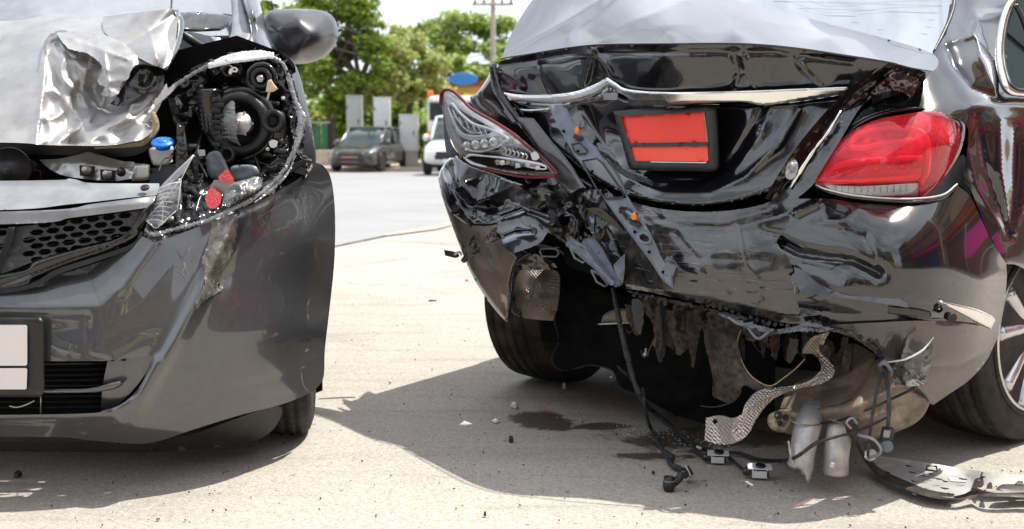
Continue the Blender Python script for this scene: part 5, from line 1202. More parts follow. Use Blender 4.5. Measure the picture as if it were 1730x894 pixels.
# --- rear bumper, right half
def br_extra(X, Y):
    d = np.zeros(X.shape)
    return d + .012 * np.exp(-(((X - 1600) / 60) ** 2 + ((Y - 540) / 10) ** 2)) + .0012 * crumple(X, Y, 1, .8, 8, 2, False)
    d += .012 * np.exp(-(((X - 1600) / 60) ** 2 + ((Y - 540) / 10) ** 2))
    d += .0025 * crumple(X, Y, 1, .9, 8, 2, False)
    return d
RBD = tps([(1345, 338, 2.90), (1345, 400, 2.86), (1345, 470, 2.85), (1345, 540, 2.87), (1420, 340, 2.845), (1420, 380, 2.80), (1420, 430, 2.775), (1420, 490, 2.75), (1420, 550, 2.79), (1500, 342, 2.83), (1500, 375, 2.775), (1500, 420, 2.735), (1500, 460, 2.725), (1500, 510, 2.735), (1500, 560, 2.77), (1500, 620, 2.84),
           (1600, 336, 2.87), (1600, 380, 2.82), (1600, 430, 2.79), (1600, 480, 2.79), (1600, 540, 2.82), (1600, 610, 2.88), (1590, 675, 2.97), (1640, 330, 2.93), (1660, 400, 2.92), (1660, 480, 2.90), (1650, 560, 2.92), (1700, 450, 3.03), (1690, 540, 3.03)])
ss('rear_bumper_right', [(1345, 336, C), (1400, 336), (1460, 344), (1540, 346), (1600, 335), (1618, 314, C), (1638, 330), (1654, 362), (1674, 404), (1700, 446, C), (1701, 470), (1697, 510), (1690, 545, C), (1672, 600), (1640, 640), (1600, 668), (1576, 684, C), (1545, 668), (1522, 650, C), (1508, 628), (1486, 596), (1452, 570), (1410, 554), (1362, 546, C), (1350, 520), (1346, 500), (1352, 488), (1338, 480), (1334, 468), (1342, 462), (1338, 440), (1316, 424, C), (1310, 410), (1330, 380)], RBD, 'black_paint', sp=4.2, thick=.005,
   creases=[([(1312, 408), (1350, 428), (1400, 436), (1440, 440), (1486, 462)], .030, 8), ([(1462, 398), (1476, 430), (1484, 460)], .008, 7), ([(1380, 380), (1430, 372), (1450, 352)], -.008, 8), ([(1380, 380), (1435, 392), (1462, 404)], .007, 6), ([(1345, 520), (1420, 530), (1500, 536), (1600, 540), (1694, 552)], .006, 5), ([(1500, 508), (1590, 520), (1650, 540)], .005, 5), ([(1522, 650), (1560, 612), (1630, 620), (1680, 580)], .008, 5), ([(1345, 360), (1380, 345)], -.02, 5)],
   extra=br_extra)
ss('lamp_lip', ribbon([(1378, 314), (1400, 324), (1450, 334), (1530, 340), (1590, 334), (1617, 313)], [3, 8, 8, 8, 9, 4]), off(RBD, -.012), 'black_paint', sp=3, thick=.006, roll=(4, .02))
obj('lip_edge', ptube([(1378, 312, 2.85), (1400, 321, 2.83), (1450, 331, 2.81), (1530, 336, 2.82), (1590, 330, 2.85), (1617, 311, 2.90)], 1.5, seg=6), 'ice_plastic', S0)
ss('reflector_strip', [(1583, 507, C), (1610, 512), (1650, 522), (1676, 534), (1682, 542, C), (1674, 556, C), (1650, 544), (1616, 526), (1592, 514)], off(RBD, -.014), 'chrome', sp=2.5, thick=.012, roll=(4, .012))
sn = P(1609, 537, sbd(1609, 537) - .03)
sr = obj('parking_sensor', lathe([(-.02, .010), (0, .0105), (.001, .008), (.0, .0)], sn, (.25, -1, -.1), 22), 'black_gloss', S0)
obj('sensor_ring', lathe([(0, .0105), (.0015, .0118), (.002, .0105)], sn, (.25, -1, -.1), 24), 'cable', sr)
ss('tow_cover', [(1500, 516, C), (1545, 520), (1572, 526, C), (1572, 541), (1540, 536), (1500, 530, C)], off(RBD, -.003), 'black_gloss', sp=3, thick=.003, roll=(3, .004))
VD = off(RBD, -.006)
ss('lower_valance', [(1380, 550, C), (1420, 548), (1480, 545), (1560, 542), (1640, 548), (1688, 562, C), (1684, 574), (1664, 612), (1636, 640), (1606, 664), (1577, 684, C), (1545, 668), (1532, 658, C), (1512, 652), (1505, 628), (1478, 596), (1440, 570), (1400, 558)], VD, 'dusty_paint', sp=4, thick=.004, extra=br_extra, creases=[([(1522, 600), (1560, 620), (1620, 618), (1672, 592)], .006, 5), ([(1577, 684), (1520, 606), (1530, 570)], -.010, 6)])
ss('torn_valance_piece', [(1498, 612, C), (1530, 606), (1558, 592), (1575, 570, C), (1574, 600), (1566, 640), (1560, 652, C), (1530, 652), (1510, 640), (1500, 626)], tps([(1498, 612, 2.80), (1575, 570, 2.76), (1560, 652, 2.82), (1530, 620, 2.76)]), 'black_paint_scuffed', sp=3, thick=.004, jag=.5, bump=(.008, 4, 2.8), parent=S0)
obj('torn_edge', ptube([(1500, 612, 2.78), (1530, 607, 2.745), (1556, 594, 2.745), (1568, 582, 2.75), (1577, 570, 2.75)], [1, 1.8, 2.2, 1.5, .6], seg=6), 'white_plastic', S0)
# --- middle of the bumper, scuffed and wrinkled
MBD = tps([(990, 300, 3.42), (1000, 400, 3.30), (1040, 480, 3.22), (1020, 330, 3.33), (1100, 352, 3.10), (1100, 400, 3.06), (1110, 450, 3.03), (1100, 500, 3.06), (1200, 358, 2.99), (1200, 420, 2.93), (1200, 480, 2.92), (1200, 520, 2.96), (1290, 345, 2.94), (1290, 420, 2.88), (1290, 480, 2.87), (1290, 530, 2.90), (1350, 335, 2.90), (1350, 420, 2.86), (1350, 545, 2.88)])
ss('rear_bumper_middle', [(984, 300, C), (1020, 322), (1100, 350), (1200, 358), (1290, 345), (1330, 318), (1350, 334, C), (1336, 375), (1312, 410), (1330, 432), (1344, 470), (1350, 500), (1362, 548, C), (1330, 546), (1300, 540), (1250, 528), (1200, 516), (1150, 506), (1100, 494), (1058, 488, C), (1046, 450), (1020, 420), (990, 380), (975, 340)], MBD, 'black_paint_scuffed', sp=4, thick=.005, jag=.4,
   creases=[([(1030, 345), (1120, 372), (1220, 376), (1310, 352)], 0.0084, 6), ([(1060, 372), (1150, 386), (1250, 384), (1330, 362)], -0.0084, 8), ([(1140, 395), (1180, 440), (1230, 500)], 0.0060, 10), ([(1250, 380), (1262, 440), (1290, 500)], -0.0072, 9), ([(1290, 390), (1330, 400), (1316, 412)], 0.0120, 6), ([(1060, 420), (1160, 436), (1300, 440)], 0.0048, 10), ([(1060, 478), (1150, 494), (1250, 512), (1350, 534)], -0.0060, 6), ([(1100, 460), (1200, 476), (1340, 486)], 0.0048, 9)],
   bump=(.009, .9, 8.8, 2, False), extra=lambda X, Y: .0018 * np.abs(crumple(X, Y * 2, 1, 2.5, 1, 2, False)))
g = G()
for k in range(30):
    t_ = k / 29; x = 1062 + t_ * 300; y = 492 + t_ * 58 + 4 * math.sin(t_ * 9)
    if rnd.random() < .15: continue
    d = float(MBD(np.array([min(x, 1350.)]), np.array([min(y, 545.)]))[0]) + .012
    g.join(box_geo(P(x, y + rnd.uniform(0, 5), d), (.009, .02, rnd.uniform(.006, .013)), rot=(0, .2 + rnd.uniform(-.4, .4), -.3)))
obj('bumper_clip_teeth', g, 'cable', S0, smooth=False, kind='stuff')
for k, (pts, w) in enumerate((([(1060, 492), (1130, 508), (1200, 524), (1262, 540)], [2, 5, 4, 7]), ([(1215, 530), (1260, 548), (1310, 560), (1350, 556), (1400, 560)], [4, 9, 7, 9, 3]), ([(1255, 545), (1290, 566), (1312, 560)], [2, 6, 3]), ([(1338, 556), (1365, 548), (1400, 556), (1440, 562)], [3, 8, 6, 2]), ([(1400, 556), (1440, 566), (1475, 588), (1492, 606)], [4, 10, 9, 5]))):
    ss('torn_lower_edge', ribbon(pts, w), tps([(1060, 492, 3.04), (1262, 540, 2.90), (1400, 560, 2.80), (1492, 606, 2.80), (1310, 560, 2.86)]), 'slate_plastic' if k in (1, 3) else 'black_plastic', sp=2.4, jag=1.6, thick=.006, bump=(.012, 8, k * 2.7))
for k, (a_, b_, c_) in enumerate((((1334, 560), (1352, 552), (1372, 546)), ((1230, 536), (1250, 548), (1272, 546)), ((1262, 552), (1280, 572), (1300, 560)))):
    obj('bent_clip', ptube([(*a_, 2.84), (*b_, 2.83), (*c_, 2.84)], 2.4, seg=6), 'slate_plastic', S0)
# jagged paint tears that face the sky
ss('paint_tear_flap', [(1322, 426, C), (1352, 436), (1420, 446), (1478, 462, C), (1500, 488), (1530, 512), (1535, 520, C), (1470, 510), (1400, 500), (1352, 494, C), (1344, 480), (1334, 470), (1342, 456)], tps([(1322, 426, 2.875), (1478, 462, 2.775), (1535, 520, 2.73), (1352, 494, 2.80), (1420, 470, 2.79), (1420, 505, 2.735)]), 'black_paint', sp=3.2, thick=.003, jag=.7, bump=(.002, 2, 1.4, 2, False))
for pts in ([(1312, 412), (1322, 425), (1350, 437), (1380, 441)], [(1334, 470), (1344, 484), (1342, 492), (1348, 500)], [(1380, 441), (1430, 446), (1480, 462)]):
    obj('chipped_edge', ptube([(a, b_, 2.835 if a < 1360 else 2.78) for a, b_ in pts], [.6, 1.6, 1.4, .5], seg=6, wob=.8), 'scraped_paint', S0)
# scratches over the middle
for k in range(14):
    x = rnd.uniform(1090, 1260); y = rnd.uniform(395, 478); L = rnd.uniform(30, 110); s_ = rnd.uniform(.02, .12)
    pts = [(x + L * q, y + L * q * s_ + rnd.uniform(-1, 1)) for q in (0, .5, 1)]
    obj('scratch', ptube([(a, b_, float(MBD(np.array([a]), np.array([b_]))[0]) - .010) for a, b_ in pts], [.15, .45, .15], seg=4, n=3), 'scraped_paint', S0)
# --- left corner of the bumper, dented
LB = tps([(742, 300, 3.950), (765, 264, 3.960), (800, 282, 3.860), (850, 298, 3.750), (905, 320, 3.520), (790, 345, 3.800), (760, 310, 3.830), (765, 385, 3.840), (792, 450, 3.830), (830, 400, 3.680), (870, 400, 3.580), (850, 470, 3.620), (858, 543, 3.640), (825, 505, 3.740), (905, 420, 3.520), (900, 360, 3.560), (830, 350, 3.760)])
lb = ss('rear_bumper_left', [(740, 300, C), (746, 284), (760, 266), (768, 262, C), (800, 278), (850, 297), (905, 318), (930, 330, C), (925, 350), (905, 362), (885, 380), (880, 400), (884, 420), (905, 428, C), (884, 440), (870, 455), (864, 480), (866, 510), (858, 543, C), (842, 528), (820, 500), (800, 468), (786, 438), (772, 400), (758, 360), (745, 325)], LB, 'black_paint', sp=3.6, thick=.004, roll=(5, .03),
   creases=[([(755, 285), (770, 322), (790, 346), (830, 352), (880, 345)], .036, 8), ([(800, 345), (830, 332), (860, 316)], -.02, 9), ([(775, 345), (800, 380), (850, 376), (880, 368)], -.016, 8), ([(812, 412), (840, 470), (858, 530)], .012, 8), ([(800, 392), (840, 384), (880, 376)], .016, 6), ([(868, 420), (850, 470), (862, 520)], -.01, 6)],
   extra=lambda X, Y: .014 * crumple(X, Y, 1, 2.2, 3, 3) * np.exp(-((Y - 365) / 35) ** 2))
ss('bumper_left_ground_tint', [(744, 322, C), (762, 352), (790, 372), (812, 368), (838, 372), (850, 384, C), (856, 410), (876, 434, C), (866, 458), (861, 486), (862, 512), (857, 545, C), (842, 530), (820, 502), (800, 470), (786, 440), (771, 401), (756, 360)], off(LB, -.010), 'dust_and_ground_tint', sp=3.2, thick=.003, roll=(6, .02), creases=[([(812, 412), (840, 470), (856, 530)], .014, 8), ([(826, 440), (850, 500)], -.010, 8)], extra=lambda X, Y: .006 * crumple(X, Y, 1, 1.6, 3, 2, False))  # overlay on the lower bumper: dust plus ground reflection put into its colour
ss('torn_bumper_piece', [(842, 350, C), (868, 342), (890, 346), (912, 356), (928, 364), (932, 380, C), (922, 398), (910, 412), (880, 424), (866, 428, C), (852, 418), (848, 402), (840, 388), (844, 366)], tps([(842, 350, 3.60), (930, 370, 3.38), (866, 428, 3.43), (910, 412, 3.36), (850, 400, 3.52)]), 'black_paint', sp=2.8, thick=.005, jag=.7, creases=[([(850, 366), (890, 352), (928, 366)], .014, 6), ([(850, 402), (870, 394), (896, 392)], .012, 4)], bump=(.003, 2, 3.3, 2, False))
obj('torn_crest', ptube([(850, 352, 3.55), (858, 340, 3.54), (868, 346, 3.51), (884, 350, 3.47), (895, 356, 3.44)], [1, 3, 2, 2, 1], seg=6, wob=.9), 'scraped_paint', S0)
ss('hanging_reflector', [(778, 440, C), (790, 420), (800, 398), (818, 394), (822, 404), (812, 424), (796, 438), (784, 444)], 3.74, 'black_gloss', sp=3, thick=.012, jag=.5, bump=(.01, 6, 1))
ss('reflector_end', [(750, 422, C), (770, 426), (776, 432), (770, 436), (752, 432, C)], 3.86, 'black_plastic', sp=2.5, thick=.02)
obj('bulb_tip', ptube([(768, 430, 3.84), (776, 426, 3.83), (780, 432, 3.83)], [2, 2.5, 1.5], seg=7), 'ice_plastic', S0)
ss('brown_fold', [(816, 396, C), (834, 386), (846, 384), (852, 400), (842, 406), (828, 410), (820, 408)], 3.60, 'dusty_paint', sp=2.5, thick=.01, bump=(.01, 8, 4))
# --- left quarter and body behind the left lamp
ss('left_shoulder', [(828, 112, C), (838, 108), (848, 112, C), (850, 140), (858, 172), (872, 196), (900, 232), (928, 270, C), (905, 262), (880, 240), (850, 220), (820, 200), (798, 178), (794, 164, C), (806, 156), (818, 140), (826, 126)], tps([(828, 112, 3.86), (848, 112, 3.78), (928, 270, 3.55), (796, 165, 3.90), (850, 190, 3.73), (826, 150, 3.83)]), 'black_paint', sp=3.5, thick=.006, creases=[([(806, 160), (812, 175), (830, 190)], .012, 5), ([(832, 112), (842, 150), (870, 200)], .02, 4)], roll=(5, .015))
ss('lid_gutter', ribbon([(832, 108), (836, 130), (846, 160), (870, 196), (905, 240), (950, 285), (1000, 318)], [12, 14, 13, 12, 12, 12, 8]), tps([(832, 108, 3.80), (870, 196, 3.68), (1000, 318, 3.34), (930, 265, 3.52)]), 'black_gloss', sp=3.5, thick=.01, roll=(5, .015))
ss('inner_quarter_panel', [(874, 198, C), (902, 200, C), (930, 236), (960, 272), (990, 318, C), (975, 330), (955, 322), (930, 290), (900, 240)], tps([(874, 198, 3.60), (902, 200, 3.57), (990, 318, 3.32), (930, 290, 3.46)]), 'dusty_paint', sp=4, thick=.005, roll=(4, .006))
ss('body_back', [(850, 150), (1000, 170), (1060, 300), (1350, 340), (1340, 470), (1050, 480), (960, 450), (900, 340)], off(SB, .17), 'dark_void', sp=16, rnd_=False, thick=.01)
# --- long broken trim strip
TD = tps([(925, 178, 3.42), (960, 178, 3.40), (990, 260, 3.24), (1040, 300, 3.12), (1040, 370, 3.06), (1100, 390, 2.97), (1135, 485, 2.91)])
th = [[(966, 244), (979, 242), (992, 254), (990, 259), (977, 260), (970, 255)], [(984, 272), (1008, 268), (1018, 276), (1056, 330), (1050, 334), (1024, 336), (1010, 322), (996, 298)],
      [(1046, 352), (1058, 350), (1076, 366), (1072, 372), (1058, 370)], [(1078, 398), (1086, 393), (1096, 398), (1099, 407), (1091, 411), (1081, 407)]]
st_ = ss('broken_trim_strip', [(925, 178, C), (946, 178), (958, 184, C), (978, 218), (1004, 246), (1016, 262), (1036, 296), (1062, 334), (1086, 372), (1104, 404), (1118, 436), (1134, 462), (1137, 487, C), (1120, 474), (1100, 444), (1078, 414), (1052, 380), (1020, 336), (990, 290), (962, 248), (940, 208)], TD, 'slate_plastic', sp=3, thick=.007, holes=th, roll=(3, .006), creases=[([(944, 182), (1000, 262), (1070, 362), (1128, 462)], .004, 2)])
for h in th[:3]:
    g = ptube([(a, b_, float(TD(np.array([float(a)]), np.array([float(b_)]))[0]) - .006) for a, b_ in h + h[:1]], 1.6, seg=6, raw=True)
    obj('slot_rim', g, 'black_plastic', st_)
obj('socket_rim', ptube([(a, b_, float(TD(np.array([float(a)]), np.array([float(b_)]))[0]) - .008) for a, b_ in th[3] + th[3][:1]], 2.6, seg=8, n=3), 'slate_plastic', st_)
for (x, y) in ((976, 226), (1072, 371)):
    d = float(TD(np.array([float(x)]), np.array([float(y)]))[0])
    cl_ = obj('clip', lathe([(0, .006), (.004, .008), (.012, .0065), (.020, .001)], P(x, y, d - .025), (-.1, -.2, 1), 14), 'orange_clip', st_)
    obj('clip_base', box_geo(P(x + 1, y + 6, d - .018), (.028, .022, .010), rot=(.2, .3, 0)), 'black_plastic', cl_, smooth=False, bevel=.002)
    obj('clip_stem', ptube([(x + 4, y - 10, d - .01), (x + 1, y - 2, d - .02)], 2.5, seg=6, n=2), 'black_plastic', cl_)
for k in range(8):
    t_ = k / 7; x = 952 + t_ * 168; y = 222 + t_ * 238
    d = float(TD(np.array([x]), np.array([y]))[0])
    obj('tab_hole', lathe([(0, .0035), (.002, .0045), (.003, .003), (.0005, 0)], P(x, y, d - .004), (.2, -1, .2), 10), 'dark_void', st_)
obj('end_block', box_geo(P(1131, 455, 2.93), (.024, .02, .03), rot=(.1, .3, .2)), 'slate_plastic', st_, smooth=False, bevel=.002)
obj('end_block', box_geo(P(1126, 444, 2.95), (.014, .014, .03), rot=(.1, .5, .2)), 'slate_plastic', st_, smooth=False, bevel=.002)
obj('tab_fin', ptube([(1112, 420, 2.98), (1116, 412, 2.97), (1118, 424, 2.97)], [1, 2.5, 1], seg=5), 'slate_plastic', st_)
obj('brown_rod', ptube([(1026, 268, 3.24), (1046, 300, 3.20), (1060, 334, 3.16)], 2.2, seg=6, n=3), 'dusty_paint', S0)
# --- crushed frame between the corner and the strip
ss('frame_end', [(926, 345, C), (936, 330), (956, 322, C), (974, 330), (996, 350), (1008, 372), (1010, 392), (1000, 410), (984, 424, C), (966, 418), (940, 402), (918, 384), (922, 362)], tps([(926, 345, 3.50), (1008, 380, 3.36), (984, 424, 3.34), (918, 384, 3.48), (956, 322, 3.44), (955, 372, 3.36)]), 'black_gloss', sp=2.6, thick=.01, holes=[[(943, 370), (948, 363), (957, 362), (963, 368), (962, 377), (955, 382), (947, 379)]], roll=(5, .02), creases=[([(938, 345), (975, 350), (990, 385), (975, 405)], .008, 2.5), ([(950, 352), (978, 372), (970, 400)], -.01, 3)], bump=(.006, 5, 2))
ss('frame_arm', [(985, 405, C), (1006, 400), (1022, 418), (1040, 446), (1052, 476, C), (1050, 482), (1040, 486, C), (1022, 470), (1000, 444), (980, 420)], tps([(985, 405, 3.30), (1052, 476, 3.12), (1000, 444, 3.22)]), 'slate_plastic', sp=3, thick=.012, roll=(4, .012), creases=[([(995, 412), (1040, 470)], .010, 3)])
ss('dark_arm', [(1006, 348, C), (1030, 372), (1044, 420), (1056, 448, C), (1052, 470), (1036, 456), (1018, 420), (1004, 396)], tps([(1006, 348, 3.32), (1056, 448, 3.12), (1004, 396, 3.28)]), 'black_gloss', sp=3, thick=.01, bump=(.010, 4, 7), roll=(3, .01))
ss('green_strap', [(990, 352, C), (1012, 352), (1034, 368), (1052, 388, C), (1040, 388), (1018, 378), (1004, 368)], tps([(990, 352, 3.36), (1052, 388, 3.14), (1018, 366, 3.24)]), 'strap_green', sp=3, thick=.003, bump=(.006, 4, 2))
for (a_, b_, n_) in (((958, 410), (1035, 480), 'slotted_rail'), ((962, 404), (1000, 440), 'slotted_rail')):
    ss(n_, ribbon([a_, ((a_[0] + b_[0]) / 2 + 2, (a_[1] + b_[1]) / 2 - 2), b_], [9, 11, 7]), tps([(958, 410, 3.32), (1035, 480, 3.10), (1000, 440, 3.20), (980, 460, 3.22)]), 'slate_plastic', sp=2.6, thick=.01, roll=(2.5, .005), jag=.5)
for (x, y, s_) in ((975, 430, 1), (1012, 470, 1.1)):
    q = [(x - 12 * s_, y - 12 * s_), (x + 2, y - 6), (x + 14 * s_, y + 10 * s_), (x + 10, y + 14), (x - 4, y + 6), (x - 12 * s_, y - 12 * s_)]
    obj('clip_loop', ptube([(a, b_, 3.18) for a, b_ in q], 2.2, seg=6, raw=True), 'slate_plastic', S0)
obj('clip_loop', ptube([(a, b_, 3.42) for a, b_ in [(913, 420), (940, 420), (944, 428), (940, 434), (916, 433), (912, 426), (913, 420)]], 1.8, seg=6, raw=True), 'slate_plastic', S0)
ss('corner_blade', [(1048, 436, C), (1056, 428, C), (1055, 460), (1052, 480, C), (1040, 462), (1036, 448, C)], 3.08, 'slate_plastic', sp=3, thick=.004, bump=(.006, 5, 4))
ss('bent_rail', ribbon([(872, 416), (895, 412), (925, 416), (948, 424), (954, 432)], [6, 9, 8, 7, 3]), 3.50, 'black_gloss', sp=2.6, thick=.02, roll=(3, .01))
crushed = [((908, 318), 26, 'black_gloss'), ((935, 338), 22, 'black_paint_scuffed'), ((918, 330), 18, 'dusty_paint'), ((895, 334), 22, 'black_paint_scuffed'), ((960, 320), 24, 'black_gloss'), ((985, 335), 22, 'black_gloss'), ((990, 430), 16, 'dusty_paint'), ((972, 400), 14, 'silver_metal'), ((1020, 400), 20, 'black_gloss'), ((900, 300), 22, 'black_gloss'), ((940, 305), 24, 'black_gloss'), ((1030, 350), 26, 'black_gloss'), ((1010, 330), 24, 'black_paint_scuffed'), ((1040, 470), 14, 'black_gloss')]
for i, ((x, y), r, mt) in enumerate(crushed):
    k = rnd.randint(5, 8); a0 = rnd.uniform(0, 6)
    pts = [(x + math.cos(a0 + 6.283 * j / k) * r * rnd.uniform(.55, 1.25), y + math.sin(a0 + 6.283 * j / k) * r * rnd.uniform(.35, .85)) for j in range(k)]
    d0 = 3.56 - (x - 880) * .0022; tx, ty = rnd.uniform(-.0012, .0012), rnd.uniform(-.0025, .0008)
    ss('crushed_panel', pts, (lambda X, Y, d0=d0, tx=tx, ty=ty, x=x, y=y: d0 + (X - x) * tx + (Y - y) * ty), mt, sp=3, rnd_=bool(i % 2), thick=.004, jag=.8, bump=(.010, 2.6, i * 1.7, 2))
for i in range(13):
    x = rnd.uniform(870, 1040); y = rnd.uniform(305, 425) + (x - 950) * .25
    L = rnd.uniform(5, 16); q = rnd.uniform(0, 3.1); d = 3.46 - (x - 880) * .0022
    obj('torn_sliver', ptube([(x, y, d), (x + math.cos(q) * L * .5, y + math.sin(q) * L * .5 + 1, d - .01), (x + math.cos(q) * L, y + math.sin(q) * L, d)], [.4, 1.3, .3], seg=5, n=2), rnd.choice(['black_gloss', 'cable', 'scraped_paint', 'black_plastic', 'slate_plastic']), S0)

# --- left lamp, knocked out of place
LD = tps([(748, 155, 3.890), (760, 152, 3.870), (930, 285, 3.390), (790, 240, 3.710), (860, 220, 3.530), (830, 275, 3.570), (765, 240, 3.810), (800, 190, 3.730), (890, 270, 3.450)])
LMr = ss('left_tail_lamp', [(744, 160), (750, 152), (764, 153), (778, 166), (795, 184), (830, 205), (862, 224), (890, 246), (912, 264), (932, 282), (940, 294, C), (925, 298), (890, 296), (850, 290), (810, 280), (785, 266), (768, 250), (756, 215), (747, 185)], LD, 'lamp_grey', sp=3.5, thick=.03, roll=(4, .015), creases=[([(770, 256), (800, 262), (840, 266)], .02, 4)])
def lm(name, pts, d, mat, **kw): return ss(name, pts, off(LD, d), mat, parent=LMr, **kw)
def lt(name, pts, r, mat, dd=-.02, **kw): return obj(name, ptube([(a, b_, float(LD(np.array([float(a)]), np.array([float(b_)]))[0]) + dd) for a, b_ in pts], r, seg=8, **kw), mat, LMr)
lt('gasket', [(744, 178), (745, 160), (752, 152), (765, 154), (780, 167), (797, 184), (832, 204), (864, 224), (892, 247), (916, 266), (936, 286), (942, 295)], 2.6, 'maroon_gasket', -.006)
lt('gasket', [(938, 298), (910, 300), (885, 299), (850, 293), (815, 284), (790, 270), (782, 262)], 2.0, 'maroon_gasket', -.006)
lm('lamp_bowl', [(756, 176), (775, 180), (810, 205), (845, 222), (856, 238), (840, 250), (808, 252), (785, 244), (770, 220)], -.012, 'black_gloss', sp=4, thick=.004)
lm('bright_bezel', [(750, 160), (760, 160), (776, 172), (800, 190), (836, 210), (850, 222), (846, 224), (815, 207), (785, 190), (766, 176), (757, 178)], -.016, 'ice_plastic', sp=3, thick=.004)
lt('light_guide', [(757, 180), (764, 176), (780, 194), (800, 210), (828, 219), (852, 230), (858, 236), (850, 240)], [2, 3, 3, 3, 2.6, 3, 2], 'ice_plastic')
lt('light_guide', [(758, 182), (766, 204), (778, 224), (794, 231), (818, 230), (845, 223)], [2, 2.6, 3, 3.2, 2.8, 1.5], 'ice_plastic')
lt('light_guide', [(764, 184), (776, 206), (792, 222), (812, 225)], 1.6, 'chrome')
lt('light_guide', [(770, 218), (780, 230), (800, 236), (825, 232), (848, 226)], 1.6, 'ice_plastic')
for k in range(6):
    x = 774 + k * 11; y = 199 + k * 5.4
    lm('led_cell', [(x, y), (x + 8, y + 3), (x + 12, y + 14), (x + 4, y + 12)], -.018, 'black_gloss', sp=2.5, thick=.003)
    lt('cell_rib', [(x + 1, y - 1), (x + 5, y + 7), (x + 7, y + 13)], 1.3, 'ice_plastic', -.024)
for k in range(4):
    x = 789 + k * 15; y = 247 - k * 2.2
    c_ = P(x, y, float(LD(np.array([float(x)]), np.array([float(y)]))[0]) - .024)
    obj('led_lens', lathe([(0, .013), (.004, .012), (.008, .008), (.009, 0)], c_, (-.2, -1, .1), 16), 'clear_lens', LMr)
    obj('led_ring', lathe([(0, .0115), (.003, .014), (.004, .0115)], c_, (-.2, -1, .1), 18), 'chrome', LMr)
lt('lower_rim', [(782, 246), (795, 254), (815, 256), (835, 250), (848, 244)], 1.8, 'ice_plastic')
lm('side_shell', [(846, 248, C), (870, 248), (900, 262), (912, 272), (905, 276), (880, 268), (850, 258)], -.014, 'black_gloss', sp=3, thick=.01)
for k in range(6): lt('cooling_rib', [(852 + k * 7, 250 + k * 2), (856 + k * 7, 254 + k * 2), (854 + k * 7, 259 + k * 2)], 1.6, 'silver_metal', -.022)
lm('bright_hook', [(896, 260, C), (904, 256), (911, 264), (908, 270), (900, 270)], -.03, 'ice_plastic', sp=2.5, thick=.008)
lm('lower_bowl', [(782, 264, C), (800, 260), (840, 262), (880, 270), (915, 280), (930, 290, C), (900, 290), (850, 286), (810, 276)], -.012, 'dark_void', sp=3.5, thick=.004)
lt('light_guide', [(786, 268), (795, 262), (820, 264), (850, 267), (880, 272), (910, 277), (922, 282), (918, 286), (890, 282)], [2, 2.4, 1.6, 2, 3, 2.4, 1.6, 1.2, 1], 'ice_plastic', -.026)
lt('light_guide', [(784, 266), (796, 275), (812, 280), (822, 282)], [1.5, 2.6, 2.2, 1], 'ice_plastic', -.026)
for k in range(9):
    x = 840 + k * 8.5; y = 272 + k * 1.2 + rnd.uniform(-2, 2)
    lm('broken_led_piece', [(x - 4, y - 3), (x + 4, y - 4), (x + 5, y + 4), (x - 3, y + 5)], -.028, rnd.choice(['ice_plastic', 'chrome', 'broken_lens', 'sealant']), sp=2.2, thick=.006, jag=.8, rnd_=False, roll=(2, .004))
lm('lens_cover', [(750, 157), (764, 157), (778, 170), (798, 188), (832, 209), (862, 228), (880, 246), (850, 256), (800, 256), (772, 240), (758, 212), (750, 180)], -.042, 'clear_lens', sp=5, thick=.003, roll=(6, .02))
ss('lamp_housing_side', [(748, 185, C), (760, 236), (775, 262), (768, 266), (756, 262), (751, 238)], 4.03, 'slate_plastic', sp=4, thick=.02)
# --- right tail lamp
RD = tps([(1374, 308, 2.86), (1410, 250, 2.86), (1450, 214, 2.88), (1520, 195, 2.89), (1575, 189, 2.93), (1612, 198, 2.99), (1631, 216, 3.03), (1622, 262, 2.99), (1595, 300, 2.93), (1565, 332, 2.88), (1500, 334, 2.84), (1430, 325, 2.84), (1480, 270, 2.815), (1560, 260, 2.85), (1600, 240, 2.90)])
rl_out = [(1373, 308, C), (1390, 278), (1412, 246), (1440, 221), (1480, 203), (1530, 193), (1575, 188), (1608, 195), (1628, 208), (1630, 226), (1622, 258), (1604, 288), (1580, 318), (1562, 333, C), (1520, 334), (1470, 331), (1420, 324), (1385, 313)]
RLr = ss('right_tail_lamp', rl_out, off(RD, .04), 'red_housing_dark', sp=5, thick=.02)
def rl(name, pts, d, mat, **kw): return ss(name, pts, off(RD, d), mat, parent=RLr, **kw)
def rt(name, pts, r, mat, dd, **kw): return obj(name, ptube([(a, b_, float(RD(np.array([float(a)]), np.array([float(b_)]))[0]) + dd) for a, b_ in pts], r, seg=8, **kw), mat, RLr)
rl('reflector_bowl', [(1384, 306, C), (1412, 262), (1442, 236), (1480, 224), (1530, 212), (1556, 212), (1562, 240), (1560, 290), (1545, 308, C), (1470, 312)], .020, 'red_housing', sp=5, thick=.004)
rt('light_guide', [(1434, 244), (1436, 250), (1460, 250), (1500, 240), (1545, 236)], [5, 6, 5, 4, 3], 'red_housing', .004)
rt('light_guide', [(1434, 246), (1448, 230), (1475, 220), (1510, 216), (1540, 218), (1560, 226), (1568, 250), (1566, 290), (1556, 312)], [5, 5, 4.5, 4.5, 5, 5, 5, 5, 3], 'red_housing', .002)
rt('light_guide', [(1386, 302), (1400, 288), (1430, 276), (1480, 270), (1556, 266)], [3, 5, 5, 5, 4], 'red_housing', .002)
rt('light_guide', [(1384, 303), (1400, 307), (1450, 306), (1500, 303), (1552, 298)], [3, 4.5, 4.5, 4.5, 4], 'red_housing', .002)
for k in range(5):
    x = 1458 + k * 19; y = 236 - k * 2.6
    rl('led_cell', [(x, y), (x + 8, y - 6), (x + 15, y - 4), (x + 12, y + 5), (x + 3, y + 6)], .006, 'red_housing_dark', sp=2.6, thick=.004)
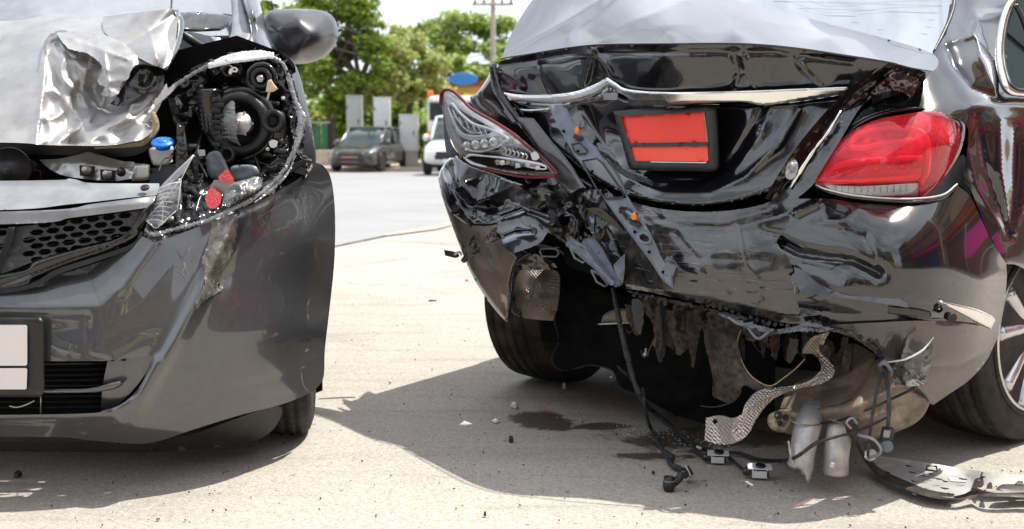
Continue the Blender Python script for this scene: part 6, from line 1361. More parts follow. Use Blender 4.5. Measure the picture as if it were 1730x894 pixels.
for k in range(7):
    x = 1404 + k * 22; y = 295 - k * 2.2
    rl('led_cell', [(x, y), (x + 8, y - 9), (x + 17, y - 10), (x + 18, y), (x + 8, y + 4)], .006, 'red_housing_dark', sp=2.8, thick=.004)
    rl('led_chip', [(x + 8, y - 5), (x + 12, y - 6), (x + 12, y - 2), (x + 8, y - 1)], .002, 'red_housing', sp=2, thick=.002, rnd_=False)
rl('outer_cell', [(1572, 200), (1600, 204), (1620, 216), (1614, 250), (1598, 280), (1572, 312), (1574, 260), (1566, 225)], .022, 'red_reflector', sp=4, thick=.006, bump=(.006, 6, 2))
for k in range(9): rt('outer_rib', [(1572 + k * 4, 214 + k * 3), (1582 + k * 3, 245 + k * 3), (1576 + k * 1.2, 290 - k * 2)], 1.0, 'red_housing_dark', .012)
rt('inner_seam', [(1562, 205), (1572, 222), (1576, 260), (1570, 300), (1560, 326)], 1.6, 'red_housing_dark', .004)
rl('clear_strip', [(1392, 312, C), (1450, 315), (1550, 309, C), (1548, 318), (1534, 327), (1500, 330), (1440, 327), (1405, 320)], .008, 'ice_plastic', sp=4, thick=.004)
for k in range(12): rt('strip_rib', [(1412 + k * 11, 313), (1411 + k * 11, 325)], .9, 'lamp_grey', .004, n=2)
rl('lens_cover', [p_ if len(p_) == 3 else p_ for p_ in [(1375, 306, C), (1390, 278), (1412, 246), (1440, 221), (1480, 203), (1530, 193), (1575, 188), (1608, 195), (1628, 208), (1630, 226), (1622, 258), (1604, 288), (1580, 318), (1562, 332, C), (1552, 331), (1552, 309, C), (1450, 313), (1385, 309)]], -.012, 'red_lens', sp=4, thick=.004, roll=(7, .010))
rl('lens_strip_cover', [(1385, 311, C), (1450, 314), (1552, 310, C), (1550, 331, C), (1470, 331), (1420, 324)], -.010, 'clear_lens', sp=4, thick=.003)
ss('lamp_well', [(1420, 250, C), (1440, 212), (1480, 190), (1530, 180), (1580, 184), (1600, 192), (1560, 186), (1500, 194), (1450, 216)], off(RD, .03), 'black_gloss', sp=3, thick=.02, roll=(4, .02))
ss('lamp_corner_plate', [(1562, 334, C), (1590, 306), (1612, 278), (1628, 262), (1640, 300), (1640, 330, C), (1618, 312), (1598, 332)], off(RD, .04), 'slate_plastic', sp=4, thick=.01)

# --- underside, exhaust, hanging things
hull = G()
def hbox(u0, u1, w0, w1, z0, z1):
    c = [LW(u, w, z) for z in (z0, z1) for w in (w0, w1) for u in (u0, u1)]
    hull.add(c, [(0, 2, 3, 1), (4, 5, 7, 6), (0, 1, 5, 4), (2, 6, 7, 3), (0, 4, 6, 2), (1, 3, 7, 5)])
hbox(-.60, .58, -.34, 3.3, .20, .86)
hbox(-.88, .86, .42, 3.5, .22, .93)
hbox(-.35, .50, -.52, -.25, .78, .99)  # block added inside the boot to stop sun leaking onto the ground
hbox(-.80, .74, -.30, 3.3, .80, .96)
obj('underbody', hull, 'dark_void', S0, smooth=False)
cab = G()
secs = [(-.05, .99, .70), (.55, 1.36, .60), (1.3, 1.42, .60), (2.1, 1.34, .60), (2.75, .99, .70)]
for (w, z, hw) in secs: cab.v += [LW(-hw, w, z), LW(hw - .1, w, z), LW(hw - .02, w, .92), LW(-hw - .08, w, .92)]
for i in range(4):
    for j in range(4): cab.f.append((4 * i + j, 4 * i + 4 + j, 4 * i + 4 + (j + 1) % 4, 4 * i + (j + 1) % 4))
cab.f += [(0, 1, 2, 3), (16, 19, 18, 17)]
obj('cabin', cab, 'black_paint', S0, smooth=False, bevel=.04)
# side of the body: it carries the shade on the ground and closes the view from the side
for sgn, nm in ((-1, 'body_side'), (1, 'body_side'), (-1, 'body_shoulder')):
    g = G(); w0 = (.50 if nm == 'body_side' else -.38) if sgn < 0 else .62
    prof_ = ((.80, .20), (.88, .30), (.90, .55), (.90, .78), (.88, .90), (.80, .97), (.66, 1.02)) if nm == 'body_side' else ((.86, .62), (.885, .66), (.895, .72), (.897, .80), (.875, .91), (.795, .975), (.655, 1.025))
    for i in range(15):
        w = w0 + (3.55 - w0) * i / 14; dn = .06 * max(0, i - 9) / 5
        for (u, z) in prof_: g.v.append(LW(sgn * (u - dn * 1.2) - (.0 if sgn < 0 else .02), w, z - dn * max(0, z - .5)))
    for i in range(14):
        for j in range(6): g.f.append((i * 7 + j, i * 7 + j + 1, i * 7 + j + 8, i * 7 + j + 7))
    obj(nm, g, 'black_paint', S0, thick=.004, mirror_off=0)
# torn liner in the dark
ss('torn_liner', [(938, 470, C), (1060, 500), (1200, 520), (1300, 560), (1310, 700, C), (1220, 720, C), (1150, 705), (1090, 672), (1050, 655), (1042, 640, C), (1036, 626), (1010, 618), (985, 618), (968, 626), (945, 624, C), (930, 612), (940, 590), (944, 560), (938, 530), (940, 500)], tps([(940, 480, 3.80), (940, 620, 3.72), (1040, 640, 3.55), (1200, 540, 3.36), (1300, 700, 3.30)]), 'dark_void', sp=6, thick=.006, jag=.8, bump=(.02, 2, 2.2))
obj('liner_edge', ptube([(942, 500, 3.78), (937, 540, 3.76), (944, 575, 3.74), (932, 606, 3.72), (946, 625, 3.70), (975, 622, 3.66), (1000, 617, 3.62), (1034, 626, 3.56), (1046, 648, 3.54), (1085, 670, 3.50), (1120, 690, 3.46)], 1.3, seg=5, wob=.9), 'cable', S0)
ss('heat_shield', [(876, 458, C), (900, 452), (940, 458), (946, 480), (942, 520), (934, 542, C), (905, 540), (880, 536), (862, 524), (866, 490)], tps([(876, 458, 3.70), (940, 458, 3.66), (934, 542, 3.62), (870, 530, 3.68), (905, 500, 3.62)]), 'foil_dark', sp=3, thick=.003, extra=lambda X, Y: -.018 * np.exp(-(((X - 912) / 13) ** 2 + ((Y - 478) / 15) ** 4)) - .014 * np.exp(-(((X - 888) / 10) ** 2 + ((Y - 500) / 12) ** 4)), creases=[([(880, 515), (920, 512), (940, 520)], .014, 5)])
ss('liner_rim', ribbon([(898, 430), (880, 446), (868, 470), (864, 500), (872, 524), (890, 540)], [5, 8, 9, 9, 9, 5]), 3.66, 'black_plastic', sp=3, thick=.02, jag=.8, bump=(.008, 8, 2))
ss('brown_inner_panel', [(880, 430, C), (900, 428), (930, 440), (942, 452, C), (915, 456), (882, 456, C)], 3.62, 'dusty_paint', sp=3, thick=.004, bump=(.006, 4, 3))
ss('rear_axle_part', [(1015, 545, C), (1022, 530), (1045, 522), (1075, 524), (1080, 545, C), (1045, 548)], 3.42, 'muffler_metal', sp=4, thick=.01, roll=(6, .02))
obj('axle_rod', ptube([(1010, 548, 3.42), (1050, 546, 3.40), (1085, 543, 3.38)], 1.4, seg=6), 'silver_metal', S0)
for i, (pts, mt, d0) in enumerate(([[(1085, 505), (1110, 505), (1125, 530), (1150, 560), (1140, 566), (1110, 545), (1090, 530)], 'felt', 3.14],
    [[(1138, 515), (1175, 520), (1180, 560), (1172, 582), (1160, 590), (1150, 600), (1142, 596), (1138, 560)], 'felt', 3.08],
    [[(1172, 522), (1200, 528), (1198, 556), (1188, 552), (1178, 560)], 'felt', 3.06],
    [[(1196, 528), (1240, 536), (1252, 560), (1238, 572), (1226, 556), (1212, 560), (1200, 552)], 'felt', 3.02],
    [[(1255, 545), (1290, 560), (1300, 590), (1286, 576), (1262, 574)], 'felt', 3.0])):
    ss('torn_felt', pts, (lambda X, Y, d0=d0: d0 + .00025 * (Y - 520)), mt, sp=3, thick=.008, jag=1.4, bump=(.02, 4, i * 2.3))
ss('hanging_liner', [(1192, 545, C), (1226, 540), (1252, 552, C), (1246, 572), (1252, 600), (1262, 626), (1284, 645), (1308, 655, C), (1290, 658), (1278, 660), (1262, 652), (1254, 654), (1250, 668), (1234, 682), (1218, 676), (1204, 668), (1204, 640), (1198, 610), (1190, 575)], tps([(1192, 545, 3.06), (1252, 552, 3.02), (1308, 655, 2.93), (1218, 680, 3.02), (1225, 610, 2.98), (1260, 640, 2.95)]), 'felt', sp=3.4, thick=.005, creases=[([(1248, 575), (1225, 625), (1222, 672)], -.022, 9), ([(1205, 560), (1212, 620), (1205, 660)], .018, 8)], bump=(.006, 4, 2.2), jag=.5)
obj('liner_wire', ptube([(1252, 556, 3.0), (1246, 580, 2.98), (1254, 612, 2.96), (1272, 638, 2.93), (1300, 652, 2.91), (1322, 640, 2.91), (1345, 622, 2.92), (1360, 606, 2.93)], 1.1, seg=6), 'sealant', S0)
obj('liner_wire', ptube([(1184, 686, 3.0), (1205, 688, 3.0), (1225, 684, 2.99), (1240, 678, 2.98)], 1.2, seg=6), 'cable', S0)
FOILD = tps([(1193, 707, 2.84), (1192, 742, 2.80), (1240, 745, 2.82), (1260, 690, 2.90), (1310, 662, 2.94), (1370, 648, 2.96), (1405, 630, 2.93), (1385, 600, 2.98), (1360, 592, 2.95), (1380, 568, 2.95), (1402, 562, 2.93)])
fo = ss('foil_heat_strip', [(1193, 706, C), (1215, 702), (1238, 706), (1254, 700, C), (1262, 680), (1282, 660), (1306, 655), (1340, 652), (1368, 644), (1386, 628), (1384, 608), (1372, 598, C), (1356, 596), (1360, 584), (1376, 568), (1402, 561, C), (1392, 580), (1394, 600), (1408, 618), (1408, 634), (1390, 648), (1352, 656), (1318, 668), (1296, 684), (1278, 708), (1262, 736), (1240, 749), (1215, 751), (1190, 744, C)], FOILD, 'foil', sp=2.8, thick=.0025, creases=[([(1240, 708), (1236, 728), (1246, 748)], .022, 8), ([(1262, 690), (1290, 672), (1320, 662)], -.020, 9), ([(1380, 605), (1395, 640)], -.025, 8), ([(1392, 566), (1376, 600)], .016, 5), ([(1210, 708), (1218, 748)], -.010, 10)], bump=(.006, 3, 7.7, 2, False), jag=.4)
obj('foil_hole', lathe([(0, .005), (.002, .006), (.002, 0)], P(1208, 712, 2.80), (0, -1, .1), 12), 'dark_void', fo)
obj('foil_hem', ptube([(1254, 702, 2.88), (1262, 680, 2.90), (1284, 660, 2.93), (1340, 652, 2.95), (1368, 644, 2.95), (1386, 628, 2.93)], .9, seg=5), 'silver_metal', fo)
ss('small_foil', [(1450, 565), (1462, 568), (1472, 578), (1460, 576), (1448, 572)], 2.84, 'foil', sp=2.5, thick=.002)
MUD = tps([(1300, 700, 3.02), (1330, 690, 2.96), (1400, 670, 2.93), (1460, 645, 2.92), (1490, 605, 2.96), (1540, 650, 2.90), (1570, 682, 2.92), (1550, 715, 2.92), (1480, 740, 2.93), (1400, 735, 2.94), (1330, 725, 2.97), (1450, 700, 2.86), (1400, 600, 3.12), (1350, 660, 3.10)])
ss('muffler', [(1300, 702, C), (1320, 692), (1360, 690), (1420, 684), (1450, 664), (1462, 640), (1474, 612), (1492, 604, C), (1515, 632), (1540, 655), (1572, 678, C), (1562, 700), (1542, 718), (1510, 732), (1480, 742), (1455, 748, C), (1430, 745), (1380, 738), (1335, 734), (1312, 722)], MUD, 'muffler_metal', sp=4, thick=.006, roll=(6, .03), creases=[([(1390, 735), (1430, 716), (1490, 700), (1560, 672)], -.014, 4), ([(1440, 690), (1500, 660), (1530, 650)], -.010, 9), ([(1480, 612), (1500, 660), (1530, 720)], .010, 8)], bump=(.004, 2, 2, 2, False))
ss('muffler_upper', [(1318, 690, C), (1330, 660), (1360, 640), (1400, 630), (1412, 600), (1440, 580), (1480, 600, C), (1470, 630), (1455, 660), (1420, 682), (1370, 690)], tps([(1318, 690, 3.06), (1400, 630, 3.10), (1440, 580, 3.16), (1480, 600, 3.02), (1420, 682, 2.97)]), 'muffler_metal', sp=4, thick=.006, creases=[([(1380, 650), (1440, 630), (1470, 606)], -.012, 5), ([(1370, 665), (1440, 650)], .012, 6), ([(1390, 640), (1440, 612)], .012, 5)], bump=(.004, 3, 1))
obj('muffler_seam', ptube([(1380, 716, 2.90), (1420, 710, 2.875), (1470, 690, 2.86), (1520, 668, 2.87), (1545, 656, 2.89)], 2.4, seg=7), 'rubber', S0)
# broken hanger block
g = G()
hb = ss('hanger_block', [(1300, 700), (1318, 694), (1334, 700), (1336, 718), (1326, 730), (1308, 728), (1297, 716)], 2.90, 'muffler_metal', sp=3, thick=.04, roll=(5, .02), bump=(.02, 5, 3))
for (x, y, r) in ((1315, 702, .009), (1328, 706, .007), (1318, 716, .006)):
    obj('hanger_hole', lathe([(-.004, r * .8), (.002, r * .8), (.004, r), (.001, r * 1.2), (-.003, r * 1.2)], P(x, y, 2.885), (-.2, -1, .1), 16), 'cable', hb)
def pipe(name, pts, r, cut=0):
    g = ptube(pts, r, seg=30, n=8)
    n = 30; N = len(g.v) // n
    g.f = g.f[:-2]
    if cut:
        c = sum((g.v[(N - 1) * n + j] for j in range(n)), Vector()) / n
        for j in range(n):
            v = g.v[(N - 1) * n + j]; k = (v.x - c.x) / (r[-1] * 2.85 / FPX)
            v.z += -.034 * max(0, 1 - abs(k - .45) * 2.2) + .012 * (k < -.2)
            v2 = g.v[(N - 2) * n + j]; v2.z += .25 * (-.034 * max(0, 1 - abs(k - .45) * 2.2))
    return obj(name, g, 'exhaust_metal', S0, thick=.003)
e1 = pipe('exhaust_pipe', [(1378, 690, 3.06), (1366, 716, 2.92), (1359, 745, 2.88), (1355, 770, 2.87), (1353, 790, 2.87)], [23, 23, 22, 21, 21], 1)
e2 = pipe('exhaust_pipe', [(1428, 694, 3.06), (1420, 718, 2.92), (1416, 745, 2.88), (1413, 772, 2.87), (1412, 800, 2.87)], [20, 20, 21.5, 21, 21])
for e, (x, y, d, r) in ((e1, (1361, 712, 2.90, 25)), (e2, (1421, 708, 2.90, 22))):
    obj('weld_ring', ptube([(x + math.cos(q) * r, y + math.sin(q) * 6 + math.cos(q) * 3, d - .034 * math.sin(q) * 1) for q in [k * math.pi / 10 for k in range(0, 11)]], 1.6, seg=6, raw=True, wob=.5), 'muffler_metal', e)
obj('weld_seam', ptube([(1332, 745, 2.86), (1336, 768, 2.85), (1342, 790, 2.85)], 2.4, seg=7, wob=.5), 'exhaust_metal', e1)
obj('solder_patch', box_geo(P(1406, 786, 2.825), (.010, .003, .012), rot=(0, .2, 0)), 'ice_plastic', e2, smooth=False, bevel=.001)
# scraps hanging in the dark of the hollow
for i in range(46):
    x = rnd.uniform(1060, 1440); top = 505 + (x - 1060) * .17 + rnd.uniform(-6, 22); L = rnd.uniform(18, 75) * (1.2 if x < 1250 else .7); d = rnd.uniform(2.98, 3.22) - max(0, x - 1250) * .0004
    w = rnd.uniform(4, 17); sx = rnd.uniform(-14, 14)
    pts = [(x - w / 2, top), (x + w / 2, top + 2), (x + w * .6 + sx * .5, top + L * .5), (x + w * .2 + sx, top + L), (x - w * .3 + sx, top + L * .9), (x - w * .6 + sx * .4, top + L * .45)]
    ss('hanging_scrap', pts, (lambda X, Y, d=d, x=x, k=rnd.uniform(-.002, .002): d + (X - x) * k), rnd.choice(['black_plastic', 'felt', 'black_plastic', 'felt', 'felt']), sp=4, rnd_=bool(i % 3 == 0), thick=.003, jag=1.3, bump=(.005, 2.5, i * 1.3, 2))
for i in range(16):
    x = rnd.uniform(1060, 1500); y = 520 + (x - 1060) * .16; L = rnd.uniform(25, 80); b_ = rnd.uniform(-30, 30); d = rnd.uniform(2.95, 3.15)
    obj('loose_wire', ptube([(x, y, d), (x + b_ * .3, y + L * .5, d - .02), (x + b_, y + L, d), (x + b_ * 1.3, y + L * .86, d + .02)], rnd.uniform(.5, 1.3), seg=5, wob=.3), rnd.choice(['cable', 'black_plastic', 'felt']), S0)
# --- wheels
def rear_wheel(c_out, nm, rimmed):
    AXr = Vector((math.cos(math.radians(50)), -math.sin(math.radians(50)), 0)) if rimmed else AX
    FW = Vector((-AXr.y, AXr.x, 0))
    ax_ = AXr * (-1 if rimmed else 1)
    R = .326; W_ = .235
    def tr(h, r, j):
        a = 0
        if r > R * .93:
            if any(abs(h - q) < .005 for q in (.048, .088, .125, .165)): a -= .007
            if (.016 < h < .046 or .168 < h < .215) and j % 5 == 0: a -= .004
            if (.05 < h < .086 or .127 < h < .163) and (j + int(h * 160)) % 11 == 0: a -= .003
        return a
    prof = [(.012, .215), (.004, .235), (0, .262), (.0, .285), (.006, .306), (.014, .317)] + [(.02 + i * .0058, R - .0005 * abs(i - 17) * .25 - .000022 * (i - 17) ** 2) for i in range(35)] + [(.224, .317), (.232, .300), (.235, .26), (.228, .215)]
    ty = obj('tyre', lathe(prof, c_out, ax_, 220, fn=tr), 'rubber', S0)
    obj('sidewall_ring', lathe([(.001, .232), (-.003, .236), (-.002, .246), (.002, .248)], c_out, ax_, 90), 'rubber', ty)
    g = G(); c0 = Vector(c_out); up = Vector((0, 0, 1))
    rm = obj('rim', lathe([(.20, .15), (.19, .205), (.06, .205), (.02, .212), (.004, .222), (-.004, .226), (-.006, .232), (.004, .236)], c_out, ax_, 80), 'alloy', ty)
    if rimmed:
        side = FW
        for k in range(5):
            for s in (-1, 1):
                q = math.radians(90 + 72 * k + 9 * s); q2 = math.radians(90 + 72 * k + 15 * s)
                a = Vector(c0 + ax_ * .03 + (side * math.cos(q) + up * math.sin(q)) * .055); b_ = Vector(c0 + ax_ * .004 + (side * math.cos(q2) + up * math.sin(q2)) * .222)
                m_ = a.lerp(b_, .5) - ax_ * .006
                obj('spoke', tube_geo([tuple(a), tuple(m_), tuple(b_)], [.028, .019, .021], seg=12, n=6), 'alloy', rm)
        obj('hub', lathe([(.05, .075), (.02, .07), (.012, .05), (.01, .032), (.0, .03), (-.003, 0)], c_out, ax_, 40), 'alloy', rm)
        for k in range(5):
            q = math.radians(54 + 72 * k)
            obj('wheel_bolt', lathe([(.03, .010), (.012, .010), (.010, .006), (.010, 0)], tuple(c0 + (side * math.cos(q) + up * math.sin(q)) * .056), ax_, 6), 'silver_metal', rm)
        obj('brake_disc', lathe([(.09, .16), (.088, .165), (.075, .165), (.073, .16), (.073, .03)], c_out, ax_, 60), 'silver_metal', S0)
        cal = G(); 
        for k in range(7):
            q = math.radians(150 + k * 8); cal.join(box_geo(c0 + ax_ * .075 + (side * math.cos(q) + up * math.sin(q)) * .15, (.05, .05, .045), R=Matrix.Rotation(-.57, 3, 'Z') @ Matrix.Rotation(-q, 3, 'Y')))
        obj('brake_caliper', cal, 'silver_metal', S0, smooth=False, bevel=.004)
    return ty
cR_ = Vector((1.485, 3.34, .324)); rear_wheel(cR_, 'r', True)
cL_ = Vector((.067, 4.27, .324)); rear_wheel(cL_, 'l', False)
ss('wheel_arch', [(1690, 548, C), (1697, 500), (1703, 450), (1720, 410), (1760, 370), (1800, 360), (1800, 420), (1750, 440), (1722, 480), (1708, 540), (1700, 600), (1680, 600)], 3.32, 'black_plastic', sp=6, thick=.05)
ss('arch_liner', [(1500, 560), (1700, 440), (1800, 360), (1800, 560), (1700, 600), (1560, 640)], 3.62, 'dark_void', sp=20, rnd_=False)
# ================================================================== ON THE GROUND AND HANGING
def GP(px, py, z=0.0): return P(px, py, Dg(px, py, z))
def gtube(pts, rpx, **kw):                              # tube over the ground; points (px, py, height)
    q = [(a, b, Dg(a, b, max(z, 0) + .006)) for a, b, z in pts]
    return ptube(q, rpx, **kw)
# fallen bumper trim
TRD = tps([(1427, 712, 2.79), (1453, 706, 2.80), (1458, 760, 2.92), (1490, 800, 3.03)] + [(a, b, Dg(a, b, z)) for a, b, z in ( (1560, 828, .008), (1620, 842, .004), (1660, 822, .03), (1730, 830, .03), (1800, 836, .03), (1500, 772, .04), (1560, 785, .03), (1650, 798, .03), (1800, 812, .03), (1560, 805, .012), (1640, 820, .012))])
def _lift(X, Y):
    X = np.atleast_1d(X); Y = np.atleast_1d(Y)
    return np.minimum(TRD_(X, Y), np.array([Dg(a, b, .016) for a, b in zip(X, Y)]))
TRD_, TRD = TRD, _lift
tro = GP(1600, 830)
T0 = root('fallen_bumper_trim', tuple(tro), 'long curved strip of bumper trim lying torn off on the concrete', 'bumper trim')
def ts(name, pts, d, mat, **kw): return sheet(name, pts, d, mat, kw.pop('parent', T0), **kw)
ts('trim_inside', [(1470, 772, C), (1482, 770), (1520, 775), (1580, 784), (1650, 795), (1730, 803), (1800, 810, C), (1800, 822, C), (1735, 818), (1690, 818), (1655, 822), (1630, 834), (1614, 838, C), (1575, 830), (1530, 812), (1495, 796), (1478, 784)], TRD, 'trim_silver', sp=3.5, thick=.004, creases=[([(1500, 786), (1560, 794), (1640, 806)], .006, 2.5)], bump=(.002, 4, 2))
ts('trim_horn', [(1426, 716, C), (1436, 706), (1452, 708, C), (1454, 722), (1455, 745), (1466, 768), (1488, 792), (1520, 810), (1565, 826), (1612, 835, C), (1610, 842), (1570, 838), (1520, 824), (1488, 808), (1462, 782), (1446, 752), (1432, 734)], off(TRD, -.012), 'brown_plastic', sp=3, thick=.005, roll=(3, .008))
ts('trim_outer_edge', ribbon([(1460, 770), (1484, 800), (1520, 820), (1570, 838), (1618, 843), (1650, 838), (1700, 836), (1800, 843)], [2, 3, 4, 4, 3, 5, 6, 6]), off(TRD, -.016), 'brown_plastic', sp=3, thick=.006, roll=(3, .004))
ts('trim_back_edge', ribbon([(1496, 774), (1520, 779), (1560, 789)], [2, 5, 3]), off(TRD, .004), 'black_plastic', sp=2, thick=.012)
ts('trim_back_edge', ribbon([(1598, 794), (1640, 802), (1652, 803)], [2, 4, 2]), off(TRD, .004), 'black_plastic', sp=2, thick=.012)
ts('trim_back_edge', ribbon([(1678, 804), (1730, 808), (1800, 814)], [3, 6, 6]), off(TRD, .004), 'black_plastic', sp=2, thick=.012)
for (x, y) in ((1574, 792), (1667, 804)):
    q = [(x - 9, y + 2), (x - 8, y - 5), (x + 8, y - 4), (x + 9, y + 4)]
    obj('latch_loop', ptube([(a, b, Dg(a, b, .035)) for a, b in q + q[:1]], 1.6, seg=6, raw=True), 'black_plastic', T0)
ts('upright_tab', [(1641, 824, C), (1646, 812), (1650, 808), (1661, 808, C), (1662, 818), (1658, 824, C)], off(TRD, -.02), 'brown_plastic', sp=2.5, thick=.006, holes=[[(1652, 811), (1656, 811), (1656, 815), (1652, 815)]])
ts('upright_tab', [(1666, 826, C), (1669, 817), (1675, 815), (1677, 826, C)], off(TRD, -.02), 'brown_plastic', sp=2.5, thick=.006)
ts('arched_tab', [(1682, 828, C), (1690, 820), (1704, 818), (1760, 819), (1800, 822, C), (1800, 834, C), (1730, 831), (1700, 830)], off(TRD, -.016), 'brown_plastic', sp=3, thick=.006, roll=(3, .006))
ts('small_block', [(1714, 818), (1720, 812), (1728, 813), (1730, 820)], off(TRD, -.02), 'brown_plastic', sp=2.5, thick=.01, rnd_=False)
for (x, y, L) in ((1496, 797, 8), (1510, 805, 6), (1536, 797, 12), (1556, 803, 16), (1570, 800, 8), (1540, 812, 12), (1590, 824, 13), (1592, 812, 10), (1600, 833, 12), (1620, 808, 14), (1580, 808, 12), (1530, 786, 10)):
    obj('clip_stub', ptube([(x, y, Dg(x, y, .03) - .01), (x + L * .5, y + 1.6, Dg(x, y, .03) - .016), (x + L, y + 2, Dg(x, y, .03) - .01)], [1, 1.6, .8], seg=6, n=3), 'brown_plastic' if L > 8 else 'black_plastic', T0)
ts('white_label', [(1602, 806), (1630, 808), (1632, 815), (1606, 813)], off(TRD, -.006), 'ice_plastic', sp=4, thick=.001, rnd_=False)

# wiring harness
W0 = root('wiring_harness', tuple(GP(1150, 790)), 'black wiring harness hanging out of the torn bumper down to the ground', 'wiring harness')
def ws(name, pts, r, mat='cable', **kw):
    return obj(name, ptube(pts, r, seg=kw.pop('seg', 9), wob=kw.pop('wob', .22), **kw), mat, W0)
def gd(x, y, h=.008): return (x, y, Dg(x, y, h))
ws('main_cable', [(1036, 488, 3.32), (1042, 520, 3.26), (1050, 560, 3.22), (1060, 600, 3.20), (1070, 640, 3.18), (1084, 672, 3.20), gd(1098, 690, .03), gd(1125, 712), gd(1152, 738), gd(1176, 752), gd(1200, 760)], [4, 4.6, 4.6, 5, 4.6, 4.4, 4.4, 4, 3.6, 3.4])
ws('branch_cable', [(1086, 655, 3.19), (1090, 690, 3.19), gd(1098, 720), gd(1112, 748), gd(1126, 770), gd(1136, 786), gd(1148, 792), gd(1164, 800)], [3, 3, 3.2, 3.4, 4, 5, 5.4, 4.5])
ws('short_cable', [gd(1168, 744), gd(1174, 762), gd(1190, 772), gd(1200, 776)], [3.6, 3.2, 3])
ws('rail_cable', [gd(1180, 754), gd(1215, 762), gd(1250, 766), gd(1280, 776), gd(1320, 778), (1345, 772, 2.80), (1380, 748, 2.78), (1412, 738, 2.80), (1450, 728, 2.80), (1500, 705, 2.81)], [3, 3, 3.4, 3.2, 3, 2.8, 2.4, 2.2])
ws('branch_cable', [gd(1222, 764), gd(1240, 780), gd(1262, 798), gd(1272, 802)], [3, 2.8, 2.6])
ws('loose_cable', [(1496, 624, 2.80), (1484, 650, 2.76), (1476, 690, 2.75), (1470, 730, 2.76), (1466, 770, 2.78)], [3.4, 3.2, 2.8, 2.8, 2.4])
ws('loose_cable', [(1494, 620, 2.80), (1500, 655, 2.76), (1502, 690, 2.75), (1500, 722, 2.75)], [3.4, 3.6, 3.8, 3.4])
ws('grey_loop', [(1450, 735, 2.78), (1475, 742, 2.74), (1488, 758, 2.74), (1484, 768, 2.76), (1466, 774, 2.80)], 2.6, 'grey_plastic')
ws('plug_loop', [(1438, 724, 2.78), (1430, 714, 2.77), (1440, 706, 2.77), (1448, 716, 2.78)], 2.2, 'grey_plastic')
ss_ = sheet('plug', [(1462, 762), (1476, 760), (1482, 768), (1476, 778), (1462, 776)], 2.79, 'ice_plastic', W0, sp=2.4, thick=.018, jag=.8, bump=(.01, 9, 2))
ws('tape_wrap', [gd(1124, 764, .01), gd(1130, 770, .012), gd(1136, 774, .01)], [5, 7.5, 5], wob=.5)
ws('tape_wrap', [(1056, 588, 3.2), (1060, 600, 3.19), (1063, 610, 3.19)], [5, 6, 5])
pg = obj('hanging_plug', box_geo(P(1499, 735, 2.76), (.026, .022, .036), rot=(.1, .1, .1)), 'cable', W0, smooth=False, bevel=.003)
obj('plug_window', box_geo(P(1498, 733, 2.745), (.016, .006, .018), rot=(.1, .1, .1)), 'grey_plastic', pg, smooth=False, bevel=.002)
obj('plug_disc', lathe([(-.012, .014), (.008, .0145), (.011, .011), (.011, 0)], P(1498, 753, 2.755), (-.2, -1, 0), 26), 'slate_plastic', pg)
ws('cable_joint', [(1486, 618, 2.80), (1494, 612, 2.79), (1502, 620, 2.79), (1508, 630, 2.80)], [3, 4.5, 4, 2.5], 'slate_plastic', wob=.6)
ws('white_tie', [gd(1178, 755, .014), gd(1184, 758, .014)], 3, 'ice_plastic')
# frayed liner cord lying behind it
ws('frayed_cord', [(1042, 618, 3.4), (1062, 636, 3.36), gd(1090, 664, .03), gd(1120, 682, .02), gd(1146, 692, .02), gd(1170, 706, .01), gd(1190, 716, .01)], [1.6, 2.4, 3.4, 4.5, 4, 4, 2], wob=1.0)
for (a, b) in (((1046, 608), (1040, 622)), ((1078, 628), (1086, 646)), ((1124, 662), (1130, 688)), ((1146, 690), (1160, 680)), ((1100, 668), (1118, 662)), ((1150, 700), (1136, 704))):
    ws('cord_fray', [gd(*a, .03), gd((a[0] + b[0]) / 2 + 2, (a[1] + b[1]) / 2, .02), gd(*b, .02)], [.6, 1.8, .8], wob=.6)
# sensors with white brackets
def sensor(label, x, y, rz, s=1.0):
    o = GP(x, y + 8); t = root('loose_sensor', tuple(o), label, 'sensor', 'parking sensors pulled out of the bumper')
    R = Matrix.Rotation(rz, 3, 'Z')
    def L(a, b, c): return o + R @ (Vector((a, b, c)) * s)
    b1 = obj('sensor_body', lathe([(-.014, .009), (.0, .013), (.008, .013), (.009, .011), (.007, 0)], L(.002, 0, .026), R @ Vector((0, -.12, 1)), 28), 'black_plastic', t)
    obj('bracket', G().join(box_geo(L(0, 0, .029), (.062 * s, .032 * s, .003), R=R @ Matrix.Rotation(.22, 3, 'X'))), 'ice_plastic', t, smooth=False, bevel=.002)
    for dx in (-.018, .018): obj('bracket_leg', box_geo(L(dx, -.006, .015), (.004 * s, .016 * s, .027 * s), R=R), 'ice_plastic', t, smooth=False, bevel=.001)
    obj('bracket_leg', box_geo(L(0, -.016, .012), (.034 * s, .003, .018 * s), R=R), 'white_plastic', t, smooth=False, bevel=.001)
    obj('plug', lathe([(0, .010), (.010, .0125), (.014, .010), (.018, .0125), (.024, .010), (.030, .009)], L(-.012, 0, .016), R @ Vector((-1, 0, -.05)), 20), 'black_gloss', t)
    obj('sensor_core', box_geo(L(.014, -.004, .013), (.016, .022, .018), R=R), 'black_plastic', t, smooth=False, bevel=.002)
    return t
sensor('white bracketed sensor lying nearest the foil strip', 1213, 774, -.15, .92)
sensor('white bracketed sensor lying nearest the exhaust pipes', 1283, 799, -.12, 1.0)
t = sensor('white bracketed sensor tipped on its side beside a black socket', 1150, 806, 1.2, .9); t.rotation_euler = (0, .9, 0); t.location.z += .012
o = GP(1130, 828)
t = root('loose_socket', tuple(o), 'round black socket standing on the concrete left of the tipped sensor', 'socket')
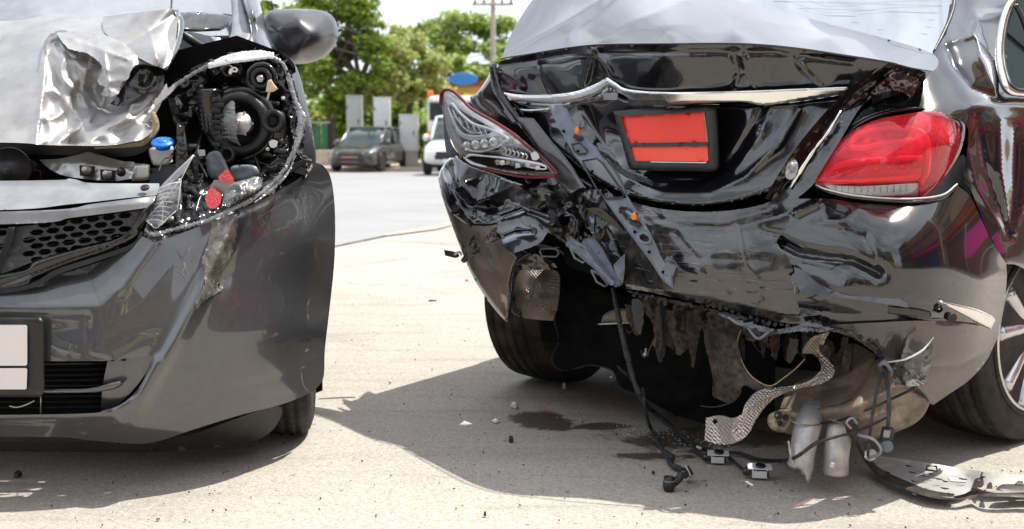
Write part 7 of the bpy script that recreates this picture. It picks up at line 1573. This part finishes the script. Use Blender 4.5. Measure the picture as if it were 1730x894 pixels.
obj('socket_body', lathe([(0, .013), (.010, .0155), (.022, .0155), (.023, .013), (.034, .013), (.034, .010), (.018, .009), (.018, 0)], o, (0, 0, 1), 30), 'black_plastic', t)
obj('socket_ring', lathe([(.0225, .0158), (.0245, .0162), (.0255, .0155)], o, (0, 0, 1), 30), 'slate_plastic', t)
obj('socket_spout', tube_geo([tuple(o + Vector((.01, .004, .016))), tuple(o + Vector((.026, .01, .026))), tuple(o + Vector((.034, .016, .04)))], [.011, .009], seg=12, n=4), 'black_plastic', t)
# small debris, each piece by itself
def chip(label, name, x, y, rpx, mat, cat, h=.004, seed=0, asp=.5):
    r_ = random.Random(seed + int(x)); o = GP(x, y); s = rpx * o.y / FPX
    k = r_.randint(5, 7); g = G(); a0 = r_.uniform(0, 6)
    pts = [(math.cos(a0 + 6.283 * j / k) * s * r_.uniform(.6, 1.2), math.sin(a0 + 6.283 * j / k) * s * r_.uniform(.6, 1.2) * (1.2 + asp)) for j in range(k)]
    g.v = [Vector((a, b, .0)) + o for a, b in pts] + [Vector((a * .8, b * .8, h * r_.uniform(.6, 1.3))) + o for a, b in pts] + [Vector((0, 0, h * 1.3)) + o]
    g.f = [tuple(range(k))[::-1]] + [(j, (j + 1) % k, (j + 1) % k + k, j + k) for j in range(k)] + [(j + k, (j + 1) % k + k, 2 * k) for j in range(k)]
    return obj(name, g, mat, origin=o, smooth=False, label=label, cat=cat)
chip('white curled plastic scrap on the shaded ground left of the oil stain', 'plastic_scrap', 869, 687, 8, 'white_plastic', 'plastic scrap', .012)
chip('small pale flake below the curled white scrap', 'pale_flake', 838, 711, 7, 'ice_plastic', 'flake', .002)
chip('small white torn scrap right behind the left rear tyre', 'torn_scrap', 953, 656, 5, 'white_plastic', 'scrap', .016)
chip('dark red lens splinter lying in the oil stain', 'lens_splinter', 926, 698, 14, 'red_reflector', 'lens splinter', .004, asp=-1.1)
chip('black clip lying on the shaded ground between the cars', 'black_clip', 864, 745, 6, 'black_plastic', 'clip', .012)
chip('dark pebble below the shade between the two cars', 'dark_pebble', 820, 871, 3, 'black_plastic', 'pebble', .008)
chip('brown pebble near the tip of the shadow', 'brown_pebble', 659, 647, 3, 'copper', 'pebble', .008)
chip('tiny red chip on the sunny slab left of the saloon', 'red_chip', 789, 474, 3.5, 'red_reflector', 'chip', .006)
chip('black broken clip on the shaded ground under the grey bumper', 'broken_black_clip', 31, 804, 8, 'black_plastic', 'clip', .012)
chip('white chip in the dark under the hanging cable', 'white_chip', 1104, 668, 5, 'white_plastic', 'chip', .01)
chip('pair of pale crumbs at the root of the frayed cord', 'pale_crumb', 1034, 642, 6, 'ice_plastic', 'crumb', .012)
chip('tiny black crumb left of the tipped sensor', 'black_crumb', 1104, 800, 3, 'black_plastic', 'crumb', .006)
chip('small brown stone near the left end of the photo foreground', 'brown_stone', 267, 878, 3, 'copper', 'stone', .006)
chip('grey splinter on the sunny slab between the cars', 'grey_splinter', 730, 509, 9, 'felt', 'splinter', .006, asp=-1.0)
# silver bolt
o = P(1091, 600, 3.3)
t = obj('hanging_bolt', lathe([(0, .008), (.005, .008), (.006, .0035), (.020, .003), (.021, 0)], o, (0, -.2, 1), 10), 'silver_metal', S0)
# glittering crumbs of glass on the wet patch
g = G()
for k in range(300):
    t_ = rnd.random()
    x = 1050 + 170 * t_ + rnd.gauss(0, 10); y = 712 + 46 * t_ ** 1.0 + rnd.gauss(0, 6.5)
    if rnd.random() < .3: x = rnd.uniform(900, 1300); y = 715 + (x - 1000) * .17 + rnd.gauss(0, 16)
    s = rnd.uniform(.0007, .0024)
    o = GP(x, y); g.join(box_geo(o + Vector((0, 0, s * .4)), (s, s * 1.3, s), rot=(rnd.random() * 3, rnd.random(), rnd.random() * 3)))
obj('glass_crumbs', g, 'ice_plastic', smooth=False, kind='stuff', label='glass crumbs scattered over the wet concrete behind the saloon', cat='glass crumbs')
g = G()
for k in range(500):
    x = rnd.uniform(-20, 1750); y = rnd.uniform(430, 892) ; s = rnd.uniform(.0012, .0035)
    o = GP(x, y); g.join(box_geo(o + Vector((0, 0, s * .3)), (s, s * 1.4, s * .8), rot=(rnd.random(), rnd.random(), rnd.random() * 3)))
obj('grit', g, 'felt', smooth=False, kind='stuff', label='dark grit sprinkled over the concrete forecourt', cat='grit')
